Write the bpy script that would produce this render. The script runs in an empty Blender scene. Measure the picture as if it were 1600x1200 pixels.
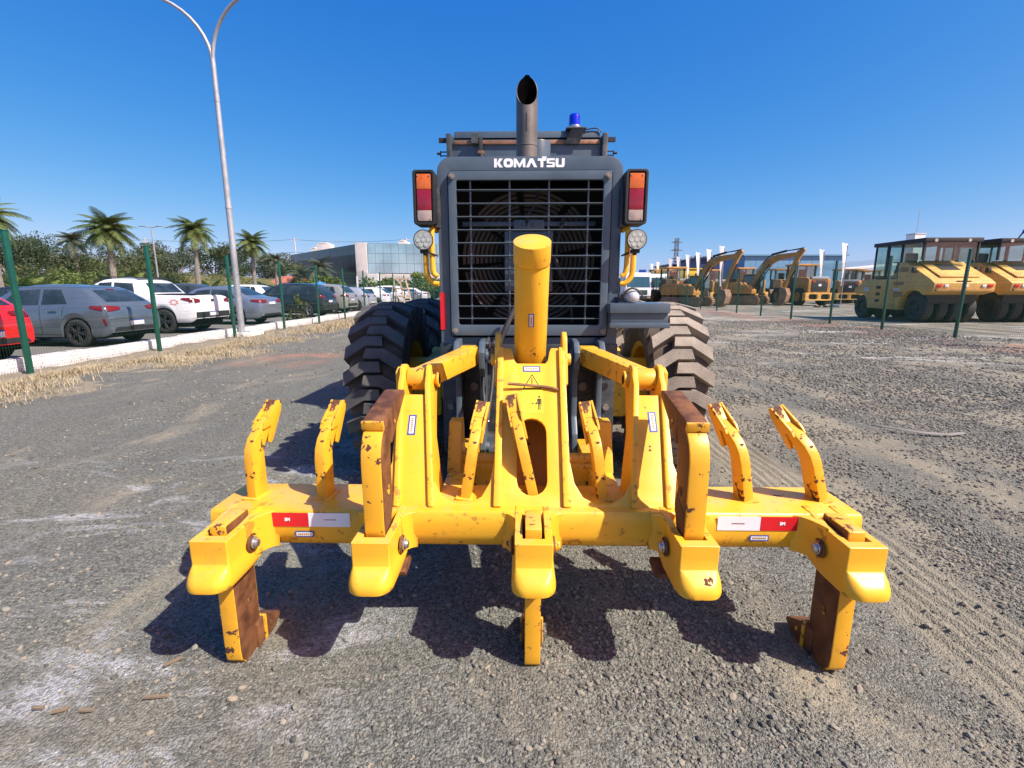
import bpy, bmesh, math, random
import numpy as np
from mathutils import Vector, Matrix
R = math.radians
PI = math.pi
random.seed(7)
rng = np.random.default_rng(11)

# ------------------------------------------------------------------ camera, sky, sun, exposure
scene = bpy.context.scene
COL = scene.collection
F_PX = 760.0
PITCH = math.atan(149 / F_PX)
YAW = math.atan(14 / F_PX)
cam_d = bpy.data.cameras.new("camera")
cam_d.sensor_width = 36.0
cam_d.lens = 36.0 * F_PX / 1600.0
cam_d.clip_start = 0.05
cam_d.clip_end = 3000.0
cam = bpy.data.objects.new("camera", cam_d)
COL.objects.link(cam)
cam.location = (-0.05, 0.0, 1.5)
cam.rotation_euler = (PI / 2 - PITCH, 0.0, YAW)
scene.camera = cam

SUN_AZ = R(119.5)      # clockwise from +Y
SUN_EL = R(47.5)
world = bpy.data.worlds.new("World")
scene.world = world
world.use_nodes = True
wn = world.node_tree
wn.nodes.clear()
sky = wn.nodes.new("ShaderNodeTexSky")
sky.sky_type = 'NISHITA'
sky.sun_disc = False
sky.sun_elevation = SUN_EL
sky.sun_rotation = SUN_AZ
sky.altitude = 0.0
sky.air_density = 0.5
sky.dust_density = 1.0
sky.ozone_density = 3.0
bg = wn.nodes.new("ShaderNodeBackground")
bg.inputs['Strength'].default_value = 0.10
wo = wn.nodes.new("ShaderNodeOutputWorld")
# colour grade of the whole sky (the phone's saturated blue): one power and gain per channel
sep_s = wn.nodes.new("ShaderNodeSeparateColor")
com_s = wn.nodes.new("ShaderNodeCombineColor")
wn.links.new(sky.outputs[0], sep_s.inputs[0])
for i_, (g_, k_) in enumerate(((1.85, 3.3), (0.85, 0.88), (0.32, 0.70))):
    p_ = wn.nodes.new("ShaderNodeMath"); p_.operation = 'POWER'
    m_ = wn.nodes.new("ShaderNodeMath"); m_.operation = 'MULTIPLY'
    wn.links.new(sep_s.outputs[i_], p_.inputs[0]); p_.inputs[1].default_value = g_
    wn.links.new(p_.outputs[0], m_.inputs[0]); m_.inputs[1].default_value = k_ * 10.0 * 0.1 ** g_
    wn.links.new(m_.outputs[0], com_s.inputs[i_])
wn.links.new(com_s.outputs[0], bg.inputs[0])
wn.links.new(bg.outputs[0], wo.inputs[0])

sun_d = bpy.data.lights.new("sun", 'SUN')
sun_d.energy = 5.0
sun_d.angle = R(0.53)
sun_d.color = (1.0, 0.94, 0.84)
sun = bpy.data.objects.new("sun", sun_d)
COL.objects.link(sun)
sdir = Vector((math.sin(SUN_AZ) * math.cos(SUN_EL), math.cos(SUN_AZ) * math.cos(SUN_EL), math.sin(SUN_EL)))
sun.rotation_euler = sdir.to_track_quat('Z', 'Y').to_euler()
sun.location = (20, -10, 30)

scene.view_settings.view_transform = 'Standard'
scene.view_settings.look = 'None'
scene.view_settings.gamma = 1.0
scene.view_settings.exposure = 0.68
scene.view_settings.use_curve_mapping = False
scene.render.engine = 'CYCLES'
scene.cycles.max_bounces = 6
scene.cycles.transparent_max_bounces = 24

# ------------------------------------------------------------------ materials
class NT:
    def __init__(s, name):
        s.m = bpy.data.materials.new(name)
        s.m.use_nodes = True
        s.t = s.m.node_tree
        s.b = s.t.nodes['Principled BSDF']
    def n(s, typ, **kw):
        nd = s.t.nodes.new(typ)
        for k, v in kw.items():
            if isinstance(k, str) and hasattr(nd, k):
                setattr(nd, k, v)
        return nd
    def l(s, a, b):
        s.t.links.new(a, b)
    def val(s, sock, v):
        if hasattr(v, 'is_linked') or isinstance(v, bpy.types.NodeSocket):
            s.l(v, sock)
        else:
            sock.default_value = v
    def coord(s, kind='Object', scale=(1, 1, 1)):
        tc = s.n('ShaderNodeTexCoord')
        mp = s.n('ShaderNodeMapping')
        mp.inputs['Scale'].default_value = scale
        s.l(tc.outputs[kind], mp.inputs[0])
        return mp.outputs[0]
    def pos(s, scale=(1, 1, 1)):
        g = s.n('ShaderNodeNewGeometry')
        mp = s.n('ShaderNodeMapping')
        mp.inputs['Scale'].default_value = scale
        s.l(g.outputs['Position'], mp.inputs[0])
        return mp.outputs[0]
    def noise(s, vec, scale, detail=4, rough=0.55, dist=0.0):
        nd = s.n('ShaderNodeTexNoise')
        nd.inputs['Scale'].default_value = scale
        nd.inputs['Detail'].default_value = detail
        nd.inputs['Roughness'].default_value = rough
        nd.inputs['Distortion'].default_value = dist
        s.l(vec, nd.inputs['Vector'])
        return nd.outputs['Fac']
    def vor(s, vec, scale, out='Distance', feature='F1'):
        nd = s.n('ShaderNodeTexVoronoi')
        nd.feature = feature
        nd.inputs['Scale'].default_value = scale
        s.l(vec, nd.inputs['Vector'])
        return nd.outputs[out]
    def ramp(s, fac, lo, hi, a=0.0, b=1.0):
        nd = s.n('ShaderNodeMapRange')
        nd.interpolation_type = 'SMOOTHSTEP'
        nd.inputs[1].default_value = lo
        nd.inputs[2].default_value = hi
        nd.inputs[3].default_value = a
        nd.inputs[4].default_value = b
        s.l(fac, nd.inputs[0])
        return nd.outputs[0]
    def mix(s, fac, a, b, mode='MIX'):
        nd = s.n('ShaderNodeMix')
        nd.data_type = 'RGBA'
        nd.blend_type = mode
        s.val(nd.inputs[0], fac)
        s.val(nd.inputs[6], a if not isinstance(a, tuple) else (*a[:3], 1))
        s.val(nd.inputs[7], b if not isinstance(b, tuple) else (*b[:3], 1))
        return nd.outputs[2]
    def math(s, op, a, b=0.0):
        nd = s.n('ShaderNodeMath')
        nd.operation = op
        s.val(nd.inputs[0], a)
        s.val(nd.inputs[1], b)
        return nd.outputs[0]
    def bump(s, h, strength=0.3, dist=0.01, normal=None):
        nd = s.n('ShaderNodeBump')
        nd.inputs['Strength'].default_value = strength
        nd.inputs['Distance'].default_value = dist
        s.l(h, nd.inputs['Height'])
        if normal is not None:
            s.l(normal, nd.inputs['Normal'])
        s.l(nd.outputs[0], s.b.inputs['Normal'])
        return nd.outputs[0]

MATS = {}
def mat(name, col, rough=0.5, metal=0.0, var=0.12, vscale=6.0, bump=0.0, bscale=80.0, coat=0.0, spec=None, dust=0.0, dustcol=(0.30, 0.25, 0.20)):
    if name in MATS:
        return MATS[name]
    t = NT(name)
    v = t.coord()
    n1 = t.noise(v, vscale, 5, 0.6)
    a = tuple(c * (1 - var) for c in col)
    b = tuple(min(1, c * (1 + var)) for c in col)
    c = t.mix(t.ramp(n1, 0.3, 0.7), a, b)
    if dust > 0:
        d = t.ramp(t.noise(v, vscale * 1.7, 6, 0.65), 0.42, 0.75, 0.0, dust)
        c = t.mix(d, c, dustcol)
    t.l(c, t.b.inputs['Base Color'])
    t.b.inputs['Roughness'].default_value = rough
    t.b.inputs['Metallic'].default_value = metal
    if rough > 0.15:
        t.l(t.ramp(n1, 0.2, 0.8, max(0.02, rough * 0.85), min(1, rough * 1.15)), t.b.inputs['Roughness'])
    if coat:
        t.b.inputs['Coat Weight'].default_value = coat
        t.b.inputs['Coat Roughness'].default_value = 0.06
    if spec is not None:
        t.b.inputs['Specular IOR Level'].default_value = spec
    if bump:
        t.bump(t.noise(v, bscale, 3), bump, 0.004)
    MATS[name] = t.m
    return t.m

def chipped(name, paint, under, amount, scale=14.0, rough=0.38, stretch=(1, 1, 1), grime=0.25):
    """machine paint worn through to rusty steel in irregular chips"""
    t = NT(name)
    v = t.coord(scale=stretch)
    n1 = t.noise(v, scale, 7, 0.62, 0.3)
    n2 = t.noise(v, scale * 0.22, 3, 0.5)
    th = 0.78 - amount * 0.5
    f = t.math('ADD', n1, t.ramp(n2, 0.35, 0.75, -0.10, 0.14))
    chip = t.ramp(f, th, th + 0.012)
    fade = t.ramp(t.noise(v, 3.1, 5, 0.6), 0.3, 0.75)
    p = t.mix(fade, tuple(c * 0.92 for c in paint), tuple(min(1, c * 1.05) for c in paint))
    gr = t.ramp(t.noise(v, 5.5, 8, 0.7), 0.50, 0.8, 0.0, grime)
    p = t.mix(gr, p, (paint[0] * 0.52, paint[1] * 0.40, paint[2] + 0.02))
    sc_ = t.ramp(t.noise(t.coord(scale=(1.0, 1.0, 0.07)), 46, 4, 0.6), 0.64, 0.80, 0.0, grime * 0.9)
    p = t.mix(sc_, p, (paint[0] * 0.45, paint[1] * 0.36, paint[2] + 0.03))
    geo = t.n('ShaderNodeNewGeometry'); sn = t.n('ShaderNodeSeparateXYZ'); t.l(geo.outputs['Normal'], sn.inputs[0])
    film = t.math('MULTIPLY', t.ramp(sn.outputs[2], 0.55, 0.95), t.ramp(t.noise(v, 9, 7, 0.7), 0.40, 0.72, 0.0, 0.42))
    p = t.mix(film, p, (0.46, 0.36, 0.22))
    u = t.mix(t.noise(v, 30, 4), tuple(c * 0.6 for c in under), tuple(c * 1.5 for c in under))
    edge = t.ramp(t.math('ADD', geo.outputs['Pointiness'], t.math('MULTIPLY', t.math('ADD', t.noise(v, 22, 6, 0.7), -0.5), 0.30)), 0.585, 0.60, 0.0, min(1.0, 0.35 + amount * 2))
    chip = t.math('MAXIMUM', chip, edge)
    scr = t.ramp(t.noise(t.coord(scale=(9, 0.6, 0.6)), 21, 3, 0.6), 0.70, 0.73, 0.0, 0.22 + grime * 0.4)
    p = t.mix(scr, p, (paint[0] * 0.62, paint[1] * 0.5, paint[2] + 0.03))
    c = t.mix(chip, p, u)
    t.l(c, t.b.inputs['Base Color'])
    rg = t.math('ADD', t.ramp(chip, 0, 1, rough - 0.08, 0.75), t.math('MULTIPLY', t.noise(v, 4.5, 6, 0.7), 0.22))
    t.l(rg, t.b.inputs['Roughness'])
    h = t.math('SUBTRACT', t.math('MULTIPLY', t.noise(v, 55, 4), 0.35), chip)
    t.bump(h, 0.35, 0.0012)
    MATS[name] = t.m
    return t.m

Y_COL = (0.82, 0.44, 0.024)
RUSTC = (0.085, 0.032, 0.018)
M_YEL = chipped('yellow_paint', Y_COL, RUSTC, 0.085, 16.0, grime=0.4)
M_YELW = chipped('worn_yellow_paint', (0.76, 0.385, 0.022), RUSTC, 0.30, 24.0, grime=0.6)
def rust_mat():
    t = NT('rusted_steel')
    v = t.coord()
    n1 = t.noise(v, 11, 8, 0.68); n2 = t.noise(v, 3.0, 4, 0.6); n3 = t.noise(t.coord(scale=(1, 1, 0.18)), 38, 5, 0.65)
    c = t.mix(t.ramp(n1, 0.32, 0.68), (0.075, 0.028, 0.013), (0.215, 0.088, 0.032))
    c = t.mix(t.ramp(n3, 0.52, 0.78, 0, 0.55), c, (0.045, 0.022, 0.015))
    c = t.mix(t.ramp(n2, 0.60, 0.72, 0, 0.45), c, (0.30, 0.15, 0.065))
    yel = t.ramp(t.math('ADD', t.noise(v, 8.0, 7, 0.62, 0.3), t.ramp(n2, 0.35, 0.75, -0.10, 0.12)), 0.725, 0.74)
    c = t.mix(yel, c, (0.74, 0.40, 0.03))
    bare = t.ramp(t.noise(v, 26, 5, 0.6), 0.70, 0.76, 0, 0.5)
    c = t.mix(bare, c, (0.30, 0.27, 0.25))
    t.l(c, t.b.inputs['Base Color']); t.l(t.ramp(n1, 0.2, 0.8, 0.55, 0.85), t.b.inputs['Roughness'])
    t.b.inputs['Metallic'].default_value = 0.15
    t.bump(t.math('ADD', n1, t.math('MULTIPLY', yel, 0.6)), 0.5, 0.002)
    return t.m
M_RUST = rust_mat()
M_GREY = mat('grey_machine_paint', (0.072, 0.104, 0.135), 0.34, 0, 0.12, 5.0, 0.06, 60, dust=0.06)
M_DGREY = mat('dark_grey_paint', (0.032, 0.040, 0.047), 0.48, 0, 0.2, 7.0, 0.1, 60, dust=0.25)
M_BLK = mat('black_plastic', (0.014, 0.014, 0.015), 0.55, 0, 0.2, 9.0)
M_PIT = mat('matt_black', (0.006, 0.006, 0.006), 0.9, 0, 0.1, 9.0)
M_RUBBER = mat('hose_rubber', (0.018, 0.018, 0.019), 0.6, 0, 0.2, 20)
M_SOOT = mat('exhaust_soot', (0.0025, 0.0025, 0.0025), 1.0, 0, 0.1, 9.0, spec=0.0)
M_BOLT = mat('dusty_bolt', (0.22, 0.195, 0.165), 0.6, 0.2, 0.2, 30)
M_STEEL = mat('bright_steel', (0.55, 0.54, 0.52), 0.32, 0.9, 0.15, 30)
M_GALV = mat('galvanised_steel', (0.36, 0.38, 0.40), 0.5, 0.3, 0.12, 3.0)
M_EXH = mat('exhaust_steel', (0.135, 0.12, 0.11), 0.55, 0.3, 0.2, 6.0, 0.1, 40)
M_WHITE = mat('white_paint', (0.78, 0.78, 0.77), 0.5, 0, 0.05, 4.0)
M_GREEN = mat('fence_green', (0.008, 0.075, 0.048), 0.42, 0, 0.15, 4.0)
M_REDREF = mat('red_reflector', (0.62, 0.012, 0.02), 0.35, 0, 0.06, 10)
M_WHTREF = mat('white_reflector', (0.78, 0.79, 0.82), 0.35, 0, 0.04, 10)
M_BLUE = mat('blue_print', (0.03, 0.07, 0.32), 0.45, 0, 0.05)
M_STICK = mat('yellow_sticker', (0.86, 0.62, 0.03), 0.4, 0, 0.05)
M_BRONZE = mat('bronze_strip', (0.26, 0.13, 0.07), 0.5, 0.2, 0.3, 12)
M_TANFIN = mat('dusty_fan_blade', (0.055, 0.047, 0.034), 0.7, 0, 0.3, 8)
M_CORE = mat('radiator_core', (0.02, 0.019, 0.018), 0.9, 0, 0.3, 60)
M_BULB = mat('lamp_glass', (0.42, 0.44, 0.38), 0.18, 0.3, 0.2, 60)
M_DARKTY = mat('tyre_rubber', (0.030, 0.029, 0.028), 0.75, 0, 0.25, 6, 0.1, 60)
M_CARTY = mat('car_tyre', (0.022, 0.022, 0.023), 0.7, 0, 0.2, 10)
M_ALLOY = mat('alloy_rim', (0.30, 0.31, 0.33), 0.35, 0.8, 0.1, 10)
M_DKALLOY = mat('dark_alloy_rim', (0.07, 0.072, 0.078), 0.35, 0.7, 0.1, 10)
M_CARGLS = mat('car_glass', (0.045, 0.065, 0.072), 0.05, 0.35, 0.5, 1.6, spec=0.8)
M_TAIL = mat('tail_lamp_red', (0.16, 0.004, 0.006), 0.35, 0, 0.1, 20, coat=0.15)
M_TAILW = mat('tail_lamp_clear', (0.55, 0.50, 0.48), 0.15, 0, 0.1, 20, coat=0.5)
M_ORANGE = mat('orange_lens', (0.62, 0.13, 0.012), 0.18, 0, 0.12, 25, coat=0.4)
M_REDL = mat('red_lens', (0.26, 0.008, 0.022), 0.18, 0, 0.15, 25, coat=0.4)
M_CLRL = mat('clear_lens', (0.36, 0.28, 0.24), 0.2, 0, 0.15, 25, coat=0.4)

def tyre_dusty(name='dusty_tyre', lo=(0.205, 0.178, 0.145), hi=(0.315, 0.275, 0.222)):
    t = NT(name)
    v = t.coord()
    n = t.noise(v, 7, 6, 0.65)
    g = t.n('ShaderNodeNewGeometry')
    c = t.mix(t.ramp(n, 0.3, 0.7), lo, hi)
    f = t.noise(v, 90, 3)
    c = t.mix(t.ramp(f, 0.45, 0.75, 0, 0.5), c, (0.10, 0.09, 0.08))
    t.l(c, t.b.inputs['Base Color'])
    t.b.inputs['Roughness'].default_value = 0.85
    t.bump(f, 0.25, 0.003)
    return t.m
M_TREAD = tyre_dusty()
M_TREAD_SHADED = tyre_dusty('shaded_tyre', (0.075, 0.072, 0.068), (0.125, 0.118, 0.108))  # darkened copy of the tread: shade on the left tyres painted into the colour
def carc():
    t = NT('dirty_tyre_groove')
    v = t.coord()
    n = t.noise(v, 6, 6, 0.65)
    c = t.mix(t.ramp(n, 0.3, 0.7), (0.07, 0.055, 0.045), (0.16, 0.115, 0.085))
    t.l(c, t.b.inputs['Base Color'])
    t.b.inputs['Roughness'].default_value = 0.9
    t.bump(t.noise(v, 50, 4), 0.3, 0.004)
    return t.m
M_CARC = carc()

# ------------------------------------------------------------------ builders
def link(o, parent=None):
    COL.objects.link(o)
    if parent is not None:
        o.parent = parent
    return o

def thing(name, label, cat, loc=(0, 0, 0), rotz=0.0, group=None, scale=None):
    o = bpy.data.objects.new(name, None)
    o.empty_display_size = 0.2
    COL.objects.link(o)
    o.location = loc
    o.rotation_euler = (0, 0, rotz)
    if scale:
        o.scale = (scale, scale, scale)
    o['label'] = label
    o['category'] = cat
    if group:
        o['group'] = group
    return o

def tag(o, label=None, cat=None, group=None, kind=None):
    if label: o['label'] = label
    if cat: o['category'] = cat
    if group: o['group'] = group
    if kind: o['kind'] = kind
    return o

def copy_tree(o, parent=None):
    c = o.copy()
    COL.objects.link(c)
    if parent is not None:
        c.parent = parent
    for ch in list(o.children):
        copy_tree(ch, c)
    return c

WORLD_OFF = Vector((0, 0, 0))

def make(name, bm, mats, parent=None, off=None, bevel=0.0, seg=2, smooth=35.0, limit=30.0):
    """bmesh -> object; off: subtract this (part coordinates were written in the thing's outer frame)"""
    if bevel > 0:
        bm.normal_update()
        es = [e for e in bm.edges if len(e.link_faces) == 2 and e.calc_face_angle(0) > R(limit)]
        if es:
            bmesh.ops.bevel(bm, geom=es, offset=bevel, segments=seg, profile=0.6, affect='EDGES', clamp_overlap=True)
    bm.normal_update()
    me = bpy.data.meshes.new(name)
    bm.to_mesh(me)
    bm.free()
    for m in (mats if isinstance(mats, (list, tuple)) else [mats]):
        me.materials.append(m)
    if smooth:
        me.shade_smooth()
        try:
            me.set_sharp_from_angle(angle=R(smooth))
        except Exception:
            pass
    o = bpy.data.objects.new(name, me)
    if off is not None:
        o.location = -Vector(off)
    return link(o, parent)

def np_mesh(name, verts, faces, mats, parent=None, smooth=False, uv=None):
    me = bpy.data.meshes.new(name)
    verts = np.asarray(verts, dtype=np.float32)
    faces = np.asarray(faces, dtype=np.int32)
    nv, nf, k = len(verts), len(faces), faces.shape[1]
    me.vertices.add(nv)
    me.vertices.foreach_set('co', verts.ravel())
    me.loops.add(nf * k)
    me.loops.foreach_set('vertex_index', faces.ravel())
    me.polygons.add(nf)
    me.polygons.foreach_set('loop_start', np.arange(0, nf * k, k, dtype=np.int32))
    if smooth:
        me.polygons.foreach_set('use_smooth', np.ones(nf, dtype=bool))
    me.update(calc_edges=True)
    for m in (mats if isinstance(mats, (list, tuple)) else [mats]):
        me.materials.append(m)
    o = bpy.data.objects.new(name, me)
    return link(o, parent)

NB = bmesh.new

def box(bm, lo, hi, mi=0, rot=None, about=None):
    x0, y0, z0 = lo; x1, y1, z1 = hi
    vs = [bm.verts.new(p) for p in ((x0, y0, z0), (x1, y0, z0), (x1, y1, z0), (x0, y1, z0), (x0, y0, z1), (x1, y0, z1), (x1, y1, z1), (x0, y1, z1))]
    if rot is not None:
        c = Vector(about) if about is not None else Vector(((x0 + x1) / 2, (y0 + y1) / 2, (z0 + z1) / 2))
        for v in vs:
            v.co = c + rot @ (v.co - c)
    for f in ((0, 3, 2, 1), (4, 5, 6, 7), (0, 1, 5, 4), (1, 2, 6, 5), (2, 3, 7, 6), (3, 0, 4, 7)):
        bm.faces.new([vs[i] for i in f]).material_index = mi
    return vs

def prism(bm, pts, vec, mi=0):
    """closed 3-D polygon extruded by vec (n-gon caps)"""
    vec = Vector(vec)
    a = [bm.verts.new(p) for p in pts]
    b = [bm.verts.new(Vector(p) + vec) for p in pts]
    n = len(pts)
    fs = [bm.faces.new(a), bm.faces.new(list(reversed(b)))]
    for i in range(n):
        fs.append(bm.faces.new((a[(i + 1) % n], a[i], b[i], b[(i + 1) % n])))
    for f in fs:
        f.material_index = mi
    bmesh.ops.recalc_face_normals(bm, faces=fs)
    return fs

def pyz(bm, pts, x0, x1, mi=0):
    return prism(bm, [(x0, y, z) for y, z in pts], (x1 - x0, 0, 0), mi)
def pxz(bm, pts, y0, y1, mi=0):
    return prism(bm, [(x, y0, z) for x, z in pts], (0, y1 - y0, 0), mi)
def pxy(bm, pts, z0, z1, mi=0):
    return prism(bm, [(x, y, z0) for x, y in pts], (0, 0, z1 - z0), mi)

def frame_of(d):
    d = Vector(d).normalized()
    up = Vector((0, 0, 1)) if abs(d.z) < 0.95 else Vector((1, 0, 0))
    a = d.cross(up).normalized()
    return a, a.cross(d).normalized()

def cyl(bm, p0, p1, r0, r1=None, n=20, mi=0, caps=True):
    if r1 is None: r1 = r0
    p0 = Vector(p0); p1 = Vector(p1)
    a, b = frame_of(p1 - p0)
    r = []
    for p, rr in ((p0, r0), (p1, r1)):
        r.append([bm.verts.new(p + (a * math.cos(2 * PI * i / n) + b * math.sin(2 * PI * i / n)) * rr) for i in range(n)])
    fs = []
    for i in range(n):
        j = (i + 1) % n
        fs.append(bm.faces.new((r[0][i], r[0][j], r[1][j], r[1][i])))
    if caps:
        fs.append(bm.faces.new(list(reversed(r[0]))))
        fs.append(bm.faces.new(r[1]))
    for f in fs: f.material_index = mi
    bmesh.ops.recalc_face_normals(bm, faces=fs) if caps else None
    return fs

def tube(bm, pts, r, n=8, mi=0, caps=True):
    pts = [Vector(p) for p in pts]
    rs = r if isinstance(r, (list, tuple)) else [r] * len(pts)
    rings = []
    a = None
    for i, p in enumerate(pts):
        d = (pts[min(i + 1, len(pts) - 1)] - pts[max(i - 1, 0)]).normalized()
        if a is None:
            a, b = frame_of(d)
        else:
            a = (a - d * a.dot(d)).normalized()
            b = a.cross(d).normalized()
        rings.append([bm.verts.new(p + (a * math.cos(2 * PI * k / n) + b * math.sin(2 * PI * k / n)) * rs[i]) for k in range(n)])
    fs = []
    for i in range(len(rings) - 1):
        for k in range(n):
            j = (k + 1) % n
            fs.append(bm.faces.new((rings[i][k], rings[i][j], rings[i + 1][j], rings[i + 1][k])))
    if caps:
        fs.append(bm.faces.new(list(reversed(rings[0]))))
        fs.append(bm.faces.new(rings[-1]))
    for f in fs: f.material_index = mi
    return fs

def curve(pts, n=8):
    """Catmull-Rom through pts"""
    P = [Vector(p) for p in pts]
    P = [2 * P[0] - P[1]] + P + [2 * P[-1] - P[-2]]
    out = []
    for i in range(1, len(P) - 2):
        for k in range(n):
            t = k / n
            out.append(0.5 * ((2 * P[i]) + (-P[i - 1] + P[i + 1]) * t + (2 * P[i - 1] - 5 * P[i] + 4 * P[i + 1] - P[i + 2]) * t * t + (-P[i - 1] + 3 * P[i] - 3 * P[i + 1] + P[i + 2]) * t ** 3))
    out.append(P[-2])
    return out

def lathe(bm, prof, axis='x', c=(0, 0, 0), n=32, mi=0, close=True):
    """prof: list of (along, radius); close joins last to first"""
    c = Vector(c)
    rings = []
    for a, r in prof:
        ring = []
        for i in range(n):
            t = 2 * PI * i / n
            u, v = r * math.cos(t), r * math.sin(t)
            p = {'x': (a, u, v), 'y': (u, a, v), 'z': (u, v, a)}[axis]
            ring.append(bm.verts.new(c + Vector(p)))
        rings.append(ring)
    fs = []
    m = len(rings)
    for i in range(m if close else m - 1):
        A = rings[i]; B = rings[(i + 1) % m]
        for k in range(n):
            j = (k + 1) % n
            fs.append(bm.faces.new((A[k], A[j], B[j], B[k])))
    for f in fs: f.material_index = mi
    bmesh.ops.recalc_face_normals(bm, faces=fs)
    return fs

def plate(bm, outer, holes, fn, thick, mi=0):
    """2-D outline with holes, mapped by fn(u,v,w) -> 3-D, thickness along w"""
    tmp = bmesh.new()
    loops = [outer] + list(holes)
    for lp in loops:
        vs = [tmp.verts.new((u, v, 0)) for u, v in lp]
        for i in range(len(vs)):
            tmp.edges.new((vs[i], vs[(i + 1) % len(vs)]))
    bmesh.ops.triangle_fill(tmp, use_beauty=True, use_dissolve=False, edges=tmp.edges[:], normal=(0, 0, 1))
    tmp.verts.index_update()
    A = [bm.verts.new(fn(v.co.x, v.co.y, 0.0)) for v in tmp.verts]
    B = [bm.verts.new(fn(v.co.x, v.co.y, thick)) for v in tmp.verts]
    fs = []
    for f in tmp.faces:
        ids = [v.index for v in f.verts]
        fs.append(bm.faces.new([A[i] for i in ids]))
        fs.append(bm.faces.new([B[i] for i in reversed(ids)]))
    for e in tmp.edges:
        if len(e.link_faces) == 1:
            i, j = e.verts[0].index, e.verts[1].index
            fs.append(bm.faces.new((A[i], A[j], B[j], B[i])))
    tmp.free()
    bmesh.ops.recalc_face_normals(bm, faces=fs)
    for f in fs: f.material_index = mi
    return fs

def stadium(cx, cy, w, h, n=8):
    """slot of width w, height h"""
    r = w / 2
    pts = []
    for i in range(n + 1):
        t = PI * i / n
        pts.append((cx + r * math.cos(t), cy + h / 2 - r + r * math.sin(t)))
    for i in range(n + 1):
        t = PI + PI * i / n
        pts.append((cx + r * math.cos(t), cy - h / 2 + r + r * math.sin(t)))
    return pts

def rrect(x0, y0, x1, y1, r, n=4):
    pts = []
    for cx, cy, t0 in ((x1 - r, y1 - r, 0), (x0 + r, y1 - r, PI / 2), (x0 + r, y0 + r, PI), (x1 - r, y0 + r, 1.5 * PI)):
        for i in range(n + 1):
            t = t0 + PI / 2 * i / n
            pts.append((cx + r * math.cos(t), cy + r * math.sin(t)))
    return pts

def text_mesh(name, body, size, m, parent, loc, rot, bold=0.0, extrude=0.0008, sx=1.0):
    cu = bpy.data.curves.new(name, 'FONT')
    cu.body = body
    cu.size = size
    cu.offset = bold
    cu.extrude = extrude
    cu.align_x = 'CENTER'
    cu.align_y = 'CENTER'
    cu.resolution_u = 3
    ob = bpy.data.objects.new(name, cu)
    COL.objects.link(ob)
    dg = bpy.context.evaluated_depsgraph_get()
    me = bpy.data.meshes.new_from_object(ob.evaluated_get(dg))
    bpy.data.objects.remove(ob)
    me.materials.clear()
    me.materials.append(m)
    o = bpy.data.objects.new(name, me)
    o.location = loc
    o.rotation_euler = rot
    o.scale = (sx, 1, 1)
    return link(o, parent)

def dup(src, parent, loc=None, rot=None, scale=None, name=None):
    """copy one part object, sharing its mesh"""
    o = src.copy()
    COL.objects.link(o)
    o.parent = parent
    if loc is not None: o.location = loc
    if rot is not None: o.rotation_euler = rot
    if scale is not None: o.scale = scale
    return o
# ------------------------------------------------------------------ ground
def vnoise(x, y, seed=0):
    """cheap smooth value noise (numpy)"""
    xi = np.floor(x).astype(np.int64); yi = np.floor(y).astype(np.int64)
    xf = x - xi; yf = y - yi
    def h(a, b):
        n = (a * 374761393 + b * 668265263 + seed * 974634777) & 0x7fffffff
        n = ((n ^ (n >> 13)) * 1274126177) & 0x7fffffff
        return (n ^ (n >> 16)) % 65536 / 65536.0
    u = xf * xf * (3 - 2 * xf); v = yf * yf * (3 - 2 * yf)
    return (h(xi, yi) * (1 - u) + h(xi + 1, yi) * u) * (1 - v) + (h(xi, yi + 1) * (1 - u) + h(xi + 1, yi + 1) * u) * v

def ground_h(x, y):
    lot = 0.115 * np.clip((-9.22 - x) / 0.06, 0, 1)
    near = np.clip((16 - y) / 6, 0, 1) * np.clip((x + 8.6) / 1.0, 0, 1) * np.clip((13 - x) / 2, 0, 1)
    z = (vnoise(x * 1.3, y * 0.9, 1) - 0.5) * 0.035 + (vnoise(x * 4.1, y * 3.7, 2) - 0.5) * 0.018 + (vnoise(x * 13, y * 13, 3) - 0.5) * 0.008
    # wheel track pressed into the gravel on the right
    tr = np.clip(1 - np.abs(x - 1.98 - 0.04 * np.sin(y * 1.3)) / 0.30, 0, 1)
    tr = np.clip(tr * 3, 0, 1) * np.clip((9 - y) / 4, 0, 1)
    z = z * (1 - 0.75 * tr) - 0.012 * tr + tr * 0.007 * np.sign(np.sin((x + 0.012 * np.sin(y * 6)) * 2 * PI / 0.075))* (vnoise(x * 9, y * 4, 8) > 0.3)
    return z * near - 0.004 + lot

def axis_lines(parts):
    out = []
    for a, b, s in parts:
        out.append(np.arange(a, b, s))
    return np.unique(np.round(np.concatenate(out), 4))
gx = axis_lines([(-900, -100, 100), (-100, -20, 10), (-20, -9, 1.0), (-9.4, -9.1, 0.03), (-9, -4, 0.12), (-4, 1.6, 0.045), (1.6, 2.4, 0.016), (2.4, 4.5, 0.05), (4.5, 14, 0.12), (14, 30, 1.0), (30, 110, 10), (110, 1000, 100)])
gy = axis_lines([(-40, 0, 5), (0.0, 0.8, 0.1), (0.8, 4.5, 0.04), (4.5, 9, 0.09), (9, 17, 0.2), (17, 40, 1.5), (40, 160, 10), (160, 1700, 110)])
GX, GY = np.meshgrid(gx, gy)
GZ = ground_h(GX, GY)
nxg, nyg = len(gx), len(gy)
idx = np.arange(nxg * nyg).reshape(nyg, nxg)
gf = np.stack([idx[:-1, :-1], idx[:-1, 1:], idx[1:, 1:], idx[1:, :-1]], -1).reshape(-1, 4)

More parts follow.
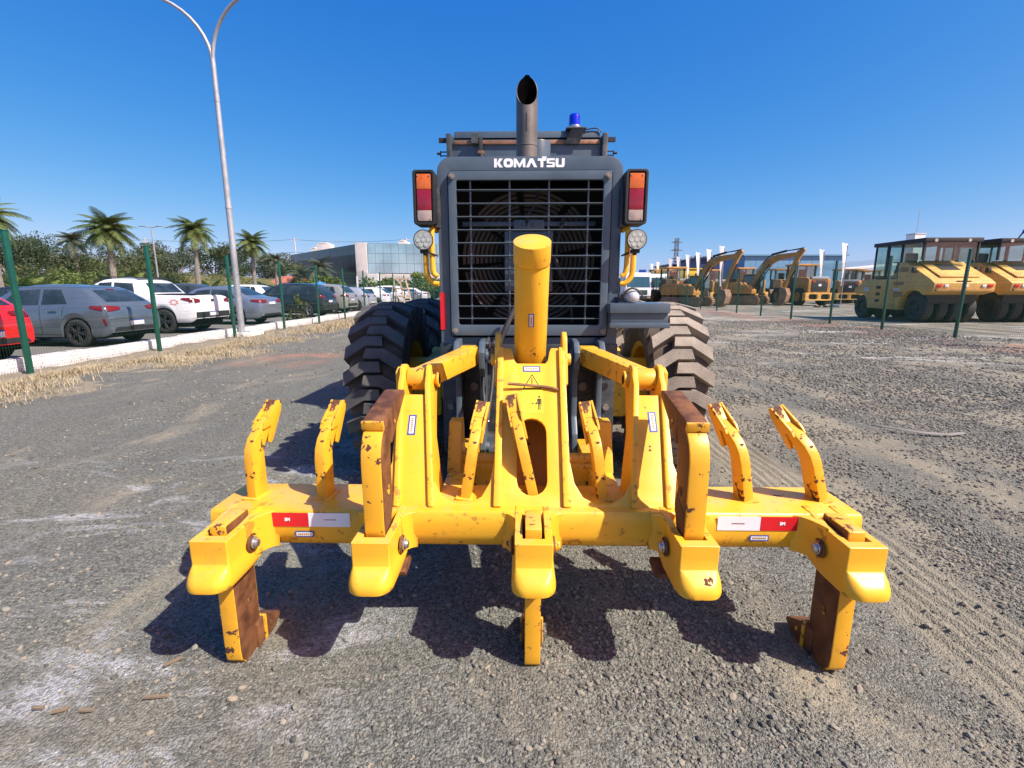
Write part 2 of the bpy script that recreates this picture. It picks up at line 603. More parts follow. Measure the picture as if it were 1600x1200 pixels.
def ground_mat():
    t = NT('gravel_ground')
    p = t.pos()
    sep = t.n('ShaderNodeSeparateXYZ'); t.l(p, sep.inputs[0])
    X, Y = sep.outputs[0], sep.outputs[1]
    # stone mosaic at two sizes
    wob = t.noise(p, 9.0, 4)
    cell = t.n('ShaderNodeTexVoronoi'); cell.inputs['Scale'].default_value = 84.0; t.l(p, cell.inputs[0])
    cell2 = t.n('ShaderNodeTexVoronoi'); cell2.inputs['Scale'].default_value = 215.0; t.l(p, cell2.inputs[0])
    s1 = t.n('ShaderNodeSeparateColor'); t.l(cell.outputs['Color'], s1.inputs[0])
    s2 = t.n('ShaderNodeSeparateColor'); t.l(cell2.outputs['Color'], s2.inputs[0])
    tone = t.math('ADD', t.math('MULTIPLY', s1.outputs[0], 0.55), t.math('MULTIPLY', s2.outputs[1], 0.45))
    base = t.mix(t.ramp(tone, 0.12, 0.9), (0.086, 0.088, 0.078), (0.310, 0.310, 0.268))
    warm = t.ramp(t.noise(p, 0.55, 5, 0.6), 0.35, 0.7)
    base = t.mix(t.math('MULTIPLY', warm, 0.5), base, t.mix(tone, (0.125, 0.115, 0.088), (0.335, 0.305, 0.228)))
    # dust lying between the stones, drawn out along the driving direction
    pd = t.pos(scale=(0.85, 0.34, 1))
    dn = t.noise(pd, 1.25, 8, 0.62, 0.7)
    side = t.ramp(X, -2.0, 3.0, -0.07, 0.055)
    dust = t.ramp(t.math('ADD', dn, side), 0.47, 0.62, 0.0, 0.9)
    fine = t.noise(p, 38, 5, 0.7)
    dust = t.math('MULTIPLY', dust, t.ramp(fine, 0.28, 0.6, 0.35, 1.0))
    c = t.mix(dust, base, t.mix(fine, (0.285, 0.245, 0.172), (0.42, 0.365, 0.265)))
    # broad darker and paler drifts of gravel
    dr = t.noise(t.pos(scale=(1.0, 0.45, 1)), 2.6, 6, 0.6, 0.4)
    c = t.mix(t.ramp(dr, 0.40, 0.62, 0.0, 0.45), c, t.mix(tone, (0.075, 0.074, 0.066), (0.24, 0.235, 0.20)))
    # wheel track
    trk = t.ramp(t.math('ABSOLUTE', t.math('ADD', X, t.math('ADD', -1.98, t.math('MULTIPLY', t.math('ADD', wob, -0.5), 0.22)))), 0.20, 0.36, 1.0, 0.0)
    trk = t.math('MULTIPLY', trk, t.ramp(Y, 3.0, 7.5, 0.9, 0.0))
    c = t.mix(trk, c, t.mix(fine, (0.255, 0.23, 0.17), (0.36, 0.325, 0.245)))
    # chalky lime spilt on the left
    pl = t.pos(scale=(0.55, 1.25, 1))
    ch = t.noise(pl, 1.7, 10, 0.72, 0.5)
    lm = t.math('MULTIPLY', t.ramp(X, -1.1, 0.2, 1.0, 0.0), t.ramp(Y, 3.6, 5.6, 1.0, 0.0))
    lm = t.math('MULTIPLY', lm, t.ramp(X, -5.0, -3.8, 0.0, 1.0))
    lime = t.math('MULTIPLY', t.ramp(ch, 0.52, 0.64), lm)
    lime = t.math('MULTIPLY', lime, t.ramp(t.noise(p, 55, 5, 0.75), 0.40, 0.58, 0.15, 1.0))
    c = t.mix(t.math('MULTIPLY', lime, 0.8), c, (0.62, 0.62, 0.63))
    # pale and reddish sand further right / along the fences
    sa = t.noise(t.pos(scale=(0.25, 0.9, 1)), 0.9, 8, 0.65, 0.4)
    rm = t.math('MULTIPLY', t.ramp(X, 3.0, 6.5), t.ramp(Y, 8.0, 10.5))
    c = t.mix(t.math('MULTIPLY', t.ramp(sa, 0.54, 0.60, 0, 0.7), rm), c, (0.52, 0.505, 0.455))
    rd = t.noise(t.pos(scale=(0.5, 0.8, 1)), 1.3, 8, 0.65, 0.3)
    m1 = t.math('MULTIPLY', t.ramp(X, 10.8, 12.2), t.ramp(X, 13.3, 14.4, 1.0, 0.0))
    m2 = t.math('MULTIPLY', t.ramp(t.math('ABSOLUTE', t.math('ADD', X, 5.1)), 0.4, 1.4, 1.0, 0.0), t.ramp(t.math('ABSOLUTE', t.math('ADD', Y, -10.4)), 0.5, 1.5, 1.0, 0.0))
    c = t.mix(t.math('MULTIPLY', t.ramp(rd, 0.44, 0.60, 0, 0.8), t.math('MAXIMUM', m1, m2)), c, (0.42, 0.22, 0.145))
    # tarmac of the car park beyond the kerb
    park = t.ramp(X, -9.3, -9.2, 1.0, 0.0)
    c = t.mix(park, c, t.mix(t.noise(p, 3, 6), (0.19, 0.185, 0.165), (0.26, 0.25, 0.225)))
    c = t.mix(1.0, c, (0.82, 0.845, 0.85), 'MULTIPLY')
    t.l(c, t.b.inputs['Base Color'])
    t.b.inputs['Roughness'].default_value = 0.95
    t.b.inputs['Specular IOR Level'].default_value = 0.2
    h = t.math('SUBTRACT', t.math('MULTIPLY', fine, 0.35), t.math('MULTIPLY', cell.outputs['Distance'], 0.9))
    h = t.math('SUBTRACT', h, t.math('MULTIPLY', cell2.outputs['Distance'], 0.5))
    h = t.math('MULTIPLY', h, t.math('SUBTRACT', 1.0, t.math('MULTIPLY', dust, 0.55)))
    t.bump(h, 0.8, 0.013)
    return t.m
tag(np_mesh('ground', np.stack([GX.ravel(), GY.ravel(), GZ.ravel()], -1), gf, ground_mat(), smooth=True), kind='structure')

# ------------------------------------------------------------------ loose gravel (instanced angular stones)
def stone_mat():
    t = NT('crushed_stone')
    oi = t.n('ShaderNodeObjectInfo')
    g = t.n('ShaderNodeNewGeometry')
    n = t.noise(t.pos(), 120, 3)
    r = t.math('ADD', t.math('MULTIPLY', oi.outputs['Random'], 0.8), t.math('MULTIPLY', n, 0.2))
    cr = t.n('ShaderNodeValToRGB')
    e = cr.color_ramp.elements
    e[0].position = 0.0; e[0].color = (0.066, 0.066, 0.058, 1)
    e[1].position = 1.0; e[1].color = (0.44, 0.43, 0.36, 1)
    for pos, col in ((0.35, (0.155, 0.153, 0.130)), (0.7, (0.255, 0.248, 0.208)), (0.88, (0.29, 0.25, 0.19))):
        el = e.new(pos); el.color = (*col, 1)
    t.l(r, cr.inputs[0])
    t.l(t.mix(1.0, cr.outputs[0], (0.86, 0.86, 0.86), 'MULTIPLY'), t.b.inputs['Base Color'])
    t.b.inputs['Roughness'].default_value = 0.9
    t.b.inputs['Specular IOR Level'].default_value = 0.25
    return t.m

def scatter(name, pts, scl, rot, m, stuff_label=None):
    me = bpy.data.meshes.new(name)
    me.vertices.add(len(pts))
    me.vertices.foreach_set('co', np.asarray(pts, np.float32).ravel())
    a = me.attributes.new('s', 'FLOAT_VECTOR', 'POINT'); a.data.foreach_set('vector', np.asarray(scl, np.float32).ravel())
    a = me.attributes.new('r', 'FLOAT_VECTOR', 'POINT'); a.data.foreach_set('vector', np.asarray(rot, np.float32).ravel())
    ob = bpy.data.objects.new(name, me)
    COL.objects.link(ob)
    ng = bpy.data.node_groups.new(name, 'GeometryNodeTree')
    ng.interface.new_socket('Geometry', in_out='INPUT', socket_type='NodeSocketGeometry')
    ng.interface.new_socket('Geometry', in_out='OUTPUT', socket_type='NodeSocketGeometry')
    N = ng.nodes.new
    gi, go = N('NodeGroupInput'), N('NodeGroupOutput')
    ico = N('GeometryNodeMeshIcoSphere'); ico.inputs['Radius'].default_value = 0.5; ico.inputs['Subdivisions'].default_value = 1
    sm = N('GeometryNodeSetMaterial'); sm.inputs['Material'].default_value = m
    ip = N('GeometryNodeInstanceOnPoints')
    s = N('GeometryNodeInputNamedAttribute'); s.data_type = 'FLOAT_VECTOR'; s.inputs[0].default_value = 's'
    r = N('GeometryNodeInputNamedAttribute'); r.data_type = 'FLOAT_VECTOR'; r.inputs[0].default_value = 'r'
    er = N('FunctionNodeEulerToRotation')
    L = ng.links.new
    L(ico.outputs[0], sm.inputs[0]); L(gi.outputs[0], ip.inputs['Points']); L(sm.outputs[0], ip.inputs['Instance'])
    L(r.outputs[0], er.inputs[0]); L(er.outputs[0], ip.inputs['Rotation']); L(s.outputs[0], ip.inputs['Scale'])
    L(ip.outputs[0], go.inputs[0])
    md = ob.modifiers.new('scatter', 'NODES'); md.node_group = ng
    return ob

def gravel_points(n, x0, x1, y0, y1, smin, smax, mask=None, power=2.2):
    x = rng.uniform(x0, x1, n); y = rng.uniform(y0, y1, n)
    if mask is not None:
        k = rng.uniform(0, 1, n) < mask(x, y)
        x, y = x[k], y[k]
    n = len(x)
    s = smin + (smax - smin) * rng.uniform(0, 1, n) ** power
    sc = np.stack([s * rng.uniform(0.8, 1.35, n), s * rng.uniform(0.6, 1.0, n), s * rng.uniform(0.45, 0.8, n)], -1)
    ro = np.stack([rng.uniform(-0.5, 0.5, n), rng.uniform(-0.5, 0.5, n), rng.uniform(0, 6.28, n)], -1)
    z = ground_h(x, y) + s * 0.10
    return np.stack([x, y, z], -1), sc, ro
def patchy(x, y):
    q = 0.55 * vnoise(x * 1.5, y * 1.0, 21) + 0.45 * vnoise(x * 4, y * 3, 22)
    side = np.clip((x + 2.2) / 4.5, 0.10, 1.0)
    trk = np.abs(x - 1.98) < 0.27
    band = np.clip(1 - np.abs(x - 6.2) / 2.6, 0, 1) * np.clip(1 - np.abs(y - 7.6) / 2.4, 0, 1) * 1.2
    return np.clip((np.clip((q - 0.36) * 3.2, 0.06, 1) * side + band), 0, 1) * np.where(trk, 0.10, 1.0)
batches = [
    gravel_points(120000, -2.6, 3.4, 0.75, 3.2, 0.004, 0.019, patchy, 2.0),
    gravel_points(13000, -0.3, 3.2, 0.75, 3.2, 0.012, 0.034, patchy, 2.2),
    gravel_points(80000, -5.0, 7.0, 3.0, 6.5, 0.009, 0.036, patchy, 2.2),
    gravel_points(60000, -6.0, 11.5, 6.0, 11.5, 0.018, 0.060, patchy, 2.2),
    gravel_points(60000, -6.0, 15.0, 11.0, 24.0, 0.025, 0.075, lambda x, y: np.clip((vnoise(x * 0.6, y * 0.8, 25) - 0.3) * 2.5, 0.05, 1) * np.clip((x + 5) / 6, 0.15, 1), 2.2),
    gravel_points(2500, -3.0, 0.5, 0.8, 5.0, 0.012, 0.034, None, 2.5),
]
gp, gs, gr = (np.concatenate([b[i] for b in batches]) for i in range(3))
M_STONE = stone_mat()
tag(scatter('gravel', gp, gs, gr, M_STONE), kind='stuff')

# ------------------------------------------------------------------ dry verge grass along the left fence
def blades(n, x0, x1, y0, y1, hmin, hmax, w, mask, seed):
    g = np.random.default_rng(seed)
    x = g.uniform(x0, x1, n); y = g.uniform(y0, y1, n)
    k = g.uniform(0, 1, n) < mask(x, y)
    x, y = x[k], y[k]; n = len(x)
    h = g.uniform(hmin, hmax, n) * (0.5 + 0.9 * vnoise(x * 1.7, y * 1.7, seed + 5)) * np.clip((x + 9.0) / 1.1, 0.28, 1)
    a = g.uniform(0, 6.28, n); lean = g.uniform(0.2, 1.5, n) * h
    dx, dy = np.cos(a), np.sin(a)
    ww = w * g.uniform(0.6, 1.3, n)
    base = np.stack([x, y, np.full(n, -0.01)], -1)
    sx = np.stack([-dy * ww, dx * ww, np.zeros(n)], -1)
    mid = base + np.stack([dx * lean * 0.35, dy * lean * 0.35, h * 0.65], -1)
    tip = base + np.stack([dx * lean, dy * lean, h], -1)
    V = np.stack([base - sx, base + sx, mid + sx * 0.7, mid - sx * 0.7, tip + sx * 0.15, tip - sx * 0.15], 1).reshape(-1, 3)
    i0 = np.arange(n) * 6
    Fq = np.concatenate([np.stack([i0, i0 + 1, i0 + 2, i0 + 3], -1), np.stack([i0 + 3, i0 + 2, i0 + 4, i0 + 5], -1)])
    return V, Fq
def grass_mat(name, cols, sc=1.2):
    t = NT(name)
    p = t.pos()
    n = t.noise(p, sc, 4, 0.6); n2 = t.noise(p, 25, 3)
    c = t.mix(t.ramp(n, 0.35, 0.65), cols[0], cols[1])
    c = t.mix(t.ramp(n2, 0.45, 0.7), c, cols[2])
    t.l(c, t.b.inputs['Base Color'])
    t.b.inputs['Roughness'].default_value = 0.8
    t.b.inputs['Specular IOR Level'].default_value = 0.15
    return t.m
M_DRY = grass_mat('dry_grass', ((0.52, 0.43, 0.29), (0.36, 0.29, 0.185), (0.17, 0.17, 0.085)))
def verge(x, y):
    edge = -6.5 + 1.5 * (vnoise(x * 0 + 3, y * 0.55, 31) - 0.5) + 0.9 * (vnoise(x * 0 + 7, y * 1.8, 32) - 0.5)
    cov = np.clip((edge - x) / 1.3, 0, 1) ** 1.3
    return cov * np.clip((vnoise(x * 1.6, y * 1.6, 33) - 0.26) * 2.2, 0.05, 1)
bv = [blades(75000, -9.05, -5.6, 2.5, 15, 0.03, 0.13, 0.004, verge, 41),
      blades(50000, -9.05, -6.2, 15, 45, 0.05, 0.17, 0.007, verge, 42),
      blades(26000, -9.1, -7.6, 2.0, 30, 0.04, 0.10, 0.005, lambda x, y: np.clip((vnoise(x * 2.2, y * 2.2, 39) - 0.42) * 4, 0, 1), 44),
      blades(2600, -8.9, -7.9, 2.5, 45, 0.2, 0.42, 0.005, lambda x, y: vnoise(x, y * 0.9, 35) > 0.55, 43)]
offs = 0; VV = []; FF = []
for v_, f_ in bv:
    VV.append(v_); FF.append(f_ + offs); offs += len(v_)
tag(np_mesh('dry_grass', np.concatenate(VV), np.concatenate(FF), M_DRY), kind='stuff')

# thatch under the blades: a low uneven sheet of dead grass
vx = np.arange(-9.1, -5.4, 0.10); vy = np.arange(2.0, 46, 0.16)
VX, VY = np.meshgrid(vx, vy)
edge = -7.55 + 1.5 * (vnoise(VX * 0 + 3, VY * 0.55, 31) - 0.5) + 0.9 * (vnoise(VX * 0 + 7, VY * 1.8, 32) - 0.5) + 0.35 * (vnoise(VX * 5, VY * 5, 36) - 0.5)
VZ = np.clip((edge - VX) / 1.2, -1, 1) * 0.03 + (vnoise(VX * 3, VY * 3, 37) - 0.6) * 0.05 + (vnoise(VX * 9, VY * 9, 38) - 0.5) * 0.03
ii = np.arange(VX.size).reshape(VX.shape)
vf = np.stack([ii[:-1, :-1], ii[:-1, 1:], ii[1:, 1:], ii[1:, :-1]], -1).reshape(-1, 4)
M_THATCH = grass_mat('dead_thatch', ((0.27, 0.235, 0.17), (0.21, 0.185, 0.135), (0.13, 0.125, 0.085)), 2.0)
tag(np_mesh('grass_verge', np.stack([VX.ravel(), VY.ravel(), VZ.ravel()], -1), vf, M_THATCH, smooth=True), kind='structure')

# ------------------------------------------------------------------ kerb wall of the car park: painted concrete blocks
M_KERB = chipped('whitewashed_concrete', (0.74, 0.73, 0.70), (0.25, 0.24, 0.22), 0.22, 6.0, 0.85, grime=0.5)
kerb = thing('kerb', 'low whitewashed concrete kerb along the foot of the left fence', 'kerb', (-9.25, 0, 0))
bm = NB(); box(bm, (-0.11, 0, -0.05), (0.11, 0.99, 0.26))
blk = make('kerb_block', bm, M_KERB, kerb, bevel=0.018)
for i in range(52):
    o = blk if i == 0 else dup(blk, kerb)
    o.location = (random.uniform(-0.012, 0.012), i * 1.0, random.uniform(-0.02, 0.008))
    o.rotation_euler = (random.uniform(-0.006, 0.006), random.uniform(-0.01, 0.01), random.uniform(-0.008, 0.008))

# ------------------------------------------------------------------ welded mesh fences
def fence(label, x, ys, h, wire_r):
    f = thing('mesh_fence', label, 'fence', (x, ys[0], 0))
    bm = NB()
    box(bm, (-0.03, -0.045, -0.05), (0.03, 0.045, h))
    box(bm, (-0.034, -0.049, h), (0.034, 0.049, h + 0.025))
    post = make('post', bm, M_GREEN, f, bevel=0.006)
    step = ys[1] - ys[0]
    V = []; Fc = []
    def seg(p, q, r):
        p = np.array(p); q = np.array(q)
        d = q - p; d = d / np.linalg.norm(d)
        a = np.cross(d, [1, 0, 0]); a /= np.linalg.norm(a)
        b = np.array([1.0, 0, 0])
        i = len(V)
        for c in (p, q):
            for k in range(3):
                t = 2 * PI * k / 3
                V.append(c + r * (a * math.cos(t) + b * math.sin(t)))
        for k in range(3):
            j = (k + 1) % 3
            Fc.append((i + k, i + j, i + 3 + j, i + 3 + k))
    folds = [0.12, 0.82, 1.52, h - 0.28]
    def xo(z):
        for fz in folds:
            if abs(z - fz - 0.05) < 0.05:
                return 0.035 * (1 - abs(z - fz - 0.05) / 0.05)
        return 0.0
    zs = sorted(set([0.05, h - 0.05] + [fz for fz in folds] + [fz + 0.05 for fz in folds] + [fz + 0.1 for fz in folds]))
    y = 0.07
    while y < step - 0.05:
        for a, b in zip(zs[:-1], zs[1:]):
            seg((xo(a), y, a), (xo(b), y, b), wire_r)
        y += 0.05
    hz = list(np.arange(0.12, h - 0.1, 0.2)) + folds + [fz + 0.05 for fz in folds] + [fz + 0.1 for fz in folds]
    for z in hz:
        seg((xo(z), 0.05, z), (xo(z), step - 0.05, z), wire_r * 1.15)
    panel = np_mesh('wire_panel', V, Fc, M_GREEN, f)
    tag(panel, kind='stuff')
    for i, yy in enumerate(ys):
        o = post if i == 0 else dup(post, f)
        o.location = (0, yy - ys[0], 0)
        o.rotation_euler = (random.uniform(-0.008, 0.008), random.uniform(-0.008, 0.008), 0)
        if i < len(ys) - 1:
            o = panel if i == 0 else dup(panel, f)
            o.location = (0, yy - ys[0], 0)
    return f
fence('green welded mesh fence with slim posts between the gravel yard and the parked cars', -8.75, [2.05 + 3.15 * i for i in range(22)], 2.45, 0.0017)
fence('green welded mesh fence with slim posts in front of the parked yellow machines', 13.45, [6.0 + 3.13 * i for i in range(22)], 2.65, 0.0024)
# ------------------------------------------------------------------ the motor grader seen from behind
GO = (0.0, 4.2, 0.0)
grader = thing('motor_grader', 'grey and yellow motor grader seen from behind with a wide yellow ripper', 'grader', GO)
def G(name, bm, m, parent=None, **kw):
    """part of the grader: coordinates given from the camera's foot"""
    return make(name, bm, m, parent or grader, off=GO if parent is None else None, **kw)
# sub-parts hang on parts whose own offset already equals -GO, so they use raw coordinates

# --- wheels: moulded lug tyre on a yellow rim
WR = 0.70
def make_wheel():
    w = bpy.data.objects.new('wheel', None); link(w, grader)
    bm = NB()
    hw = 0.205
    prof = [(-hw + 0.02, 0.36), (-hw - 0.01, 0.42), (-hw - 0.015, 0.52), (-hw + 0.005, 0.585), (-hw + 0.05, 0.612), (0, 0.622), (hw - 0.05, 0.612), (hw - 0.005, 0.585), (hw + 0.015, 0.52), (hw + 0.01, 0.42), (hw - 0.02, 0.36)]
    lathe(bm, prof, 'x', n=64, mi=0, close=False)
    n = 21
    def put(wd, ang, r):
        return Vector((wd, r * math.cos(ang), r * math.sin(ang)))
    for side in (1, -1):
        for k in range(n):
            a0 = 2 * PI * (k + (0.5 if side < 0 else 0)) / n
            L = [(0.222, 0.00), (0.222, 0.105), (0.085, 0.185), (-0.055, 0.185), (-0.07, 0.105), (0.055, 0.105)]
            top = []; bot = []
            for (wd, s) in L:
                rt = WR if abs(wd) < 0.2 else WR - 0.035
                ang = a0 - s / WR       # the chevron points up and forward on the side facing the camera
                top.append(bm.verts.new(put(side * wd * 0.985, ang, rt)))
                rb = 0.60 if abs(wd) < 0.2 else 0.535
                grow = 1.0 if abs(wd) < 0.2 else 1.0
                bot.append(bm.verts.new(put(side * wd * 1.0, ang + (0.012 if s < 0.05 or (s < 0.11 and wd < 0.1) else -0.012), rb)))
            fs = [bm.faces.new(top)]
            m = len(L)
            for i in range(m):
                j = (i + 1) % m
                fs.append(bm.faces.new((top[j], top[i], bot[i], bot[j])))
            for f in fs: f.material_index = 1
            bmesh.ops.recalc_face_normals(bm, faces=fs)
    # make sure the lug faces look outward
    make_t = make('tyre', bm, [M_CARC, M_TREAD], w, bevel=0.0, smooth=28)
    bm = NB()
    lathe(bm, [(-0.19, 0.37), (-0.17, 0.33), (-0.06, 0.31), (-0.06, 0.10), (-0.10, 0.09), (-0.10, 0.001), (0.0, 0.001), (0.0, 0.10), (0.10, 0.31), (0.18, 0.35), (0.19, 0.37)], 'x', n=40, close=False)
    for i in range(10):
        a = 2 * PI * i / 10
        cyl(bm, (-0.085, 0.2 * math.cos(a), 0.2 * math.sin(a)), (-0.05, 0.2 * math.cos(a), 0.2 * math.sin(a)), 0.016, n=6)
    make('rim', bm, M_YEL, w, smooth=40)
    return w
wheel0 = make_wheel()
WX = 1.155
spots = [(WX, 4.18, 1), (-WX, 4.18, 0), (WX, 5.72, 1), (-WX, 5.72, 0), (WX - 0.08, 10.4, 1), (-WX + 0.08, 10.4, 0)]
for i, (x, y, s) in enumerate(spots):
    w = wheel0 if i == 0 else copy_tree(wheel0, grader)
    w.location = (x - GO[0], y - GO[1], WR - 0.01)
    w.rotation_euler = (0.15 * i, 0, 0)
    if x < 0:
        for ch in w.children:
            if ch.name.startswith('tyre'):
                ch.material_slots[1].link = 'OBJECT'; ch.material_slots[1].material = M_TREAD_SHADED  # left side takes the tread with shade in its colour
# --- chassis, tandem cases, front frame
for s in (1, -1):
    bm = NB()
    box(bm, (s * 0.80 - 0.10, 3.9, 0.46), (s * 0.80 + 0.10, 5.95, 0.90))
    cyl(bm, (s * 0.62, 4.93, 0.72), (s * 0.95, 4.93, 0.72), 0.20)
    for y in (4.15, 5.72):
        cyl(bm, (s * 0.68, y, 0.68), (s * 1.06, y, 0.68), 0.24, n=24)
    G('tandem_case', bm, M_YEL, bevel=0.03)
bm = NB()
box(bm, (-0.55, 3.33, 0.42), (0.55, 6.9, 1.12))
G('rear_frame', bm, M_DGREY, bevel=0.02)
bm = NB()
pyz(bm, [(6.9, 0.75), (7.6, 1.3), (10.2, 1.55), (10.8, 1.0), (10.6, 0.8), (10.2, 1.25), (7.7, 1.0), (7.1, 0.55)], -0.16, 0.16)
box(bm, (-0.95, 10.25, 0.58), (0.95, 10.55, 0.80))
cyl(bm, (0, 8.6, 1.0), (0, 8.6, 0.9), 0.7, n=40)
G('front_frame', bm, M_YEL, bevel=0.02)
bm = NB()
pts = []
for i in range(9):
    t = -0.9 + 1.8 * i / 8
    pts.append((8.75 + 0.12 * math.cos(t) - 0.12, 0.36 + 0.33 * math.sin(t)))
pyz(bm, pts + [(p[0] + 0.03, p[1]) for p in reversed(pts)], -1.85, 1.85)
bl = G('blade', bm, M_YELW, smooth=50)

# --- engine hood
HY = 3.15
bm = NB()
outer = rrect(-0.567, 1.02, 0.567, 2.285, 0.085, 5)
opening = rrect(-0.503, 1.19, 0.503, 2.205, 0.02, 2)
plate(bm, outer, [opening], lambda u, v, w: (u, HY + w, v), 0.03)
# skins going forward
prof = rrect(-0.564, 1.02, 0.564, 2.282, 0.085, 5)
n = len(prof)
A = [bm.verts.new((x, HY + 0.03, z)) for x, z in prof]
B = [bm.verts.new((x, 5.05, z + (0.02 if z > 1.6 else 0))) for x, z in prof]
for i in range(n):
    j = (i + 1) % n
    bm.faces.new((A[i], A[j], B[j], B[i]))
bm.faces.new(B)
hood = G('hood', bm, M_GREY, bevel=0.006, seg=2)
# inside: black cavity
bm = NB()
box(bm, (-0.54, 3.72, 1.05), (0.54, 3.75, 2.25))
for s in (1, -1):
    box(bm, (s * 0.545 - 0.008, HY + 0.035, 1.05), (s * 0.545 + 0.008, 3.72, 2.25))
box(bm, (-0.537, HY + 0.035, 2.235), (0.537, 3.72, 2.25)); box(bm, (-0.537, HY + 0.035, 1.05), (0.537, 3.72, 1.065))
G('engine_bay_lining', bm, M_PIT)
bm = NB()
box(bm, (-0.52, 3.62, 1.10), (0.52, 3.66, 2.2))
G('radiator_core', bm, M_CORE)
# grille door
bm = NB()
plate(bm, rrect(-0.495, 1.205, 0.495, 2.197, 0.012, 2), [rrect(-0.447, 1.272, 0.447, 2.145, 0.014, 3)], lambda u, v, w: (u, 3.118 + w, v), 0.035)
gd = G('grille_door', bm, M_GREY, bevel=0.005)
for k in range(11):
    z = 2.145 - 0.058 - 0.0775 * k
    bm = NB(); box(bm, (-0.449, -0.004, -0.003), (0.449, 0.022, 0.003), rot=Matrix.Rotation(R(-8), 3, 'X'))
    if k == 0:
        bar0 = make('grille_bar', bm, M_GREY, gd, bevel=0.002, seg=1); bar0.location = (0, 3.122, z)
    else:
        bm.free(); dup(bar0, gd, (0, 3.122, z))
for k, fx in enumerate((0.092, 0.362, 0.632, 0.902)):
    x = -0.447 + 0.894 * fx
    bm = NB(); cyl(bm, (0, 0, 1.268), (0, 0, 2.149), 0.0065, n=8)
    o = make('grille_rod', bm, M_GREY, gd); o.location = (x, 3.152, 0)
for x in (-0.471, 0.471):
    for z in (1.235, 2.165):
        bm = NB(); cyl(bm, (x, 3.103, z), (x, 3.12, z), 0.018, n=16); cyl(bm, (x, 3.098, z), (x, 3.103, z), 0.010, n=6)
        make('latch_bolt', bm, M_BOLT, gd)
# fan: hub bracket, blades with dusty ribbing, concentric wire guard
fan = bpy.data.objects.new('fan', None); link(fan, grader); fan.location = (0 - GO[0], 3.46 - GO[1], 1.70)
bm = NB()
box(bm, (-0.16, -0.13, -0.22), (0.16, -0.05, 0.17)); box(bm, (-0.10, -0.15, 0.17), (0.10, -0.08, 0.24)); box(bm, (-0.44, -0.10, 0.205), (0.44, -0.07, 0.235))
for x in (-0.03, 0.03):
    cyl(bm, (x, -0.165, 0.21), (x, -0.15, 0.21), 0.012, n=8)
make('fan_bracket', bm, M_GREY, fan, bevel=0.008)
bl0 = None
for i in range(8):
    if bl0 is None:
        bm = NB()
        m_ = 11
        for j in range(m_):
            r0 = 0.13 + 0.33 * j / m_; r1 = r0 + 0.33 / m_ * 0.62
            w0 = 0.10 + 0.20 * j / m_
            q = []
            for rr, ww in ((r0, w0), (r1, w0 + 0.012)):
                arc = [(-ww / 2 + ww * k / 6) for k in range(7)]
                q.append([bm.verts.new((a_, -0.02 + 0.12 * a_ - 0.008 * (rr == r1), math.sqrt(max(rr * rr - a_ * a_, 0.001)))) for a_ in arc])
            for k in range(6):
                bm.faces.new((q[0][k], q[0][k + 1], q[1][k + 1], q[1][k]))
        bl0 = make('fan_blade', bm, M_TANFIN, fan, smooth=0)
        o = bl0
    else:
        o = dup(bl0, fan)
    o.rotation_euler = (0, i * PI / 4 + 0.25, 0)
bm = NB()
cyl(bm, (0, -0.02, 0), (0, 0.04, 0), 0.12, n=24)
make('fan_hub', bm, M_BLK, fan)
# hoses behind the grille
bm = NB()
tube(bm, curve([(0.22, 3.30, 1.95), (0.18, 3.30, 1.72), (0.235, 3.28, 1.56), (0.275, 3.27, 1.44), (0.29, 3.27, 1.28)]), 0.012, 10)
cyl(bm, (0.165, 3.28, 1.70), (0.215, 3.28, 1.58), 0.020, n=12)
tube(bm, curve([(0.05, 3.32, 2.14), (0.05, 3.30, 2.05), (0.0, 3.30, 1.98), (-0.02, 3.32, 1.9)]), 0.011, 10)
G('coolant_hose', bm, M_RUBBER)
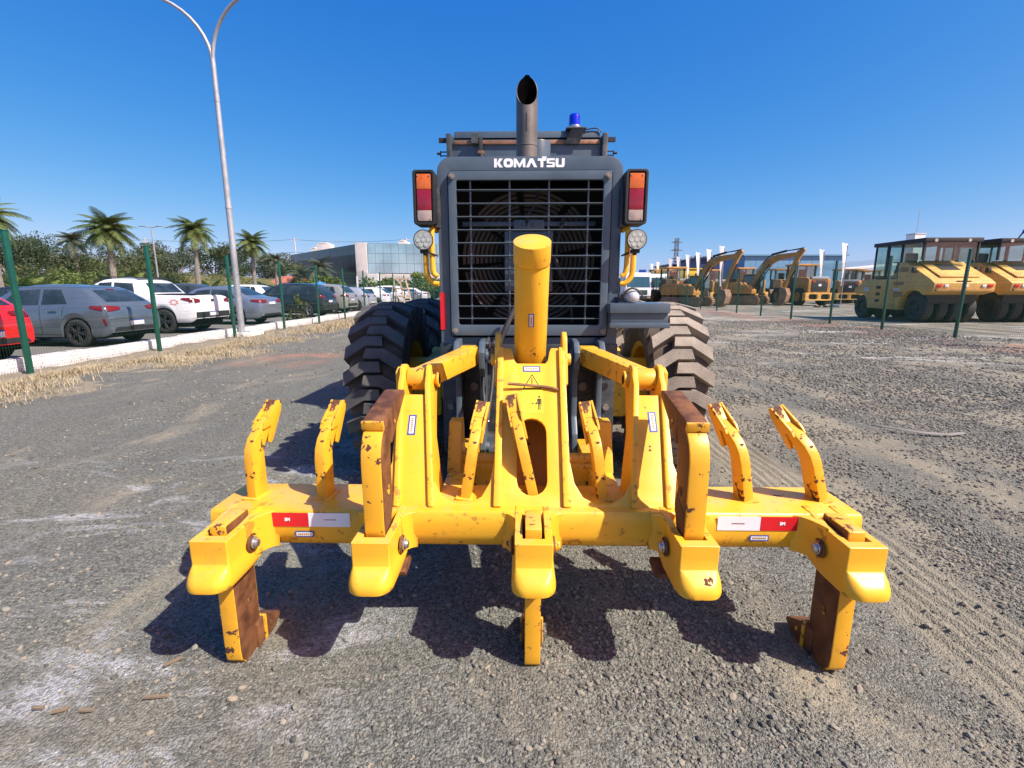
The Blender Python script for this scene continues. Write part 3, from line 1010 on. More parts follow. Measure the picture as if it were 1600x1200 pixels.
# maker's lettering on the hood
def strokes_text(name, word, x0, z0, h, y, m, parent):
    gl = {
        'K': ([[(0, 0), (.34, 0), (.34, 1), (0, 1)], [(.34, .42), (.62, 1), (1.05, 1), (.66, .5), (1.08, 0), (.64, 0), (.34, .40)]], 1.08),
        'O': (None, 1.14),
        'M': ([[(0, 0), (.30, 0), (.30, 1), (.0, 1)], [(.30, .52), (.62, 0), (.78, 0), (1.10, .52), (1.10, 1), (.70, .38), (.30, 1)], [(1.10, 0), (1.40, 0), (1.40, 1), (1.10, 1)]], 1.40),
        'A': ([[(0, 0), (.36, 0), (.66, .56), (.66, 1), (.48, 1)], [(.66, .56), (.98, 0), (1.34, 0), (.84, 1), (.66, 1)]], 1.34),
        'T': ([[(0, .72), (1.0, .72), (1.0, 1.0), (0, 1.0)], [(.33, 0), (.67, 0), (.67, .72), (.33, .72)], [(.50, 0.99), (1.05, 0.99), (1.05, 1.2), (.50, 1.2)]], 1.0),
        'S': ([[(0, .0), (.98, .0), (.98, .58), (.70, .58), (.70, .24), (0, .24)], [(.70, .40), (.70, .60), (.30, .60), (.30, .40)], [(.0, .42), (.30, .42), (.30, .76), (.96, .76), (.96, 1.0), (0, 1.0)]], 1.0),
        'U': ([[(0, .22), (.14, 0), (.94, 0), (1.08, .22), (1.08, 1), (.74, 1), (.74, .26), (.34, .26), (.34, 1), (0, 1)]], 1.08),
    }
    x = x0
    for ch in word:
        bm = NB()
        polys, adv = gl[ch]
        if polys is None:
            plate(bm, rrect(0, 0, 1.14, 1, .38, 5), [rrect(.36, .30, .78, .70, .15, 4)], lambda u, v, w: (x + u * h, y - w, z0 + v * h), 0.002)
        else:
            for i, pl in enumerate(polys):
                prism(bm, [(x + u * h, y - 0.0002 * i, z0 + v * h) for u, v in pl], (0, -0.002 - 0.0002 * i, 0))
        make(name, bm, m, parent, smooth=0)
        x += (adv + 0.07) * h
M_LOGO = mat('white_lettering', (0.85, 0.86, 0.88), 0.45, 0, 0.02)
strokes_text('logo_letter', 'KOMATSU', -0.217, 2.222, 0.0505, HY, M_LOGO, hood)

# --- lamps: tail lights, work lamps on yellow guard rails
for s in (1, -1):
    bm = NB()
    plate(bm, rrect(s * 0.632 - 0.066, 1.878, s * 0.632 + 0.066, 2.19, 0.018, 3), [], lambda u, v, w: (u, 3.07 + w, v), 0.13)
    plate(bm, rrect(s * 0.632 - 0.066, 1.878, s * 0.632 + 0.066, 2.19, 0.018, 3), [rrect(s * 0.632 - 0.050, 1.892, s * 0.632 + 0.050, 2.176, 0.01, 2)], lambda u, v, w: (u, 3.052 + w, v), 0.016)
    tl = G('tail_light', bm, M_BLK, bevel=0.004)
    for nm, z0, z1, m in (('orange_lens', 2.082, 2.168, M_ORANGE), ('red_lens', 1.963, 2.081, M_REDL), ('clear_lens', 1.9, 1.962, M_CLRL)):
        bm = NB(); box(bm, (s * 0.632 - 0.043, 3.056, z0), (s * 0.632 + 0.043, 3.072, z1))
        make(nm, bm, m, tl, bevel=0.003)
    for x in (-0.034, 0.034):
        for z in (2.158, 1.91):
            bm = NB(); cyl(bm, (s * 0.632 + x, 3.052, z), (s * 0.632 + x, 3.057, z), 0.004, n=8)
            make('lens_screw', bm, M_STEEL, tl)
    bm = NB()
    box(bm, (s * 0.57 - 0.02, 3.12, 1.87), (s * 0.57 + 0.02, 3.2, 2.1))
    make('lamp_bracket', bm, M_DGREY, tl, bevel=0.004)
    # rail
    bm = NB()
    xs = s * 0.585
    xo_ = s * 0.648
    tube(bm, curve([(xs, 3.2, 1.86), (s * 0.6, 3.14, 1.865), (s * 0.605, 3.12, 1.83), (s * 0.605, 3.12, 1.68), (s * 0.60, 3.12, 1.60), (s * 0.575, 3.12, 1.575)], 6), 0.017, 10)
    tube(bm, curve([(xo_, 3.14, 1.73), (xo_, 3.14, 1.62), (s * 0.637, 3.14, 1.57), (s * 0.605, 3.14, 1.535), (s * 0.57, 3.14, 1.53)], 6), 0.017, 10)
    tube(bm, curve([(s * 0.60, 3.13, 1.845), (s * 0.635, 3.13, 1.835), (xo_, 3.14, 1.80), (xo_, 3.14, 1.72)], 6), 0.015, 10)
    G('guard_rail', bm, M_YEL)
    bm = NB()
    c = Vector((s * 0.640, 3.03, 1.788)); ax = Vector((0, 1, 0.04))
    cyl(bm, c, c + ax * 0.055, 0.062, 0.045, n=28)
    wl = G('work_lamp', bm, M_BLK, bevel=0.004)
    bm = NB(); cyl(bm, c - ax * 0.004, c + ax * 0.01, 0.055, n=28)
    make('lamp_lens', bm, M_BULB, wl)
    bm = NB()
    for k in range(7):
        a = 2 * PI * k / 6
        r = 0.032 if k < 6 else 0
        q = c + Vector((r * math.cos(a), -0.004, r * math.sin(a)))
        cyl(bm, q, q + Vector((0, -0.002, 0)), 0.0125, n=10)
    make('lamp_reflector', bm, mat('lamp_reflector', (0.62, 0.63, 0.52), 0.25, 0.5, 0.2, 90), wl)
    bm = NB()
    box(bm, (c.x - 0.026, 3.05, 1.712), (c.x + 0.026, 3.08, 1.732)); box(bm, (c.x - 0.01, 3.06, 1.70), (c.x + 0.01, 3.085, 1.714))
    tube(bm, [(c.x - s * 0.03, 3.09, 1.715), (s * 0.57, 3.12, 1.70)], 0.006, 6)
    make('lamp_mount', bm, M_BLK, wl)
    # red side reflector low on the hood corner
bm = NB(); box(bm, (-0.568, HY - 0.004, 1.24), (-0.532, HY - 0.0005, 1.475)); G('side_reflector', bm, M_REDREF)
# --- step box with the reversing horn
bm = NB()
box(bm, (0.50, 3.02, 1.275), (0.852, 3.34, 1.355)); box(bm, (0.49, 3.0, 1.352), (0.858, 3.34, 1.412)); box(bm, (0.49, 2.992, 1.262), (0.86, 3.006, 1.296))
G('step_box', bm, M_GREY, bevel=0.008)
bm = NB()
c = Vector((0.635, 3.05, 1.45))
bmesh.ops.create_uvsphere(bm, u_segments=20, v_segments=12, radius=0.042, matrix=Matrix.Translation(c))
cyl(bm, c, c + Vector((-0.02, 0.05, 0.02)), 0.043, n=20)
hn = G('reverse_horn', bm, mat('silver_plastic', (0.55, 0.56, 0.58), 0.3, 0.2, 0.05), smooth=50)
bm = NB(); tube(bm, curve([(0.565, 3.08, 1.43), (0.60, 3.03, 1.492), (0.64, 3.02, 1.50), (0.685, 3.04, 1.47), (0.70, 3.07, 1.44)], 4), 0.006, 6); box(bm, (0.56, 3.08, 1.415), (0.62, 3.14, 1.47))
make('horn_guard', bm, M_EXH, hn)
# --- exhaust stack with slanted mouth
bm = NB()
EX, EY, ER = -0.012, 3.86, 0.078
n = 32
z_lo, z_hi = 2.80, 3.0
rings = [[], [], [], []]
for i in range(n):
    a = 2 * PI * i / n
    cx, cy = math.cos(a), math.sin(a)
    # mouth: far wall stands tall and comes to a point, near wall is cut away
    zt = 2.785 + 0.24 * ((cy + 1) / 2) ** 1.05 + 0.012 * (cy > 0.95)
    rings[0].append(bm.verts.new((EX + ER * cx, EY + ER * cy, 2.25)))
    rings[1].append(bm.verts.new((EX + ER * cx, EY + ER * cy, zt)))
    rings[2].append(bm.verts.new((EX + (ER - .006) * cx, EY + (ER - .006) * cy, zt)))
    rings[3].append(bm.verts.new((EX + (ER - .006) * cx, EY + (ER - .006) * cy, 2.4)))
for k in range(3):
    for i in range(n):
        j = (i + 1) % n
        f = bm.faces.new((rings[k][i], rings[k][j], rings[k + 1][j], rings[k + 1][i]))
        f.material_index = 1 if k == 2 else 0
box(bm, (EX - 0.002, EY - ER - 0.004, 2.62), (EX + 0.003, EY - ER + 0.004, 2.74))
lathe(bm, [(2.523, ER), (2.525, ER + .003), (2.529, ER + .003), (2.531, ER)], 'z', (EX, EY, 0), 32)
G('exhaust_stack', bm, [M_EXH, M_SOOT], smooth=45)
bm = NB()
cyl(bm, (0.07, 4.25, 2.25), (0.07, 4.25, 2.66), 0.115, n=28); cyl(bm, (0.10, 4.2, 2.25), (0.10, 4.2, 2.49), 0.19, n=32)
G('air_cleaner', bm, M_GREY, bevel=0.008)
bm = NB()
for s in (1, -1):
    tube(bm, curve([(s * 0.64 - 0.02, 4.9, 2.28), (s * 0.64, 4.9, 2.45), (s * 0.62, 4.95, 2.50), (s * 0.53, 5.0, 2.42), (s * 0.5, 5.0, 2.28)], 5), 0.022, 8)
G('hood_handle', bm, M_GALV)

# --- cab standing in front of the hood
CY = 5.0
bm = NB()
pxz(bm, [(-0.69, 1.1), (0.69, 1.1), (0.735, 2.86), (0.75, 2.94), (-0.75, 2.94), (-0.735, 2.86)], CY + 0.06, CY + 0.12)
pxz(bm, [(-0.72, 2.90), (0.72, 2.90), (0.70, 2.99), (-0.70, 2.99)], CY + 0.06, 6.75)
cab = G('cab', bm, M_GREY, bevel=0.012)
bm = NB()
for s in (1, -1):
    pxz(bm, [(s * 0.67, 1.1), (s * 0.72, 1.1), (s * 0.775, 2.955), (s * 0.725, 2.955)], CY, CY + 0.14)
    pxz(bm, [(s * 0.64, 1.1), (s * 0.69, 1.1), (s * 0.745, 2.955), (s * 0.695, 2.955)], 6.5, 6.62)
    box(bm, (s * 0.74 - 0.03, CY + 0.14, 2.86), (s * 0.74 + 0.02, 6.5, 2.955))
make('cab_post', bm, M_DGREY, cab, bevel=0.008)
bm = NB()
for s in (1, -1):
    pxz(bm, [(s * 0.685, 1.4), (s * 0.69, 1.4), (s * 0.735, 2.85), (s * 0.73, 2.85)], CY + 0.14, 6.5)
make('cab_glass', bm, M_CARGLS, cab)
bm = NB(); box(bm, (-0.70, CY + 0.036, 2.865), (0.70, CY + 0.056, 2.90)); make('rain_gutter', bm, M_BRONZE, cab, bevel=0.004)
bm = NB()
box(bm, (-0.53, CY - 0.02, 2.86), (-0.47, CY + 0.04, 2.945)); box(bm, (-0.455, CY + 0.01, 2.80), (-0.425, CY + 0.04, 2.92)); box(bm, (-0.47, CY - 0.0, 2.775), (-0.41, CY + 0.05, 2.80), mi=1)
cyl(bm, (-0.44, CY + 0.02, 2.775), (-0.44, CY + 0.02, 2.745), 0.028, n=12)
make('wiper_motor', bm, [M_DGREY, M_BRONZE], cab)
bm = NB()
for s in (1, -1):
    box(bm, (s * 0.815 - 0.035, CY + 0.04, 2.885), (s * 0.815 + 0.035, CY + 0.07, 2.925))
    x0 = s * 0.765
    for z in (2.80, 2.765):
        tube(bm, [(x0, CY + 0.05, z), (x0 + s * 0.07, CY + 0.05, z)], 0.006, 6)
    tube(bm, [(x0 + s * 0.07, CY + 0.05, 2.755), (x0 + s * 0.07, CY + 0.05, 2.81)], 0.006, 6)
    cyl(bm, (x0 + s * 0.07, CY + 0.05, 2.785), (x0 + s * 0.105, CY + 0.05, 2.785), 0.012, n=8)
make('hinge', bm, M_BLK, cab)
bm = NB()
prism(bm, [(0.36, CY + 0.02, 2.86), (0.50, CY + 0.02, 2.86), (0.55, CY - 0.02, 2.985), (0.42, CY - 0.02, 2.985)], (0, 0.012, 0)); box(bm, (0.37, CY - 0.03, 2.985), (0.56, CY + 0.14, 2.995))
bb = G('beacon', bm, M_DGREY)
bm = NB(); lathe(bm, [(3.0, 0.001), (3.0, 0.058), (3.015, 0.062), (3.03, 0.060), (3.03, 0.001)], 'z', (0.455, CY + 0.05, -0.006), 24); make('beacon_base', bm, M_STEEL, bb)
M_BEAC = mat('blue_beacon', (0.004, 0.02, 0.55), 0.08, 0, 0.05, coat=0.6)
bm = NB(); lathe(bm, [(3.025, 0.055), (3.11, 0.052), (3.125, 0.046), (3.132, 0.03), (3.135, 0.001)], 'z', (0.455, CY + 0.05, 0), 24, close=False); make('beacon_dome', bm, M_BEAC, bb, smooth=60)
bm = NB(); tube(bm, curve([(0.53, CY + 0.05, 2.985), (0.60, CY + 0.05, 3.0), (0.67, CY + 0.05, 3.005), (0.72, CY + 0.05, 2.97)], 4), 0.006, 6); make('beacon_cable', bm, M_RUBBER, bb)

# --- lower rear wall, counterweight and hitch brackets
bm = NB()
box(bm, (-0.575, 3.19, 0.40), (0.575, 3.32, 1.10)); pxz(bm, [(-0.575, 1.06), (0.575, 1.06), (0.575, 1.15), (-0.575, 1.15)], 3.14, 3.2)
G('rear_wall', bm, M_DGREY, bevel=0.01)
bm = NB(); box(bm, (-0.50, 3.0, 0.30), (0.50, 3.19, 0.46)); pyz(bm, [(3.0, 0.46), (3.19, 0.46), (3.19, 0.55), (3.06, 0.52)], -0.42, 0.42)
G('counterweight', bm, M_DGREY, bevel=0.015)
for s in (1, -1):
    bm = NB()
    for x in (s * 0.29, s * 0.445):
        pyz(bm, [(2.98, 1.18), (3.19, 1.19), (3.19, 0.40), (3.02, 0.40), (2.93, 0.50), (2.94, 0.60), (3.02, 0.70), (3.02, 0.95), (2.93, 1.02), (2.92, 1.12)], x - 0.018, x + 0.018)
    cyl(bm, (s * 0.25, 3.0, 1.09), (s * 0.49, 3.0, 1.09), 0.03, n=16); cyl(bm, (s * 0.25, 3.0, 0.50), (s * 0.49, 3.0, 0.50), 0.03, n=16)
    cyl(bm, (s * 0.255, 3.0, 1.09), (s * 0.272, 3.0, 1.09), 0.045, n=16)
    G('hitch_bracket', bm, M_GREY, bevel=0.008)
for s in (1, -1):
    for x, z, r_ in ((0.36, 0.62, 0.03), (0.36, 0.86, 0.03), (0.52, 0.72, 0.022), (0.52, 0.96, 0.022)):
        bm = NB(); cyl(bm, (s * x, 3.175, z), (s * x, 3.19, z), r_, n=8)
        G('hitch_bolt', bm, M_BOLT)
bm = NB()
tube(bm, curve([(-0.09, 3.05, 1.38), (-0.14, 3.0, 1.27), (-0.185, 2.96, 1.15), (-0.19, 2.88, 1.0), (-0.17, 2.7, 0.85), (-0.17, 2.6, 0.78)]), 0.017, 10)
tube(bm, curve([(-0.255, 3.08, 1.14), (-0.285, 3.04, 1.02), (-0.285, 2.98, 0.86), (-0.26, 2.9, 0.74)]), 0.011, 8)
tube(bm, curve([(-0.215, 3.08, 1.14), (-0.225, 3.05, 1.02), (-0.23, 2.98, 0.9), (-0.25, 2.85, 0.72)]), 0.011, 8)
G('hydraulic_hose', bm, M_RUBBER)
bm = NB()
for x in (-0.255, -0.215):
    cyl(bm, (x, 3.09, 1.13), (x, 3.075, 1.165), 0.02, n=10); cyl(bm, (x, 3.075, 1.165), (x, 3.12, 1.18), 0.017, n=8)
cyl(bm, (-0.262, 2.91, 0.76), (-0.255, 2.87, 0.70), 0.016, n=8)
G('hose_fitting', bm, M_STEEL)
# ------------------------------------------------------------------ rear ripper (parts of the grader)
def slope(u, v, w=0.0):
    """point on the leaning front plate: u across, v up the slope, w proud of it"""
    return Vector((u, 1.9 + 0.616 * v - 0.788 * w, 0.595 + 0.788 * v + 0.616 * w))
bm = NB()
beam_prof = [(1.853, 0.592), (1.862, 0.602), (2.13, 0.602), (2.14, 0.59), (2.14, 0.47), (2.11, 0.44), (1.93, 0.432), (1.885, 0.438), (1.862, 0.458), (1.850, 0.50), (1.848, 0.55)]
pyz(bm, beam_prof, -1.335, 1.335)
beam = G('ripper_beam', bm, M_YEL, bevel=0.004, limit=40)
# weld line and gusset wings where the pockets meet the beam are modelled with the pockets

# --- one pocket: hollow box with a rounded nose
def pocket(X, gusset=0):
    lv = [(0.588, 0.071, 1.620, 0.006, 1.93), (0.54, 0.071, 1.620, 0.006, 1.93), (0.494, 0.071, 1.620, 0.008, 1.92), (0.480, 0.0745, 1.599, 0.026, 1.91), (0.462, 0.0785, 1.574, 0.046, 1.90), (0.446, 0.081, 1.561, 0.056, 1.88), (0.430, 0.082, 1.556, 0.058, 1.84), (0.414, 0.081, 1.558, 0.058, 1.78), (0.405, 0.074, 1.570, 0.052, 1.72)]
    bm = NB()
    rings = []
    def ring(z, hw, yf, r, yb):
        pts = [(-hw, yb), (-hw, yb - 0.3 * (yb - yf - r)), (-hw, yf + r + 0.001)]
        for i in range(1, 6):
            t = PI + PI / 2 * i / 6
            pts.append((-hw + r + r * math.cos(t), yf + r + r * math.sin(t)))
        pts += [(-hw + r, yf), (hw - r, yf)]
        for i in range(1, 6):
            t = 1.5 * PI + PI / 2 * i / 6
            pts.append((hw - r + r * math.cos(t), yf + r + r * math.sin(t)))
        pts += [(hw, yf + r + 0.001), (hw, yb - 0.3 * (yb - yf - r)), (hw, yb)]
        return [bm.verts.new((X + x, y, z)) for x, y in pts]
    for z, hw, yf, r, yb in lv:
        rings.append(ring(z, hw, yf, r, yb))
    n = len(rings[0])
    for a, b in zip(rings[:-1], rings[1:]):
        for i in range(n - 1):
            bm.faces.new((a[i], a[i + 1], b[i + 1], b[i]))
        bm.faces.new((a[n - 1], a[0], b[0], b[n - 1]))
    bm.faces.new(list(reversed(rings[-1])))
    # top rim and slot
    inner_top = [bm.verts.new((X + max(-0.042, min(0.042, v.co.x - X)), max(1.665, min(1.90, v.co.y)), 0.588)) for v in rings[0]]
    inner_bot = [bm.verts.new((v.co.x, v.co.y, 0.50)) for v in inner_top]
    for a, b in ((rings[0], inner_top), (inner_top, inner_bot)):
        for i in range(n):
            j = (i + 1) % n
            bm.faces.new((a[j], a[i], b[i], b[j]))
    bmesh.ops.remove_doubles(bm, verts=bm.verts, dist=0.0002)
    for f in [f for f in bm.faces if f.calc_area() < 1e-9]:
        bm.faces.remove(f)
    bmesh.ops.recalc_face_normals(bm, faces=bm.faces)
    # flanks: raised webs that climb from the front rim to the beam top
    for s in (1, -1):
        pyz(bm, [(1.68, 0.586), (1.78, 0.592), (1.86, 0.604), (1.93, 0.606), (1.93, 0.50), (1.68, 0.50)], X + s * 0.0435, X + s * 0.0705)
    # curved wings that tie the flank into the beam face
    for s in ((-1, 1) if gusset == 0 else (gusset,)):
        reach = 0.055 if gusset == 0 else 0.075
        pl = [(X + s * 0.069, 1.74 if gusset else 1.80)]
        for i in range(7):
            t = i / 6
            pl.append((X + s * (0.069 + reach * t), (1.74 if gusset else 1.80) + (1.852 - (1.74 if gusset else 1.80)) * (1 - (1 - t) ** 2.2)))
        pl.append((X + s * (0.069 + reach), 1.856)); pl.append((X + s * 0.069, 1.9))
        pl = pl[1:]
        pxy(bm, pl if s > 0 else list(reversed(pl)), 0.442, 0.5985)
    o = G('shank_pocket', bm, M_YEL, bevel=0.003, seg=1, limit=50, smooth=42)
    # locking pin with its ring
    for s in (1, -1):
        bm = NB()
        c = Vector((X + s * 0.073, 1.765, 0.505))
        cyl(bm, c, c + Vector((s * 0.022, 0, 0)), 0.025, n=18)
        cyl(bm, c + Vector((s * 0.022, 0, 0)), c + Vector((s * 0.034, 0, 0)), 0.019, 0.015, n=18)
        make('locking_pin', bm, [M_STEEL if s * X < 0 else M_YELW], o, bevel=0.002, seg=1)
        bm = NB()
        c = Vector((X + s * 0.0735, 1.765, 0.505))
        pts = [c + Vector((s * 0.008, 0.033 * math.cos(t), 0.033 * math.sin(t))) for t in np.linspace(0.6, 5.6, 18)]
        tube(bm, pts, 0.005, 6)
        make('spring_ring', bm, M_RUST, o)
    return o
PX = [-1.2, -0.6, 0.0, 0.6, 1.2]
for i, X in enumerate(PX):
    pocket(X, 1 if i == 0 else (-1 if i == 4 else 0))

def sided(bm, flank=1):
    """paint stays on narrow faces, the broad flanks are bare rusty steel"""
    bm.normal_update()
    for f in bm.faces:
        if abs(f.normal.x) > 0.7: f.material_index = flank
def low_shank(X):
    bm = NB()
    pyz(bm, [(1.685, 0.612), (1.695, 0.617), (1.84, 0.617), (1.845, 0.61), (1.845, 0.05), (1.82, 0.005), (1.76, -0.012), (1.72, -0.005), (1.69, 0.03), (1.685, 0.07)], X - 0.031, X + 0.031)
    sided(bm)
    sh = G('ripper_shank', bm, [M_YELW, M_RUST], bevel=0.006, smooth=30)
    bm = NB()
    pyz(bm, [(1.80, -0.010), (1.80, 0.105), (1.845, 0.118), (1.87, 0.105), (1.985, 0.045), (1.99, 0.028), (1.94, 0.0), (1.88, -0.010)], X - 0.043, X + 0.043)
    sided(bm)
    make('ripper_tip', bm, [M_RUST, M_RUST], sh, bevel=0.006)
    bm = NB(); box(bm, (X - 0.049, 1.845, -0.005), (X + 0.049, 1.862, 0.118))
    make('tip_collar', bm, M_YELW, sh, bevel=0.004)
    bm = NB(); cyl(bm, (X - 0.034, 1.765, 0.235), (X + 0.034, 1.765, 0.235), 0.016, n=14)
    make('pin_hole', bm, M_YELW, sh)
    bm = NB(); cyl(bm, (X - 0.046, 1.90, 0.045), (X + 0.046, 1.90, 0.045), 0.011, n=12)
    make('tip_pin', bm, M_YELW, sh)
def raised_shank(X):
    bm = NB()
    pts = [(1.69, 0.565), (1.682, 0.60), (1.682, 0.87), (1.688, 0.91), (1.704, 0.945), (1.73, 0.975), (1.77, 1.00), (1.86, 1.02), (1.90, 0.985), (1.86, 0.945), (1.835, 0.90), (1.825, 0.85), (1.825, 0.66), (1.78, 0.565)]
    pyz(bm, pts, X - 0.037, X + 0.037)
    sided(bm)
    sh = G('ripper_shank', bm, [M_YELW, M_RUST], bevel=0.007, smooth=30)
    bm = NB()
    pyz(bm, [(1.735, 0.985), (1.735, 1.012), (1.76, 1.024), (2.04, 1.070), (2.085, 1.066), (2.09, 1.045), (1.88, 0.92), (1.85, 0.895), (1.835, 0.905), (1.85, 0.965)], X - 0.040, X + 0.040)
    sided(bm)
    tp = make('ripper_tip', bm, [M_RUST, M_RUST], sh, bevel=0.006)
    bm = NB(); q = Matrix.Rotation(0.165, 3, 'X')
    box(bm, (X - 0.022, 1.86, 1.0430), (X + 0.022, 2.04, 1.0545), rot=q)
    make('tip_paint_patch', bm, M_YELW, sh, bevel=0.004)
    bm = NB(); box(bm, (X - 0.042, 1.727, 0.982), (X + 0.042, 1.742, 1.018), rot=Matrix.Rotation(R(12), 3, 'X')); 
    make('tip_collar', bm, M_YELW, sh, bevel=0.004)
    bm = NB()
    cyl(bm, (X - 0.040, 1.765, 0.735), (X + 0.040, 1.765, 0.735), 0.019, n=14)
    make('pin_hole', bm, M_YELW, sh)
    bm = NB(); cyl(bm, (X - 0.042, 1.90, 0.975), (X + 0.042, 1.90, 0.975), 0.013, n=12)
    make('tip_pin', bm, M_YELW, tp)
    bm = NB(); pyz(bm, [(1.70, 0.60), (1.70, 0.66), (1.80, 0.72), (1.81, 0.64), (1.77, 0.60)], X - 0.0385, X + 0.0385)
    make('paint_patch', bm, M_YELW, sh)
    bm = NB()
    pyz(bm, [(1.80, 0.36), (1.86, 0.39), (1.92, 0.37), (1.93, 0.345), (1.87, 0.335), (1.81, 0.335)], X - 0.045 - 0.05 * (1 if X > 0 else -1), X + 0.03 - 0.05 * (1 if X > 0 else -1))
    make('shank_end', bm, M_RUST, sh, bevel=0.006)
for X in (PX[0], PX[2], PX[4]): low_shank(X)
for X in (PX[1], PX[3]): raised_shank(X)

# --- scarifier teeth standing on the beam
def scarifier():
    bm = NB()
    back = [(2.045, 0.60), (2.045, 0.80), (2.055, 0.85), (2.085, 0.895), (2.15, 0.955)]
    front = [(2.12, 0.992), (2.05, 0.945), (2.0, 0.90), (1.975, 0.855), (1.965, 0.80), (1.962, 0.60)]
    pyz(bm, [(2.03, 0.43), (2.045, 0.60)] + back[1:] + front + [(1.98, 0.43)], -0.0215, 0.0215)
    sh = G('scarifier_shank', bm, M_YELW, bevel=0.005, smooth=30)
    bm = NB()
    pts = [(2.045, 0.935), (2.06, 0.965), (2.165, 1.055), (2.182, 1.045), (2.175, 1.00), (2.10, 0.865), (2.085, 0.85), (2.072, 0.862), (2.10, 0.94)]
    for s in (1, -1):
        pyz(bm, pts, s * 0.0225, s * 0.031)
    pyz(bm, [(2.105, 0.985), (2.165, 1.054), (2.181, 1.044), (2.174, 1.00), (2.15, 0.965)], -0.0223, 0.0223)
    pyz(bm, [(2.10, 0.868), (2.173, 0.998), (2.150, 0.957), (2.088, 0.853)], -0.0223, 0.0223)
    make('scarifier_tooth', bm, M_YELW, sh, bevel=0.003)
    bm = NB()
    box(bm, (-0.040, 1.945, 0.600), (0.040, 2.06, 0.608))
    make('scarifier_collar', bm, M_YEL, sh, bevel=0.003)
    bm = NB()
    pxz(bm, [(-0.05, 0.436), (0.05, 0.436), (0.035, 0.405), (-0.03, 0.405)], 1.97, 2.04)
    make('scarifier_socket', bm, M_YEL, sh, bevel=0.003)
    return sh
SQ = 0.875
sc0 = scarifier()
def stand(o, X, dy, tilt, yaw, sq, tip=0.0, dz=0.0):
    m_ = Matrix.Translation((X, 2.0 + dy - GO[1], 0.6 + dz)) @ Matrix.Rotation(yaw, 4, 'Z') @ Matrix.Rotation(tilt, 4, 'Y') @ Matrix.Rotation(tip, 4, 'X') @ Matrix.Diagonal((1, 1, sq, 1)) @ Matrix.Translation((0, -2.0, -0.6))
    o.location, o.rotation_euler, o.scale = m_.to_translation(), m_.to_euler(), m_.to_scale()
for i, (X, dy, tilt, yaw) in enumerate(((-1.215, 0.0, 0.0, -0.14), (-0.912, 0.006, 0.0, -0.11), (-0.290, 0.012, 0.15, -0.05), (0.305, 0.012, -0.12, 0.06), (0.925, 0.006, -0.17, 0.17), (1.245, 0.01, -0.29, 0.20))):
    o = sc0 if i == 0 else copy_tree(sc0, grader)
    stand(o, X, dy, tilt, yaw, SQ)
o = copy_tree(sc0, grader)
stand(o, 0.012, -0.004, R(-12.5), 0.05, 1.0, R(-2), -0.012)
bm = NB(); tube(bm, curve([slope(-0.11, 0.572, 0.03), slope(-0.03, 0.570, 0.022), slope(0.06, 0.566, 0.012), slope(0.125, 0.552, 0.010)], 5), 0.007, 8)
G('bent_rod', bm, M_BRONZE)

# --- leaning front plate with slot, centre tower, two arms
half = [(0.655, 0.0), (0.655, 0.03), (0.615, 0.20), (0.628, 0.53), (0.495, 0.53), (0.452, 0.22), (0.425, 0.12), (0.385, 0.055), (0.33, 0.022), (0.27, 0.02), (0.215, 0.05), (0.182, 0.11), (0.160, 0.24), (0.156, 0.785), (0.098, 0.785), (0.090, 0.765), (0.080, 0.712), (0.068, 0.698)]
outl = half + [(-u, v) for u, v in reversed(half)]
bm = NB()
plate(bm, outl, [stadium(0.0, 0.233, 0.132, 0.355, 8)], lambda u, v, w: slope(u, v, -w), 0.022)
fp = G('ripper_frame', bm, M_YEL, bevel=0.004, seg=2, smooth=30)
bm = NB()
# raised strips down the tower edges and arms
for s in (1, -1):
    prism(bm, [slope(s * u, v, 0.002) for u, v in ((0.130, 0.004), (0.163, 0.004), (0.163, 0.78), (0.134, 0.78))], slope(0, 0, 0.018) - slope(0, 0, 0.0))
    # tower side walls going forward
    pyz(bm, [(1.90, 0.60), (2.383, 1.212), (2.50, 1.17), (2.52, 0.95), (2.36, 0.66), (2.14, 0.60)], s * 0.150 - 0.010, s * 0.150 + 0.010)
    # rounded ears beside the cylinder foot
    pts = [(2.28, 1.05)]
    for i in range(9):
        t = PI * 0.95 - PI * 1.1 * i / 8
        pts.append((2.43 + 0.062 * math.cos(t), 1.235 + 0.055 * math.sin(t)))
    pts.append((2.50, 0.98))
    pyz(bm, pts, s * 0.152, s * 0.176)
    cyl(bm, (s * 0.16, 2.43, 1.15), (s * 0.20, 2.43, 1.15), 0.03, n=16)
    # arm side plates with round lugs (leaning outward a little)
    for xb in (0.43, 0.556):
        pr = [slope(0, 0.0, 0.017), slope(0, 0.575, 0.017)]
        ply = [(p.y, p.z) for p in pr]
        for i in range(11):
            t = PI * 0.86 - PI * 1.12 * i / 10
            ply.append((2.36 + 0.074 * math.cos(t), 1.062 + 0.074 * math.sin(t)))
        ply += [(2.34, 0.93), (2.21, 0.78), (2.13, 0.604)]
        vs0 = len(bm.verts)
        fs = pyz(bm, ply, s * xb, s * (xb + 0.026))
        vv = {v for f in fs for v in f.verts}
        for v in vv:
            v.co.x += s * max(0, v.co.z - 0.6) * 0.105
            if xb < 0.5: v.co.x += -s * 0.02 * max(0, (0.8 - v.co.z)) / 0.2
make('frame_web', bm, M_YEL, fp, bevel=0.006, seg=2, smooth=35)
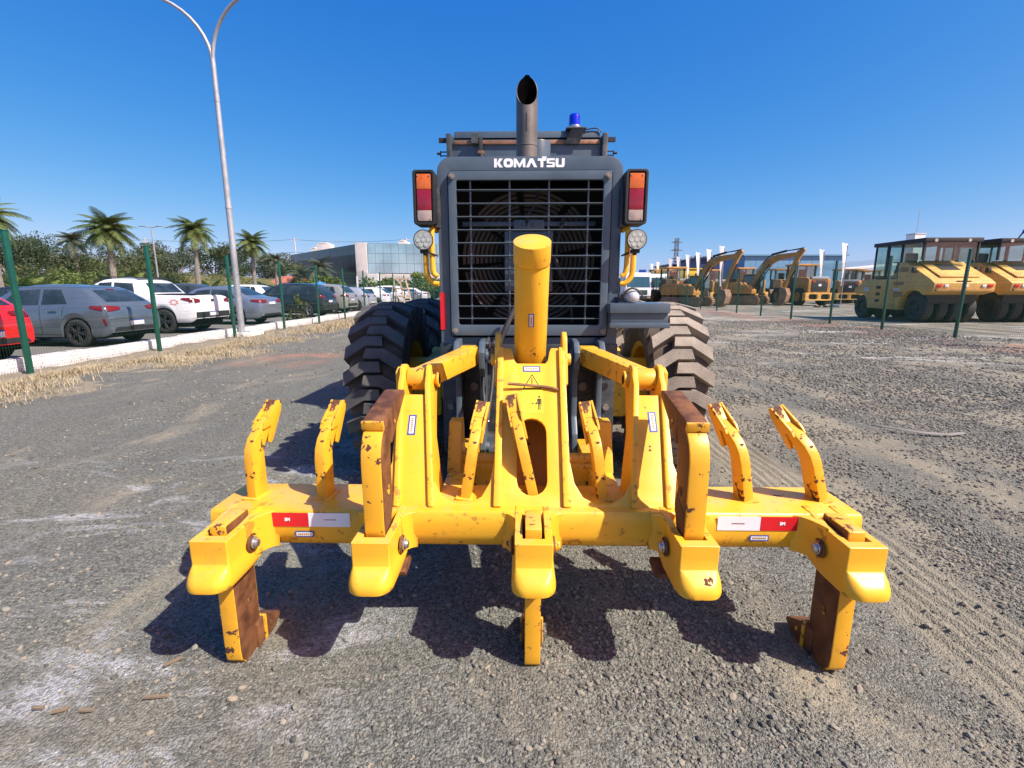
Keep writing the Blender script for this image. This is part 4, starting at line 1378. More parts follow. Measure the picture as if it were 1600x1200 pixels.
for s in (1, -1):
    xi, xo_ = s * 0.503, s * 0.603
    bm = NB()
    cyl(bm, (xi + s * 0.004, 2.36, 1.062), (xo_, 2.36, 1.062), 0.055, n=24)
    make('pivot_boss', bm, M_YELW, fp, bevel=0.004)
    bm = NB()
    cyl(bm, (s * 0.452, 2.36, 1.062), (s * 0.66, 2.36, 1.062), 0.030, n=18)
    cyl(bm, (s * 0.452, 2.36, 1.062), (s * 0.462, 2.36, 1.062), 0.042, n=18)
    pyz(bm, [(2.33, 0.92), (2.37, 0.90), (2.42, 1.10), (2.38, 1.12), (2.33, 1.1)], s * 0.645, s * 0.662)
    make('pivot_pin', bm, M_YEL, fp, bevel=0.004)
    # upper link to the chassis bracket
    bm = NB()
    a = Vector((s * 0.55, 2.37, 1.06)); b = Vector((s * 0.367, 3.0, 1.09))
    d = (b - a).normalized(); sd = d.cross(Vector((0, 0, 1))).normalized()
    vs = []
    for p, hw, hh in ((a, 0.046, 0.05), (b, 0.056, 0.055)):
        vs.append([bm.verts.new(p + sd * hw * sx + Vector((0, 0, hh * sz))) for sx, sz in ((-1, -1), (1, -1), (1, 1), (-1, 1))])
    bm.faces.new(vs[0]); bm.faces.new(vs[1])
    for i in range(4):
        bm.faces.new((vs[0][i], vs[0][(i + 1) % 4], vs[1][(i + 1) % 4], vs[1][i]))
    bmesh.ops.recalc_face_normals(bm, faces=bm.faces)
    box(bm, (s * 0.367 - 0.056, 2.96, 1.05), (s * 0.367 + 0.056, 3.05, 1.15))
    G('upper_link', bm, M_YEL, bevel=0.008)
    bm = NB()
    pyz(bm, [(2.1, 0.45), (2.1, 0.56), (3.02, 0.55), (3.02, 0.45)], s * 0.37 - 0.06, s * 0.37 + 0.06)
    pyz(bm, [(2.40, 0.55), (2.52, 0.80), (2.62, 0.80), (2.66, 0.55)], s * 0.40 - 0.035, s * 0.40 + 0.035)
    G('lower_link', bm, M_YEL, bevel=0.01)
bm = NB(); box(bm, (-0.43, 2.46, 0.42), (0.43, 2.62, 0.575)); cyl(bm, (-0.43, 2.54, 0.578), (0.43, 2.54, 0.578), 0.04, n=16)
G('cross_tube', bm, M_YEL, bevel=0.02)
bm = NB(); prism(bm, [slope(x, v, -0.19) for x, v in ((-0.139, -0.05), (0.139, -0.05), (0.139, 0.50), (-0.139, 0.50))], Vector((0, 0.012, 0)))
make('tower_back', bm, M_YEL, fp)
# --- lift cylinder leaning back towards the viewer
cb = Vector((-0.003, 2.465, 1.115)); cd = Vector((0, -0.469, 0.883)).normalized()
bm = NB()
cyl(bm, cb - cd * 0.02, cb + cd * 0.56, 0.0785, n=48)
cyl(bm, cb + cd * 0.56, cb + cd * 0.567, 0.0785, 0.0815, n=48, caps=False); 
cyl(bm, cb + cd * 0.567, cb + cd * 0.66, 0.0815, n=48)
lc = G('lift_cylinder', bm, M_YEL, bevel=0.003, seg=2, smooth=40)
bm = NB(); cyl(bm, cb - cd * 0.06, cb + cd * 0.03, 0.085, 0.0785, n=40); box(bm, (-0.10, 2.40, 1.05), (0.10, 2.50, 1.10)); make('cylinder_collar', bm, M_YELW, lc, bevel=0.005)
bm = NB(); cyl(bm, cb - cd * 0.75, cb - cd * 0.05, 0.032, n=20); make('cylinder_rod', bm, M_STEEL, lc)

# --- stickers and reflectors: thin prints on the metal
def pad(bm, fn, u0, v0, u1, v1, w0, w1):
    c = [(u0, v0), (u1, v0), (u1, v1), (u0, v1)]
    A = [bm.verts.new(fn(u, v, w0)) for u, v in c]; B = [bm.verts.new(fn(u, v, w1)) for u, v in c]
    fs = [bm.faces.new(A), bm.faces.new(B)] + [bm.faces.new((A[i], A[(i + 1) % 4], B[(i + 1) % 4], B[i])) for i in range(4)]
    bmesh.ops.recalc_face_normals(bm, faces=fs)
def name_label(fn, cu, cv, w, h, parent, vertical=False, base=0.0):
    """small maker's label: blue rim, white field, a line of dull gold print"""
    bm = NB(); pad(bm, fn, cu - w / 2, cv - h / 2, cu + w / 2, cv + h / 2, base + 0.0005, base + 0.0015)
    lb = make('maker_label', bm, M_BLUE, parent, smooth=0)
    b = 0.2 * min(w, h)
    bm = NB(); pad(bm, fn, cu - w / 2 + b, cv - h / 2 + b, cu + w / 2 - b, cv + h / 2 - b, base + 0.0016, base + 0.0022)
    make('label_field', bm, M_WHTREF, parent if parent.parent is None else parent, smooth=0)
    bm = NB()
    L = (h if vertical else w) - 4 * b
    n = 7
    for i in range(n):
        t = -L / 2 + L * (i + 0.5) / n
        q = L / n * 0.36
        th = 0.16 * min(w, h)
        if vertical: pad(bm, fn, cu - th, cv + t - q, cu + th, cv + t + q, base + 0.0023, base + 0.0027)
        else: pad(bm, fn, cu + t - q, cv - th, cu + t + q, cv + th, base + 0.0023, base + 0.0027)
    make('label_print', bm, mat('gold_print', (0.45, 0.22, 0.03), 0.5), parent, smooth=0)
name_label(slope, 0.002, 0.667, 0.083, 0.030, fp, base=0.0)
name_label(slope, -0.545, 0.375, 0.036, 0.098, fp, vertical=True, base=0.0)
name_label(slope, 0.548, 0.395, 0.036, 0.098, fp, vertical=True, base=0.0)
fbeam = lambda u, v, w: Vector((u, 1.848 - w - 0.001 + max(0, 0.55 - v) * 0.05, v))
name_label(fbeam, -0.945, 0.500, 0.078, 0.026, beam, base=0.002)
name_label(fbeam, 0.925, 0.500, 0.078, 0.026, beam, base=0.002)
cn = Vector((0, -0.883, -0.469)).normalized(); 
fcyl = lambda u, v, w: cb + cd * v + Vector((1, 0, 0)) * u + cn * (math.sqrt(0.0785 ** 2 - u * u) + w)
name_label(fcyl, 0.0, 0.315, 0.026, 0.070, lc, vertical=True, base=0.0005)
for s in (1, -1):
    bm = NB(); pad(bm, fbeam, s * 0.925, 0.533, s * 1.098, 0.594, 0.0, 0.0015)
    rr = make('red_reflector', bm, M_REDREF, beam, smooth=0)
    bm = NB(); pad(bm, fbeam, s * 0.752, 0.533, s * 0.924, 0.594, 0.0, 0.0015)
    make('white_reflector', bm, M_WHTREF, beam, smooth=0)
    text_mesh('reflector_print', '3M', 0.017, M_LOGO, beam, (s * 1.012, 1.8448, 0.5645), (PI / 2, 0, 0), bold=0.0012, extrude=0.0004)
    text_mesh('reflector_print', 'DIAMOND GRADE', 0.0062, mat('dark_red_print', (0.30, 0.05, 0.05), 0.5), beam, (s * 0.835, 1.8448, 0.5645), (PI / 2, 0, 0), extrude=0.0004)
# warning sticker: triangle above, keep-clear figure below
bm = NB(); pad(bm, slope, -0.047, 0.435, 0.053, 0.645, 0.0005, 0.0013)
ws = make('warning_sticker', bm, M_STICK, fp, smooth=0)
M_PRINT = mat('sticker_print', (0.035, 0.03, 0.012), 0.5)
bm = NB()
def line(u0, v0, u1, v1, t):
    d = Vector((u1 - u0, v1 - v0)).normalized() * t / 2
    nrm = (-d.y, d.x)
    c = [(u0 + nrm[0], v0 + nrm[1]), (u0 - nrm[0], v0 - nrm[1]), (u1 - nrm[0], v1 - nrm[1]), (u1 + nrm[0], v1 + nrm[1])]
    bm.faces.new([bm.verts.new(slope(u, v + 0.09, 0.0016)) for u, v in c])
line(-0.036, 0.475, 0.003, 0.546, 0.005); line(0.003, 0.546, 0.042, 0.475, 0.005); line(-0.04, 0.473, 0.046, 0.473, 0.005); line(0.003, 0.53, 0.003, 0.497, 0.006); line(0.003, 0.491, 0.003, 0.484, 0.006)
line(-0.047, 0.455, 0.053, 0.455, 0.0012)
line(0.036, 0.39, 0.036, 0.42, 0.014); line(0.0325, 0.362, 0.0325, 0.392, 0.005); line(0.0395, 0.362, 0.0395, 0.392, 0.005); line(0.026, 0.388, 0.027, 0.42, 0.003); line(0.046, 0.388, 0.045, 0.42, 0.003); line(0.031, 0.429, 0.041, 0.429, 0.010)
line(0.004, 0.395, 0.022, 0.395, 0.003); line(0.001, 0.395, 0.007, 0.395, 0.009); line(0.019, 0.395, 0.025, 0.395, 0.009)
line(-0.02, 0.412, -0.002, 0.412, 0.002); line(-0.02, 0.374, -0.002, 0.374, 0.002); line(-0.003, 0.412, -0.003, 0.374, 0.002)
bmesh.ops.recalc_face_normals(bm, faces=bm.faces)
make('sticker_symbols', bm, M_PRINT, fp, smooth=0)
# ------------------------------------------------------------------ cars
def paint(name, col, metal=0.0, rough=0.2):
    return mat(name, col, rough, metal, 0.05, 1.5, coat=0.8)
M_TRIM = mat('car_black_trim', (0.02, 0.02, 0.021), 0.6, 0, 0.15, 12)
M_PLATE = mat('plate_white', (0.68, 0.69, 0.70), 0.45, 0, 0.05, 30)
M_PLATEB = mat('plate_blue_band', (0.02, 0.05, 0.30), 0.45, 0, 0.05)
M_SEAM = mat('panel_gap', (0.008, 0.008, 0.009), 0.8)
M_CHROME = mat('car_chrome', (0.6, 0.6, 0.62), 0.15, 0.95, 0.05)

def lerp_prof(P, x):
    return float(np.interp(x, [p[0] for p in P], [p[1] for p in P]))

class CarBody:
    def __init__(s, L, W, top, belt, sill=0.24, wheels=(0.75, 3.3), ra=0.36, zc=0.32, tumble=0.20, rear_taper=0.10, rear_under=0.34):
        s.L, s.W, s.belt_p, s.sill, s.wh, s.ra, s.zc, s.tumble, s.rt, s.ru = L, W, belt, sill, wheels, ra, zc, tumble, rear_taper, rear_under
        xs = np.arange(0, L + 0.001, 0.02)
        z = np.interp(xs, [p[0] for p in top], [p[1] for p in top])
        k = np.ones(7) / 7
        zp = np.pad(z, 3, mode='edge')
        zs = np.convolve(zp, k, 'valid')
        zs[:3] = z[:3]; zs[-3:] = z[-3:]
        s.tx, s.tz = xs, zs
        s.roof = max(zs)
    def ztop(s, x): return float(np.interp(x, s.tx, s.tz))
    def zbelt(s, x): return lerp_prof(s.belt_p, x)
    def plan(s, x):
        a = 1.0
        if x < 0.55: a -= s.rt * ((0.55 - x) / 0.55) ** 2.4
        if x > s.L - 0.9: a -= 0.24 * ((x - s.L + 0.9) / 0.9) ** 2.4
        return a
    def bot(s, x):
        b = s.sill
        if x < 0.22: b = s.sill + (s.ru - s.sill) * (1 - x / 0.22) ** 1.5
        if x > s.L - 0.25: b = s.sill + 0.10 * ((x - s.L + 0.25) / 0.25) ** 1.5
        for xw in s.wh:
            d = abs(x - xw)
            if d < s.ra: b = max(b, s.zc + math.sqrt(s.ra ** 2 - d * d))
        return b
    def ring(s, x):
        zt = s.ztop(x); zb = s.bot(x); w = s.W / 2 * s.plan(x)
        be = s.zbelt(x)
        gh = max(0.0, (zt - be)) / max(0.05, s.roof - be)
        wr = w - 0.05 - s.tumble * min(1, gh)
        P = [(w - 0.05, zb), (w - 0.012, zb + 0.05), (w, max(0.52, zb + 0.10)), (w - 0.004, max(0.66, zb + 0.14)), (w - 0.022, be - 0.09), (w - 0.045, be)]
        # greenhouse
        P += [(w - 0.045 + (wr - w + 0.045) * 0.5, be + (zt - 0.07 - be) * 0.5), (wr, zt - 0.07), (wr - 0.035, zt - 0.03), (wr - 0.10, zt - 0.008), (wr * 0.5, zt + 0.012), (0, zt + 0.018)]
        n = len(P)
        out = []
        for i, (y, z) in enumerate(P):
            lim = zt - 0.075 + 0.0065 * i if i < 8 else zt + 0.02
            out.append((max(y, 0), max(min(z, lim), min(zb, zt - 0.08)) if i < 8 else z))
        return out
    def stations(s):
        xs = set(np.round(np.linspace(0, s.L, 56), 3))
        xs |= {0.015, 0.03, 0.06, 0.1, 0.14, 0.18}
        for xw in s.wh:
            for t in np.linspace(-1, 1, 15):
                xs.add(round(xw + s.ra * math.sin(t * PI / 2), 3))
            xs |= {round(xw - s.ra - 0.004, 3), round(xw + s.ra + 0.004, 3)}
        return sorted(x for x in xs if 0 <= x <= s.L)
    def body(s, m, parent, name='body'):
        st = s.stations(); V = []; Fc = []
        m2 = None
        for x in st:
            r = s.ring(x)
            pts = [(x, y, z) for y, z in r] + [(x, -y, z) for y, z in reversed(r[:-1])]
            m2 = len(pts)
            V += pts
        for i in range(len(st) - 1):
            for k in range(m2 - 1):
                a = i * m2 + k
                Fc.append((a, a + 1, a + m2 + 1, a + m2))
        bm = NB()
        vs = [bm.verts.new(p) for p in V]
        for f in Fc: bm.faces.new([vs[i] for i in f])
        bm.faces.new([vs[i] for i in range(m2)])
        bm.faces.new([vs[(len(st) - 1) * m2 + i] for i in reversed(range(m2))])
        bmesh.ops.recalc_face_normals(bm, faces=bm.faces)
        return make(name, bm, m, parent, smooth=38)
    def yside(s, x, z):
        r = s.ring(x)
        zz = [p[1] for p in r[:10]]; yy = [p[0] for p in r[:10]]
        for i in range(9):
            if zz[i] <= z <= zz[i + 1] + 1e-6 and zz[i + 1] > zz[i]:
                t = (z - zz[i]) / (zz[i + 1] - zz[i]); return yy[i] + t * (yy[i + 1] - yy[i])
        return yy[0] if z < zz[0] else yy[9]
    def ztop_at(s, x, y):
        r = s.ring(x)[::-1]
        yy = [p[0] for p in r]; zz = [p[1] for p in r]
        y = abs(y)
        if y > max(yy): return -1
        for i in range(len(r) - 1):
            if yy[i] <= y <= yy[i + 1]:
                t = (y - yy[i]) / max(1e-6, yy[i + 1] - yy[i]); return zz[i] + t * (zz[i + 1] - zz[i])
        return -1
    def xrear(s, y, z):
        x = 0.0
        while x < s.L * 0.55 and s.ztop_at(x, y) < z: x += 0.02
        lo, hi = max(0, x - 0.02), x
        for _ in range(12):
            md = (lo + hi) / 2
            if s.ztop_at(md, y) < z: lo = md
            else: hi = md
        return hi
    def xfront(s, y, z):
        x = s.L
        while x > s.L * 0.45 and s.ztop_at(x, y) < z: x -= 0.02
        lo, hi = x, min(s.L, x + 0.02)
        for _ in range(12):
            md = (lo + hi) / 2
            if s.ztop_at(md, y) < z: hi = md
            else: lo = md
        return lo
    def grid_patch(s, bm, fn, nu, nv, mi=0, flip=False):
        g = [[bm.verts.new(fn(i / nu, j / nv)) for i in range(nu + 1)] for j in range(nv + 1)]
        for j in range(nv):
            for i in range(nu):
                q = [g[j][i], g[j][i + 1], g[j + 1][i + 1], g[j + 1][i]]
                bm.faces.new(q if not flip else q[::-1]).material_index = mi
    def side_patch(s, bm, side, quad, off=0.006, nu=8, nv=3, mi=0):
        """quad: (x,z) of lower-rear, lower-front, upper-front, upper-rear"""
        (a, b, c, d) = quad
        def fn(u, v):
            x = (a[0] * (1 - u) + b[0] * u) * (1 - v) + (d[0] * (1 - u) + c[0] * u) * v
            z = (a[1] * (1 - u) + b[1] * u) * (1 - v) + (d[1] * (1 - u) + c[1] * u) * v
            return Vector((x, side * (s.yside(x, z) + off), z))
        s.grid_patch(bm, fn, nu, nv, mi, flip=side > 0)
    def rear_patch(s, bm, quad, off=0.008, nu=10, nv=4, mi=0, front=False):
        """quad: (y,z) lower-left, lower-right, upper-right, upper-left as (y,z)"""
        (a, b, c, d) = quad
        def fn(u, v):
            y = (a[0] * (1 - u) + b[0] * u) * (1 - v) + (d[0] * (1 - u) + c[0] * u) * v
            z = (a[1] * (1 - u) + b[1] * u) * (1 - v) + (d[1] * (1 - u) + c[1] * u) * v
            if front: return Vector((s.xfront(y, z) + off, y, z + off * 0.6))
            return Vector((s.xrear(y, z) - off, y, z + off * 0.5))
        s.grid_patch(bm, fn, nu, nv, mi, flip=not front)

def car_wheel_mesh(r, w, dark):
    """returns builder that adds a wheel part with a rim sub-part"""
    bm = NB()
    lathe(bm, [(-w / 2 + 0.01, r * 0.68), (-w / 2, r * 0.75), (-w / 2 + 0.005, r * 0.92), (-w / 2 + 0.03, r), (w / 2 - 0.03, r), (w / 2 - 0.005, r * 0.92), (w / 2, r * 0.75), (w / 2 - 0.01, r * 0.68)], 'y', n=36)
    tyre = bm
    bm2 = NB()
    lathe(bm2, [(-w / 2 + 0.012, r * 0.70), (-w / 2 + 0.006, r * 0.64), (-w / 2 + 0.03, r * 0.62), (0.0, r * 0.62), (w / 2 - 0.012, r * 0.70)], 'y', n=36, close=False)
    for i in range(5):
        a = 2 * PI * i / 5
        for da in (-0.16, 0.16):
            p0 = Vector((math.cos(a) * r * 0.10, -w / 2 + 0.02, math.sin(a) * r * 0.10)); p1 = Vector((math.cos(a + da) * r * 0.64, -w / 2 + 0.018, math.sin(a + da) * r * 0.64))
            cyl(bm2, p0, p1, r * 0.07, r * 0.05, n=5, mi=1)
    cyl(bm2, (0, -w / 2 + 0.008, 0), (0, 0.02, 0), r * 0.15, n=12, mi=1)
    cyl(bm2, (0, 0.0, 0), (0, 0.01, 0), r * 0.61, n=24, mi=2)
    return tyre, bm2
WHEELS = {}
def add_wheel(car, x, y, r, w, dark):
    key = (r, w, dark)
    if key not in WHEELS:
        t, rm = car_wheel_mesh(r, w, dark)
        o = make('wheel', t, M_CARTY, car, smooth=40)
        m = make('rim', rm, [M_TRIM if dark else M_ALLOY, M_DKALLOY if dark else M_ALLOY, M_PIT], o, smooth=30)
        WHEELS[key] = (o, m)
    else:
        o0, m0 = WHEELS[key]
        o = dup(o0, car); m = dup(m0, o)
    o.location = (x, y, r)
    o.rotation_euler = (0, 0, 0 if y < 0 else PI)
    return o

def car(name, label, cat, loc, rotz, spec, col, extras=None, group='cars parked nose-in along the kerb', detail=2):
    t = thing(name, label, cat, loc, rotz, group)
    s = spec['body']
    C = CarBody(**s)
    C.body(col, t)
    hw = C.W / 2
    bm = NB()
    box(bm, (0.25, -hw + 0.10, 0.20), (C.L - 0.25, hw - 0.10, 0.66))
    make('underbody', bm, M_PIT, t)
    r = spec.get('r', 0.315)
    for x in C.wh:
        for sd in (-1, 1):
            add_wheel(t, x, sd * (hw - 0.115), r, 0.2, spec.get('dark', False))
    for q in spec['side']:
        for sd in (-1, 1):
            bm = NB(); C.side_patch(bm, sd, q); make('side_window', bm, M_CARGLS, t, smooth=60)
    if 'rear' in spec:
        bm = NB(); C.rear_patch(bm, spec['rear']); make('rear_window', bm, M_CARGLS, t, smooth=60)
    if 'front' in spec:
        bm = NB(); C.rear_patch(bm, spec['front'], front=True); make('windscreen', bm, M_CARGLS, t, smooth=60)
    for quad, wrap in spec['lamps']:
        for sd in (-1, 1):
            q = [(sd * y, z) for y, z in quad]
            if sd > 0: q = [q[1], q[0], q[3], q[2]]
            bm = NB(); C.rear_patch(bm, q, off=0.016, nu=6, nv=3)
            if wrap: C.side_patch(bm, sd, wrap, off=0.012, nu=4, nv=2)
            make('tail_light', bm, M_TAIL, t, smooth=50)
    for quad in spec.get('trim', []):
        bm = NB(); C.rear_patch(bm, quad, off=0.010, nu=12, nv=2); make('bumper_trim', bm, M_TRIM, t, smooth=50)
    for quad, m in spec.get('patches', []):
        bm = NB(); C.rear_patch(bm, quad, off=0.014, nu=6, nv=2); make('rear_panel', bm, m, t, smooth=50)
    pz = spec.get('plate_z', 0.62)
    px = min(C.xrear(0.2, pz + 0.05), C.xrear(0.0, pz - 0.05)) - 0.03
    bm = NB(); box(bm, (px - 0.004, -0.20, pz - 0.065), (px + 0.03, 0.20, pz + 0.04)); pl = make('number_plate', bm, M_PLATE, t)
    bm = NB(); box(bm, (px - 0.005, -0.20, pz + 0.041), (px + 0.03, 0.20, pz + 0.066)); make('plate_band', bm, M_PLATEB, pl)
    if detail > 1:
        # door gaps and handles
        bm = NB()
        for (x0, z0, x1, z1) in spec.get('gaps', []):
            for sd in (-1, 1):
                dx, dz = x1 - x0, z1 - z0
                ln = math.hypot(dx, dz); nx, nz = -dz / ln * 0.005, dx / ln * 0.005
                C.side_patch(bm, sd, ((x0 - nx, z0 - nz), (x1 - nx, z1 - nz), (x1 + nx, z1 + nz), (x0 + nx, z0 + nz)), off=0.003, nu=10, nv=1)
        tag(make('door_gap', bm, M_SEAM, t, smooth=0), kind='stuff')
        for (x, z) in spec.get('handles', []):
            for sd in (-1, 1):
                y = C.yside(x, z)
                bm = NB(); box(bm, (x - 0.10, sd * y + (0 if sd > 0 else -0.028), z - 0.016), (x + 0.10, sd * y + (0.028 if sd > 0 else 0), z + 0.016))
                make('door_handle', bm, col, t, bevel=0.008)
        for sd in (-1, 1):
            x, z = spec.get('mirror', (3.0, 0.98))
            y = C.yside(x, z) * sd
            bm = NB(); box(bm, (x - 0.07, min(y, y + sd * 0.2), z - 0.02), (x + 0.10, max(y, y + sd * 0.2), z + 0.12)); make('wing_mirror', bm, col, t, bevel=0.03)
    return t, C

HATCH = dict(body=dict(L=4.10, W=1.74, top=[(0, 0.80), (0.05, 0.93), (0.12, 1.03), (0.30, 1.16), (0.62, 1.37), (0.75, 1.425), (1.3, 1.475), (2.0, 1.475), (2.45, 1.40), (3.0, 1.05), (3.25, 0.96), (3.8, 0.86), (4.02, 0.74), (4.10, 0.55)], belt=[(0, 1.0), (0.9, 0.99), (2.9, 0.93), (4.1, 0.85)], wheels=(0.80, 3.33), ra=0.375, zc=0.325),
    side=[((0.98, 1.03), (1.62, 1.01), (1.66, 1.37), (1.22, 1.36)), ((1.70, 1.01), (2.72, 0.97), (2.34, 1.34), (1.74, 1.37))],
    rear=((-0.60, 1.075), (0.60, 1.075), (0.50, 1.345), (-0.50, 1.345)), front=((-0.62, 1.06), (0.62, 1.06), (0.52, 1.38), (-0.52, 1.38)),
    lamps=[(((-0.76, 0.84), (-0.42, 0.88), (-0.40, 0.955), (-0.76, 0.985)), ((0.12, 0.86), (0.42, 0.93), (0.40, 0.985), (0.14, 0.975)))],
    trim=[((-0.70, 0.36), (0.70, 0.36), (0.62, 0.46), (-0.62, 0.46))], plate_z=0.56,
    gaps=[(1.66, 0.32, 1.66, 0.98), (1.12, 0.72, 1.05, 0.98), (2.78, 0.32, 2.85, 0.92), (1.20, 0.30, 2.75, 0.30)], handles=[(1.32, 0.86), (2.12, 0.84)], mirror=(2.62, 0.96), dark=True, r=0.33)
SUV = dict(body=dict(L=4.30, W=1.79, top=[(0, 0.86), (0.04, 1.0), (0.10, 1.12), (0.28, 1.34), (0.48, 1.53), (0.7, 1.60), (1.3, 1.64), (2.2, 1.62), (2.55, 1.54), (3.15, 1.14), (3.4, 1.05), (4.0, 0.95), (4.2, 0.8), (4.30, 0.6)], belt=[(0, 1.10), (1.0, 1.06), (3.0, 1.0), (4.3, 0.9)], wheels=(0.85, 3.42), ra=0.39, zc=0.335, sill=0.28),
    side=[((0.62, 1.13), (1.02, 1.11), (1.02, 1.50), (0.80, 1.49)), ((1.06, 1.11), (1.82, 1.09), (1.84, 1.53), (1.06, 1.51)), ((1.90, 1.09), (2.88, 1.05), (2.45, 1.49), (1.92, 1.53))],
    rear=((-0.63, 1.16), (0.63, 1.16), (0.54, 1.50), (-0.54, 1.50)), front=((-0.66, 1.14), (0.66, 1.14), (0.56, 1.52), (-0.56, 1.52)),
    lamps=[(((-0.80, 0.90), (-0.50, 0.93), (-0.50, 1.03), (-0.80, 1.08)), ((0.08, 0.92), (0.34, 0.98), (0.32, 1.06), (0.12, 1.06)))],
    trim=[((-0.74, 0.40), (0.74, 0.40), (0.68, 0.56), (-0.68, 0.56))], plate_z=0.78, r=0.34,
    gaps=[(1.86, 0.36, 1.86, 1.06), (1.24, 0.75, 1.12, 1.05), (2.92, 0.36, 2.98, 1.0)], handles=[(1.45, 0.94), (2.3, 0.92)], mirror=(2.78, 1.04))
SEDAN = dict(body=dict(L=4.45, W=1.74, top=[(0, 0.82), (0.03, 0.96), (0.08, 1.03), (0.50, 1.09), (0.62, 1.12), (1.15, 1.38), (1.4, 1.45), (1.9, 1.475), (2.4, 1.45), (2.75, 1.36), (3.3, 1.03), (3.55, 0.95), (4.1, 0.84), (4.35, 0.72), (4.45, 0.55)], belt=[(0, 0.99), (1.0, 0.985), (3.1, 0.93), (4.4, 0.85)], wheels=(0.98, 3.6), ra=0.355, zc=0.31),
    side=[((1.02, 1.03), (1.20, 1.02), (1.30, 1.30), (1.22, 1.28)), ((1.24, 1.02), (1.98, 1.0), (2.0, 1.36), (1.36, 1.33)), ((2.05, 1.0), (2.98, 0.96), (2.58, 1.31), (2.06, 1.36))],
    rear=((-0.62, 1.135), (0.62, 1.135), (0.50, 1.39), (-0.50, 1.39)), front=((-0.62, 1.05), (0.62, 1.05), (0.52, 1.38), (-0.52, 1.38)),
    lamps=[(((-0.79, 0.82), (-0.38, 0.84), (-0.36, 0.94), (-0.78, 0.98)), ((0.06, 0.84), (0.40, 0.90), (0.36, 0.97), (0.10, 0.97)))],
    trim=[((-0.66, 0.34), (0.66, 0.34), (0.60, 0.42), (-0.60, 0.42))], plate_z=0.84,
    gaps=[(2.02, 0.32, 2.02, 0.98), (1.36, 0.70, 1.28, 0.98), (3.05, 0.32, 3.1, 0.92)], handles=[(1.62, 0.87), (2.42, 0.85)], mirror=(2.88, 0.95))
PICKUP = dict(body=dict(L=4.92, W=1.84, top=[(0, 0.98), (0.02, 1.10), (0.05, 1.17), (0.30, 1.185), (1.35, 1.20), (1.45, 1.25), (1.75, 1.60), (1.95, 1.68), (2.5, 1.72), (3.0, 1.68), (3.25, 1.58), (3.75, 1.20), (4.0, 1.10), (4.6, 1.0), (4.82, 0.86), (4.92, 0.62)], belt=[(0, 1.14), (1.3, 1.14), (1.9, 1.13), (3.6, 1.07), (4.9, 0.95)], wheels=(1.02, 4.0), ra=0.43, zc=0.37, sill=0.34, rear_taper=0.06, rear_under=0.46),
    side=[((1.88, 1.17), (2.60, 1.15), (2.62, 1.58), (2.02, 1.55)), ((2.68, 1.15), (3.50, 1.12), (3.10, 1.56), (2.70, 1.59))],
    rear=((-0.66, 1.26), (0.66, 1.26), (0.58, 1.56), (-0.58, 1.56)), front=((-0.66, 1.20), (0.66, 1.20), (0.58, 1.56), (-0.58, 1.56)),
    lamps=[(((-0.88, 0.93), (-0.60, 0.97), (-0.60, 1.05), (-0.88, 1.10)), ((0.04, 0.96), (0.40, 1.06), (0.38, 1.10), (0.06, 1.11)))],
    trim=[((-0.84, 0.48), (0.84, 0.48), (0.82, 0.66), (-0.82, 0.66))], plate_z=0.60, r=0.375,
    gaps=[(2.64, 0.42, 2.64, 1.12), (1.85, 0.8, 1.80, 1.12), (3.58, 0.42, 3.62, 1.06)], handles=[(2.15, 1.0), (2.95, 0.98)], mirror=(3.38, 1.10), dark=True)

P_RED = paint('car_red', (0.62, 0.012, 0.012)); P_BGREY = paint('car_blue_grey', (0.155, 0.195, 0.235), 0.5); P_WHITE = paint('car_white', (0.78, 0.79, 0.80))
P_SGREY = paint('car_steel_grey', (0.26, 0.30, 0.37), 0.55); P_BLACK = paint('car_black', (0.018, 0.022, 0.024), 0.1); P_BEIGE = paint('car_beige_silver', (0.42, 0.41, 0.36), 0.4)
P_SILV = paint('car_silver', (0.55, 0.57, 0.60), 0.4); P_NAVY = paint('car_navy', (0.02, 0.035, 0.075), 0.2); P_DGREY = paint('car_dark_grey', (0.06, 0.062, 0.066), 0.3)
LZ = 0.115
def park(px_near, X):   # depth along the lot where a car's rear corner stands
    return None
def put_car(name, label, cat, x_rear, y_mid, spec, col, turn=0.0, group='cars parked nose-in along the kerb', detail=2):
    return car(name, label, cat, (x_rear, y_mid, LZ), PI + turn, spec, col, group=group, detail=detail)

t, C = put_car('parked_car', 'bright red hatchback at the left edge showing its tail behind the fence', 'car', -9.75, 8.75, HATCH, P_RED)
bm = NB(); cyl(bm, (C.xrear(0, 0.80) - 0.012, 0, 0.80), (C.xrear(0, 0.80) + 0.02, 0, 0.80), 0.055, n=20); make('boot_badge', bm, M_CHROME, t)
t, C = put_car('parked_car', 'blue grey hatchback with dark alloy wheels beside the red hatchback', 'car', -9.85, 12.3, HATCH, P_BGREY, -0.03)
bm = NB(); C.rear_patch(bm, ((-0.12, 1.36), (0.12, 1.36), (0.12, 1.378), (-0.12, 1.378)), off=0.012, nu=4, nv=1); make('high_brake_light', bm, M_TAIL, t)
for sd in (-1, 1):
    bm = NB(); C.side_patch(bm, sd, ((0.05, 0.52), (0.10, 0.52), (0.14, 0.68), (0.09, 0.68)), off=0.008, nu=2, nv=2); make('rear_reflector', bm, M_TAIL, t)
t, C = put_car('pickup_truck', 'white double cab pickup with black roof rails and tailgate toward the fence', 'pickup', -10.15, 15.95, PICKUP, P_WHITE, -0.03)
bm = NB()
for sd in (-1, 1):
    tube(bm, [(1.95, sd * 0.60, 1.70), (2.1, sd * 0.61, 1.755), (3.0, sd * 0.61, 1.745), (3.2, sd * 0.60, 1.66)], 0.018, 6)
tag(make('roof_rail', bm, M_TRIM, t), kind='stuff')
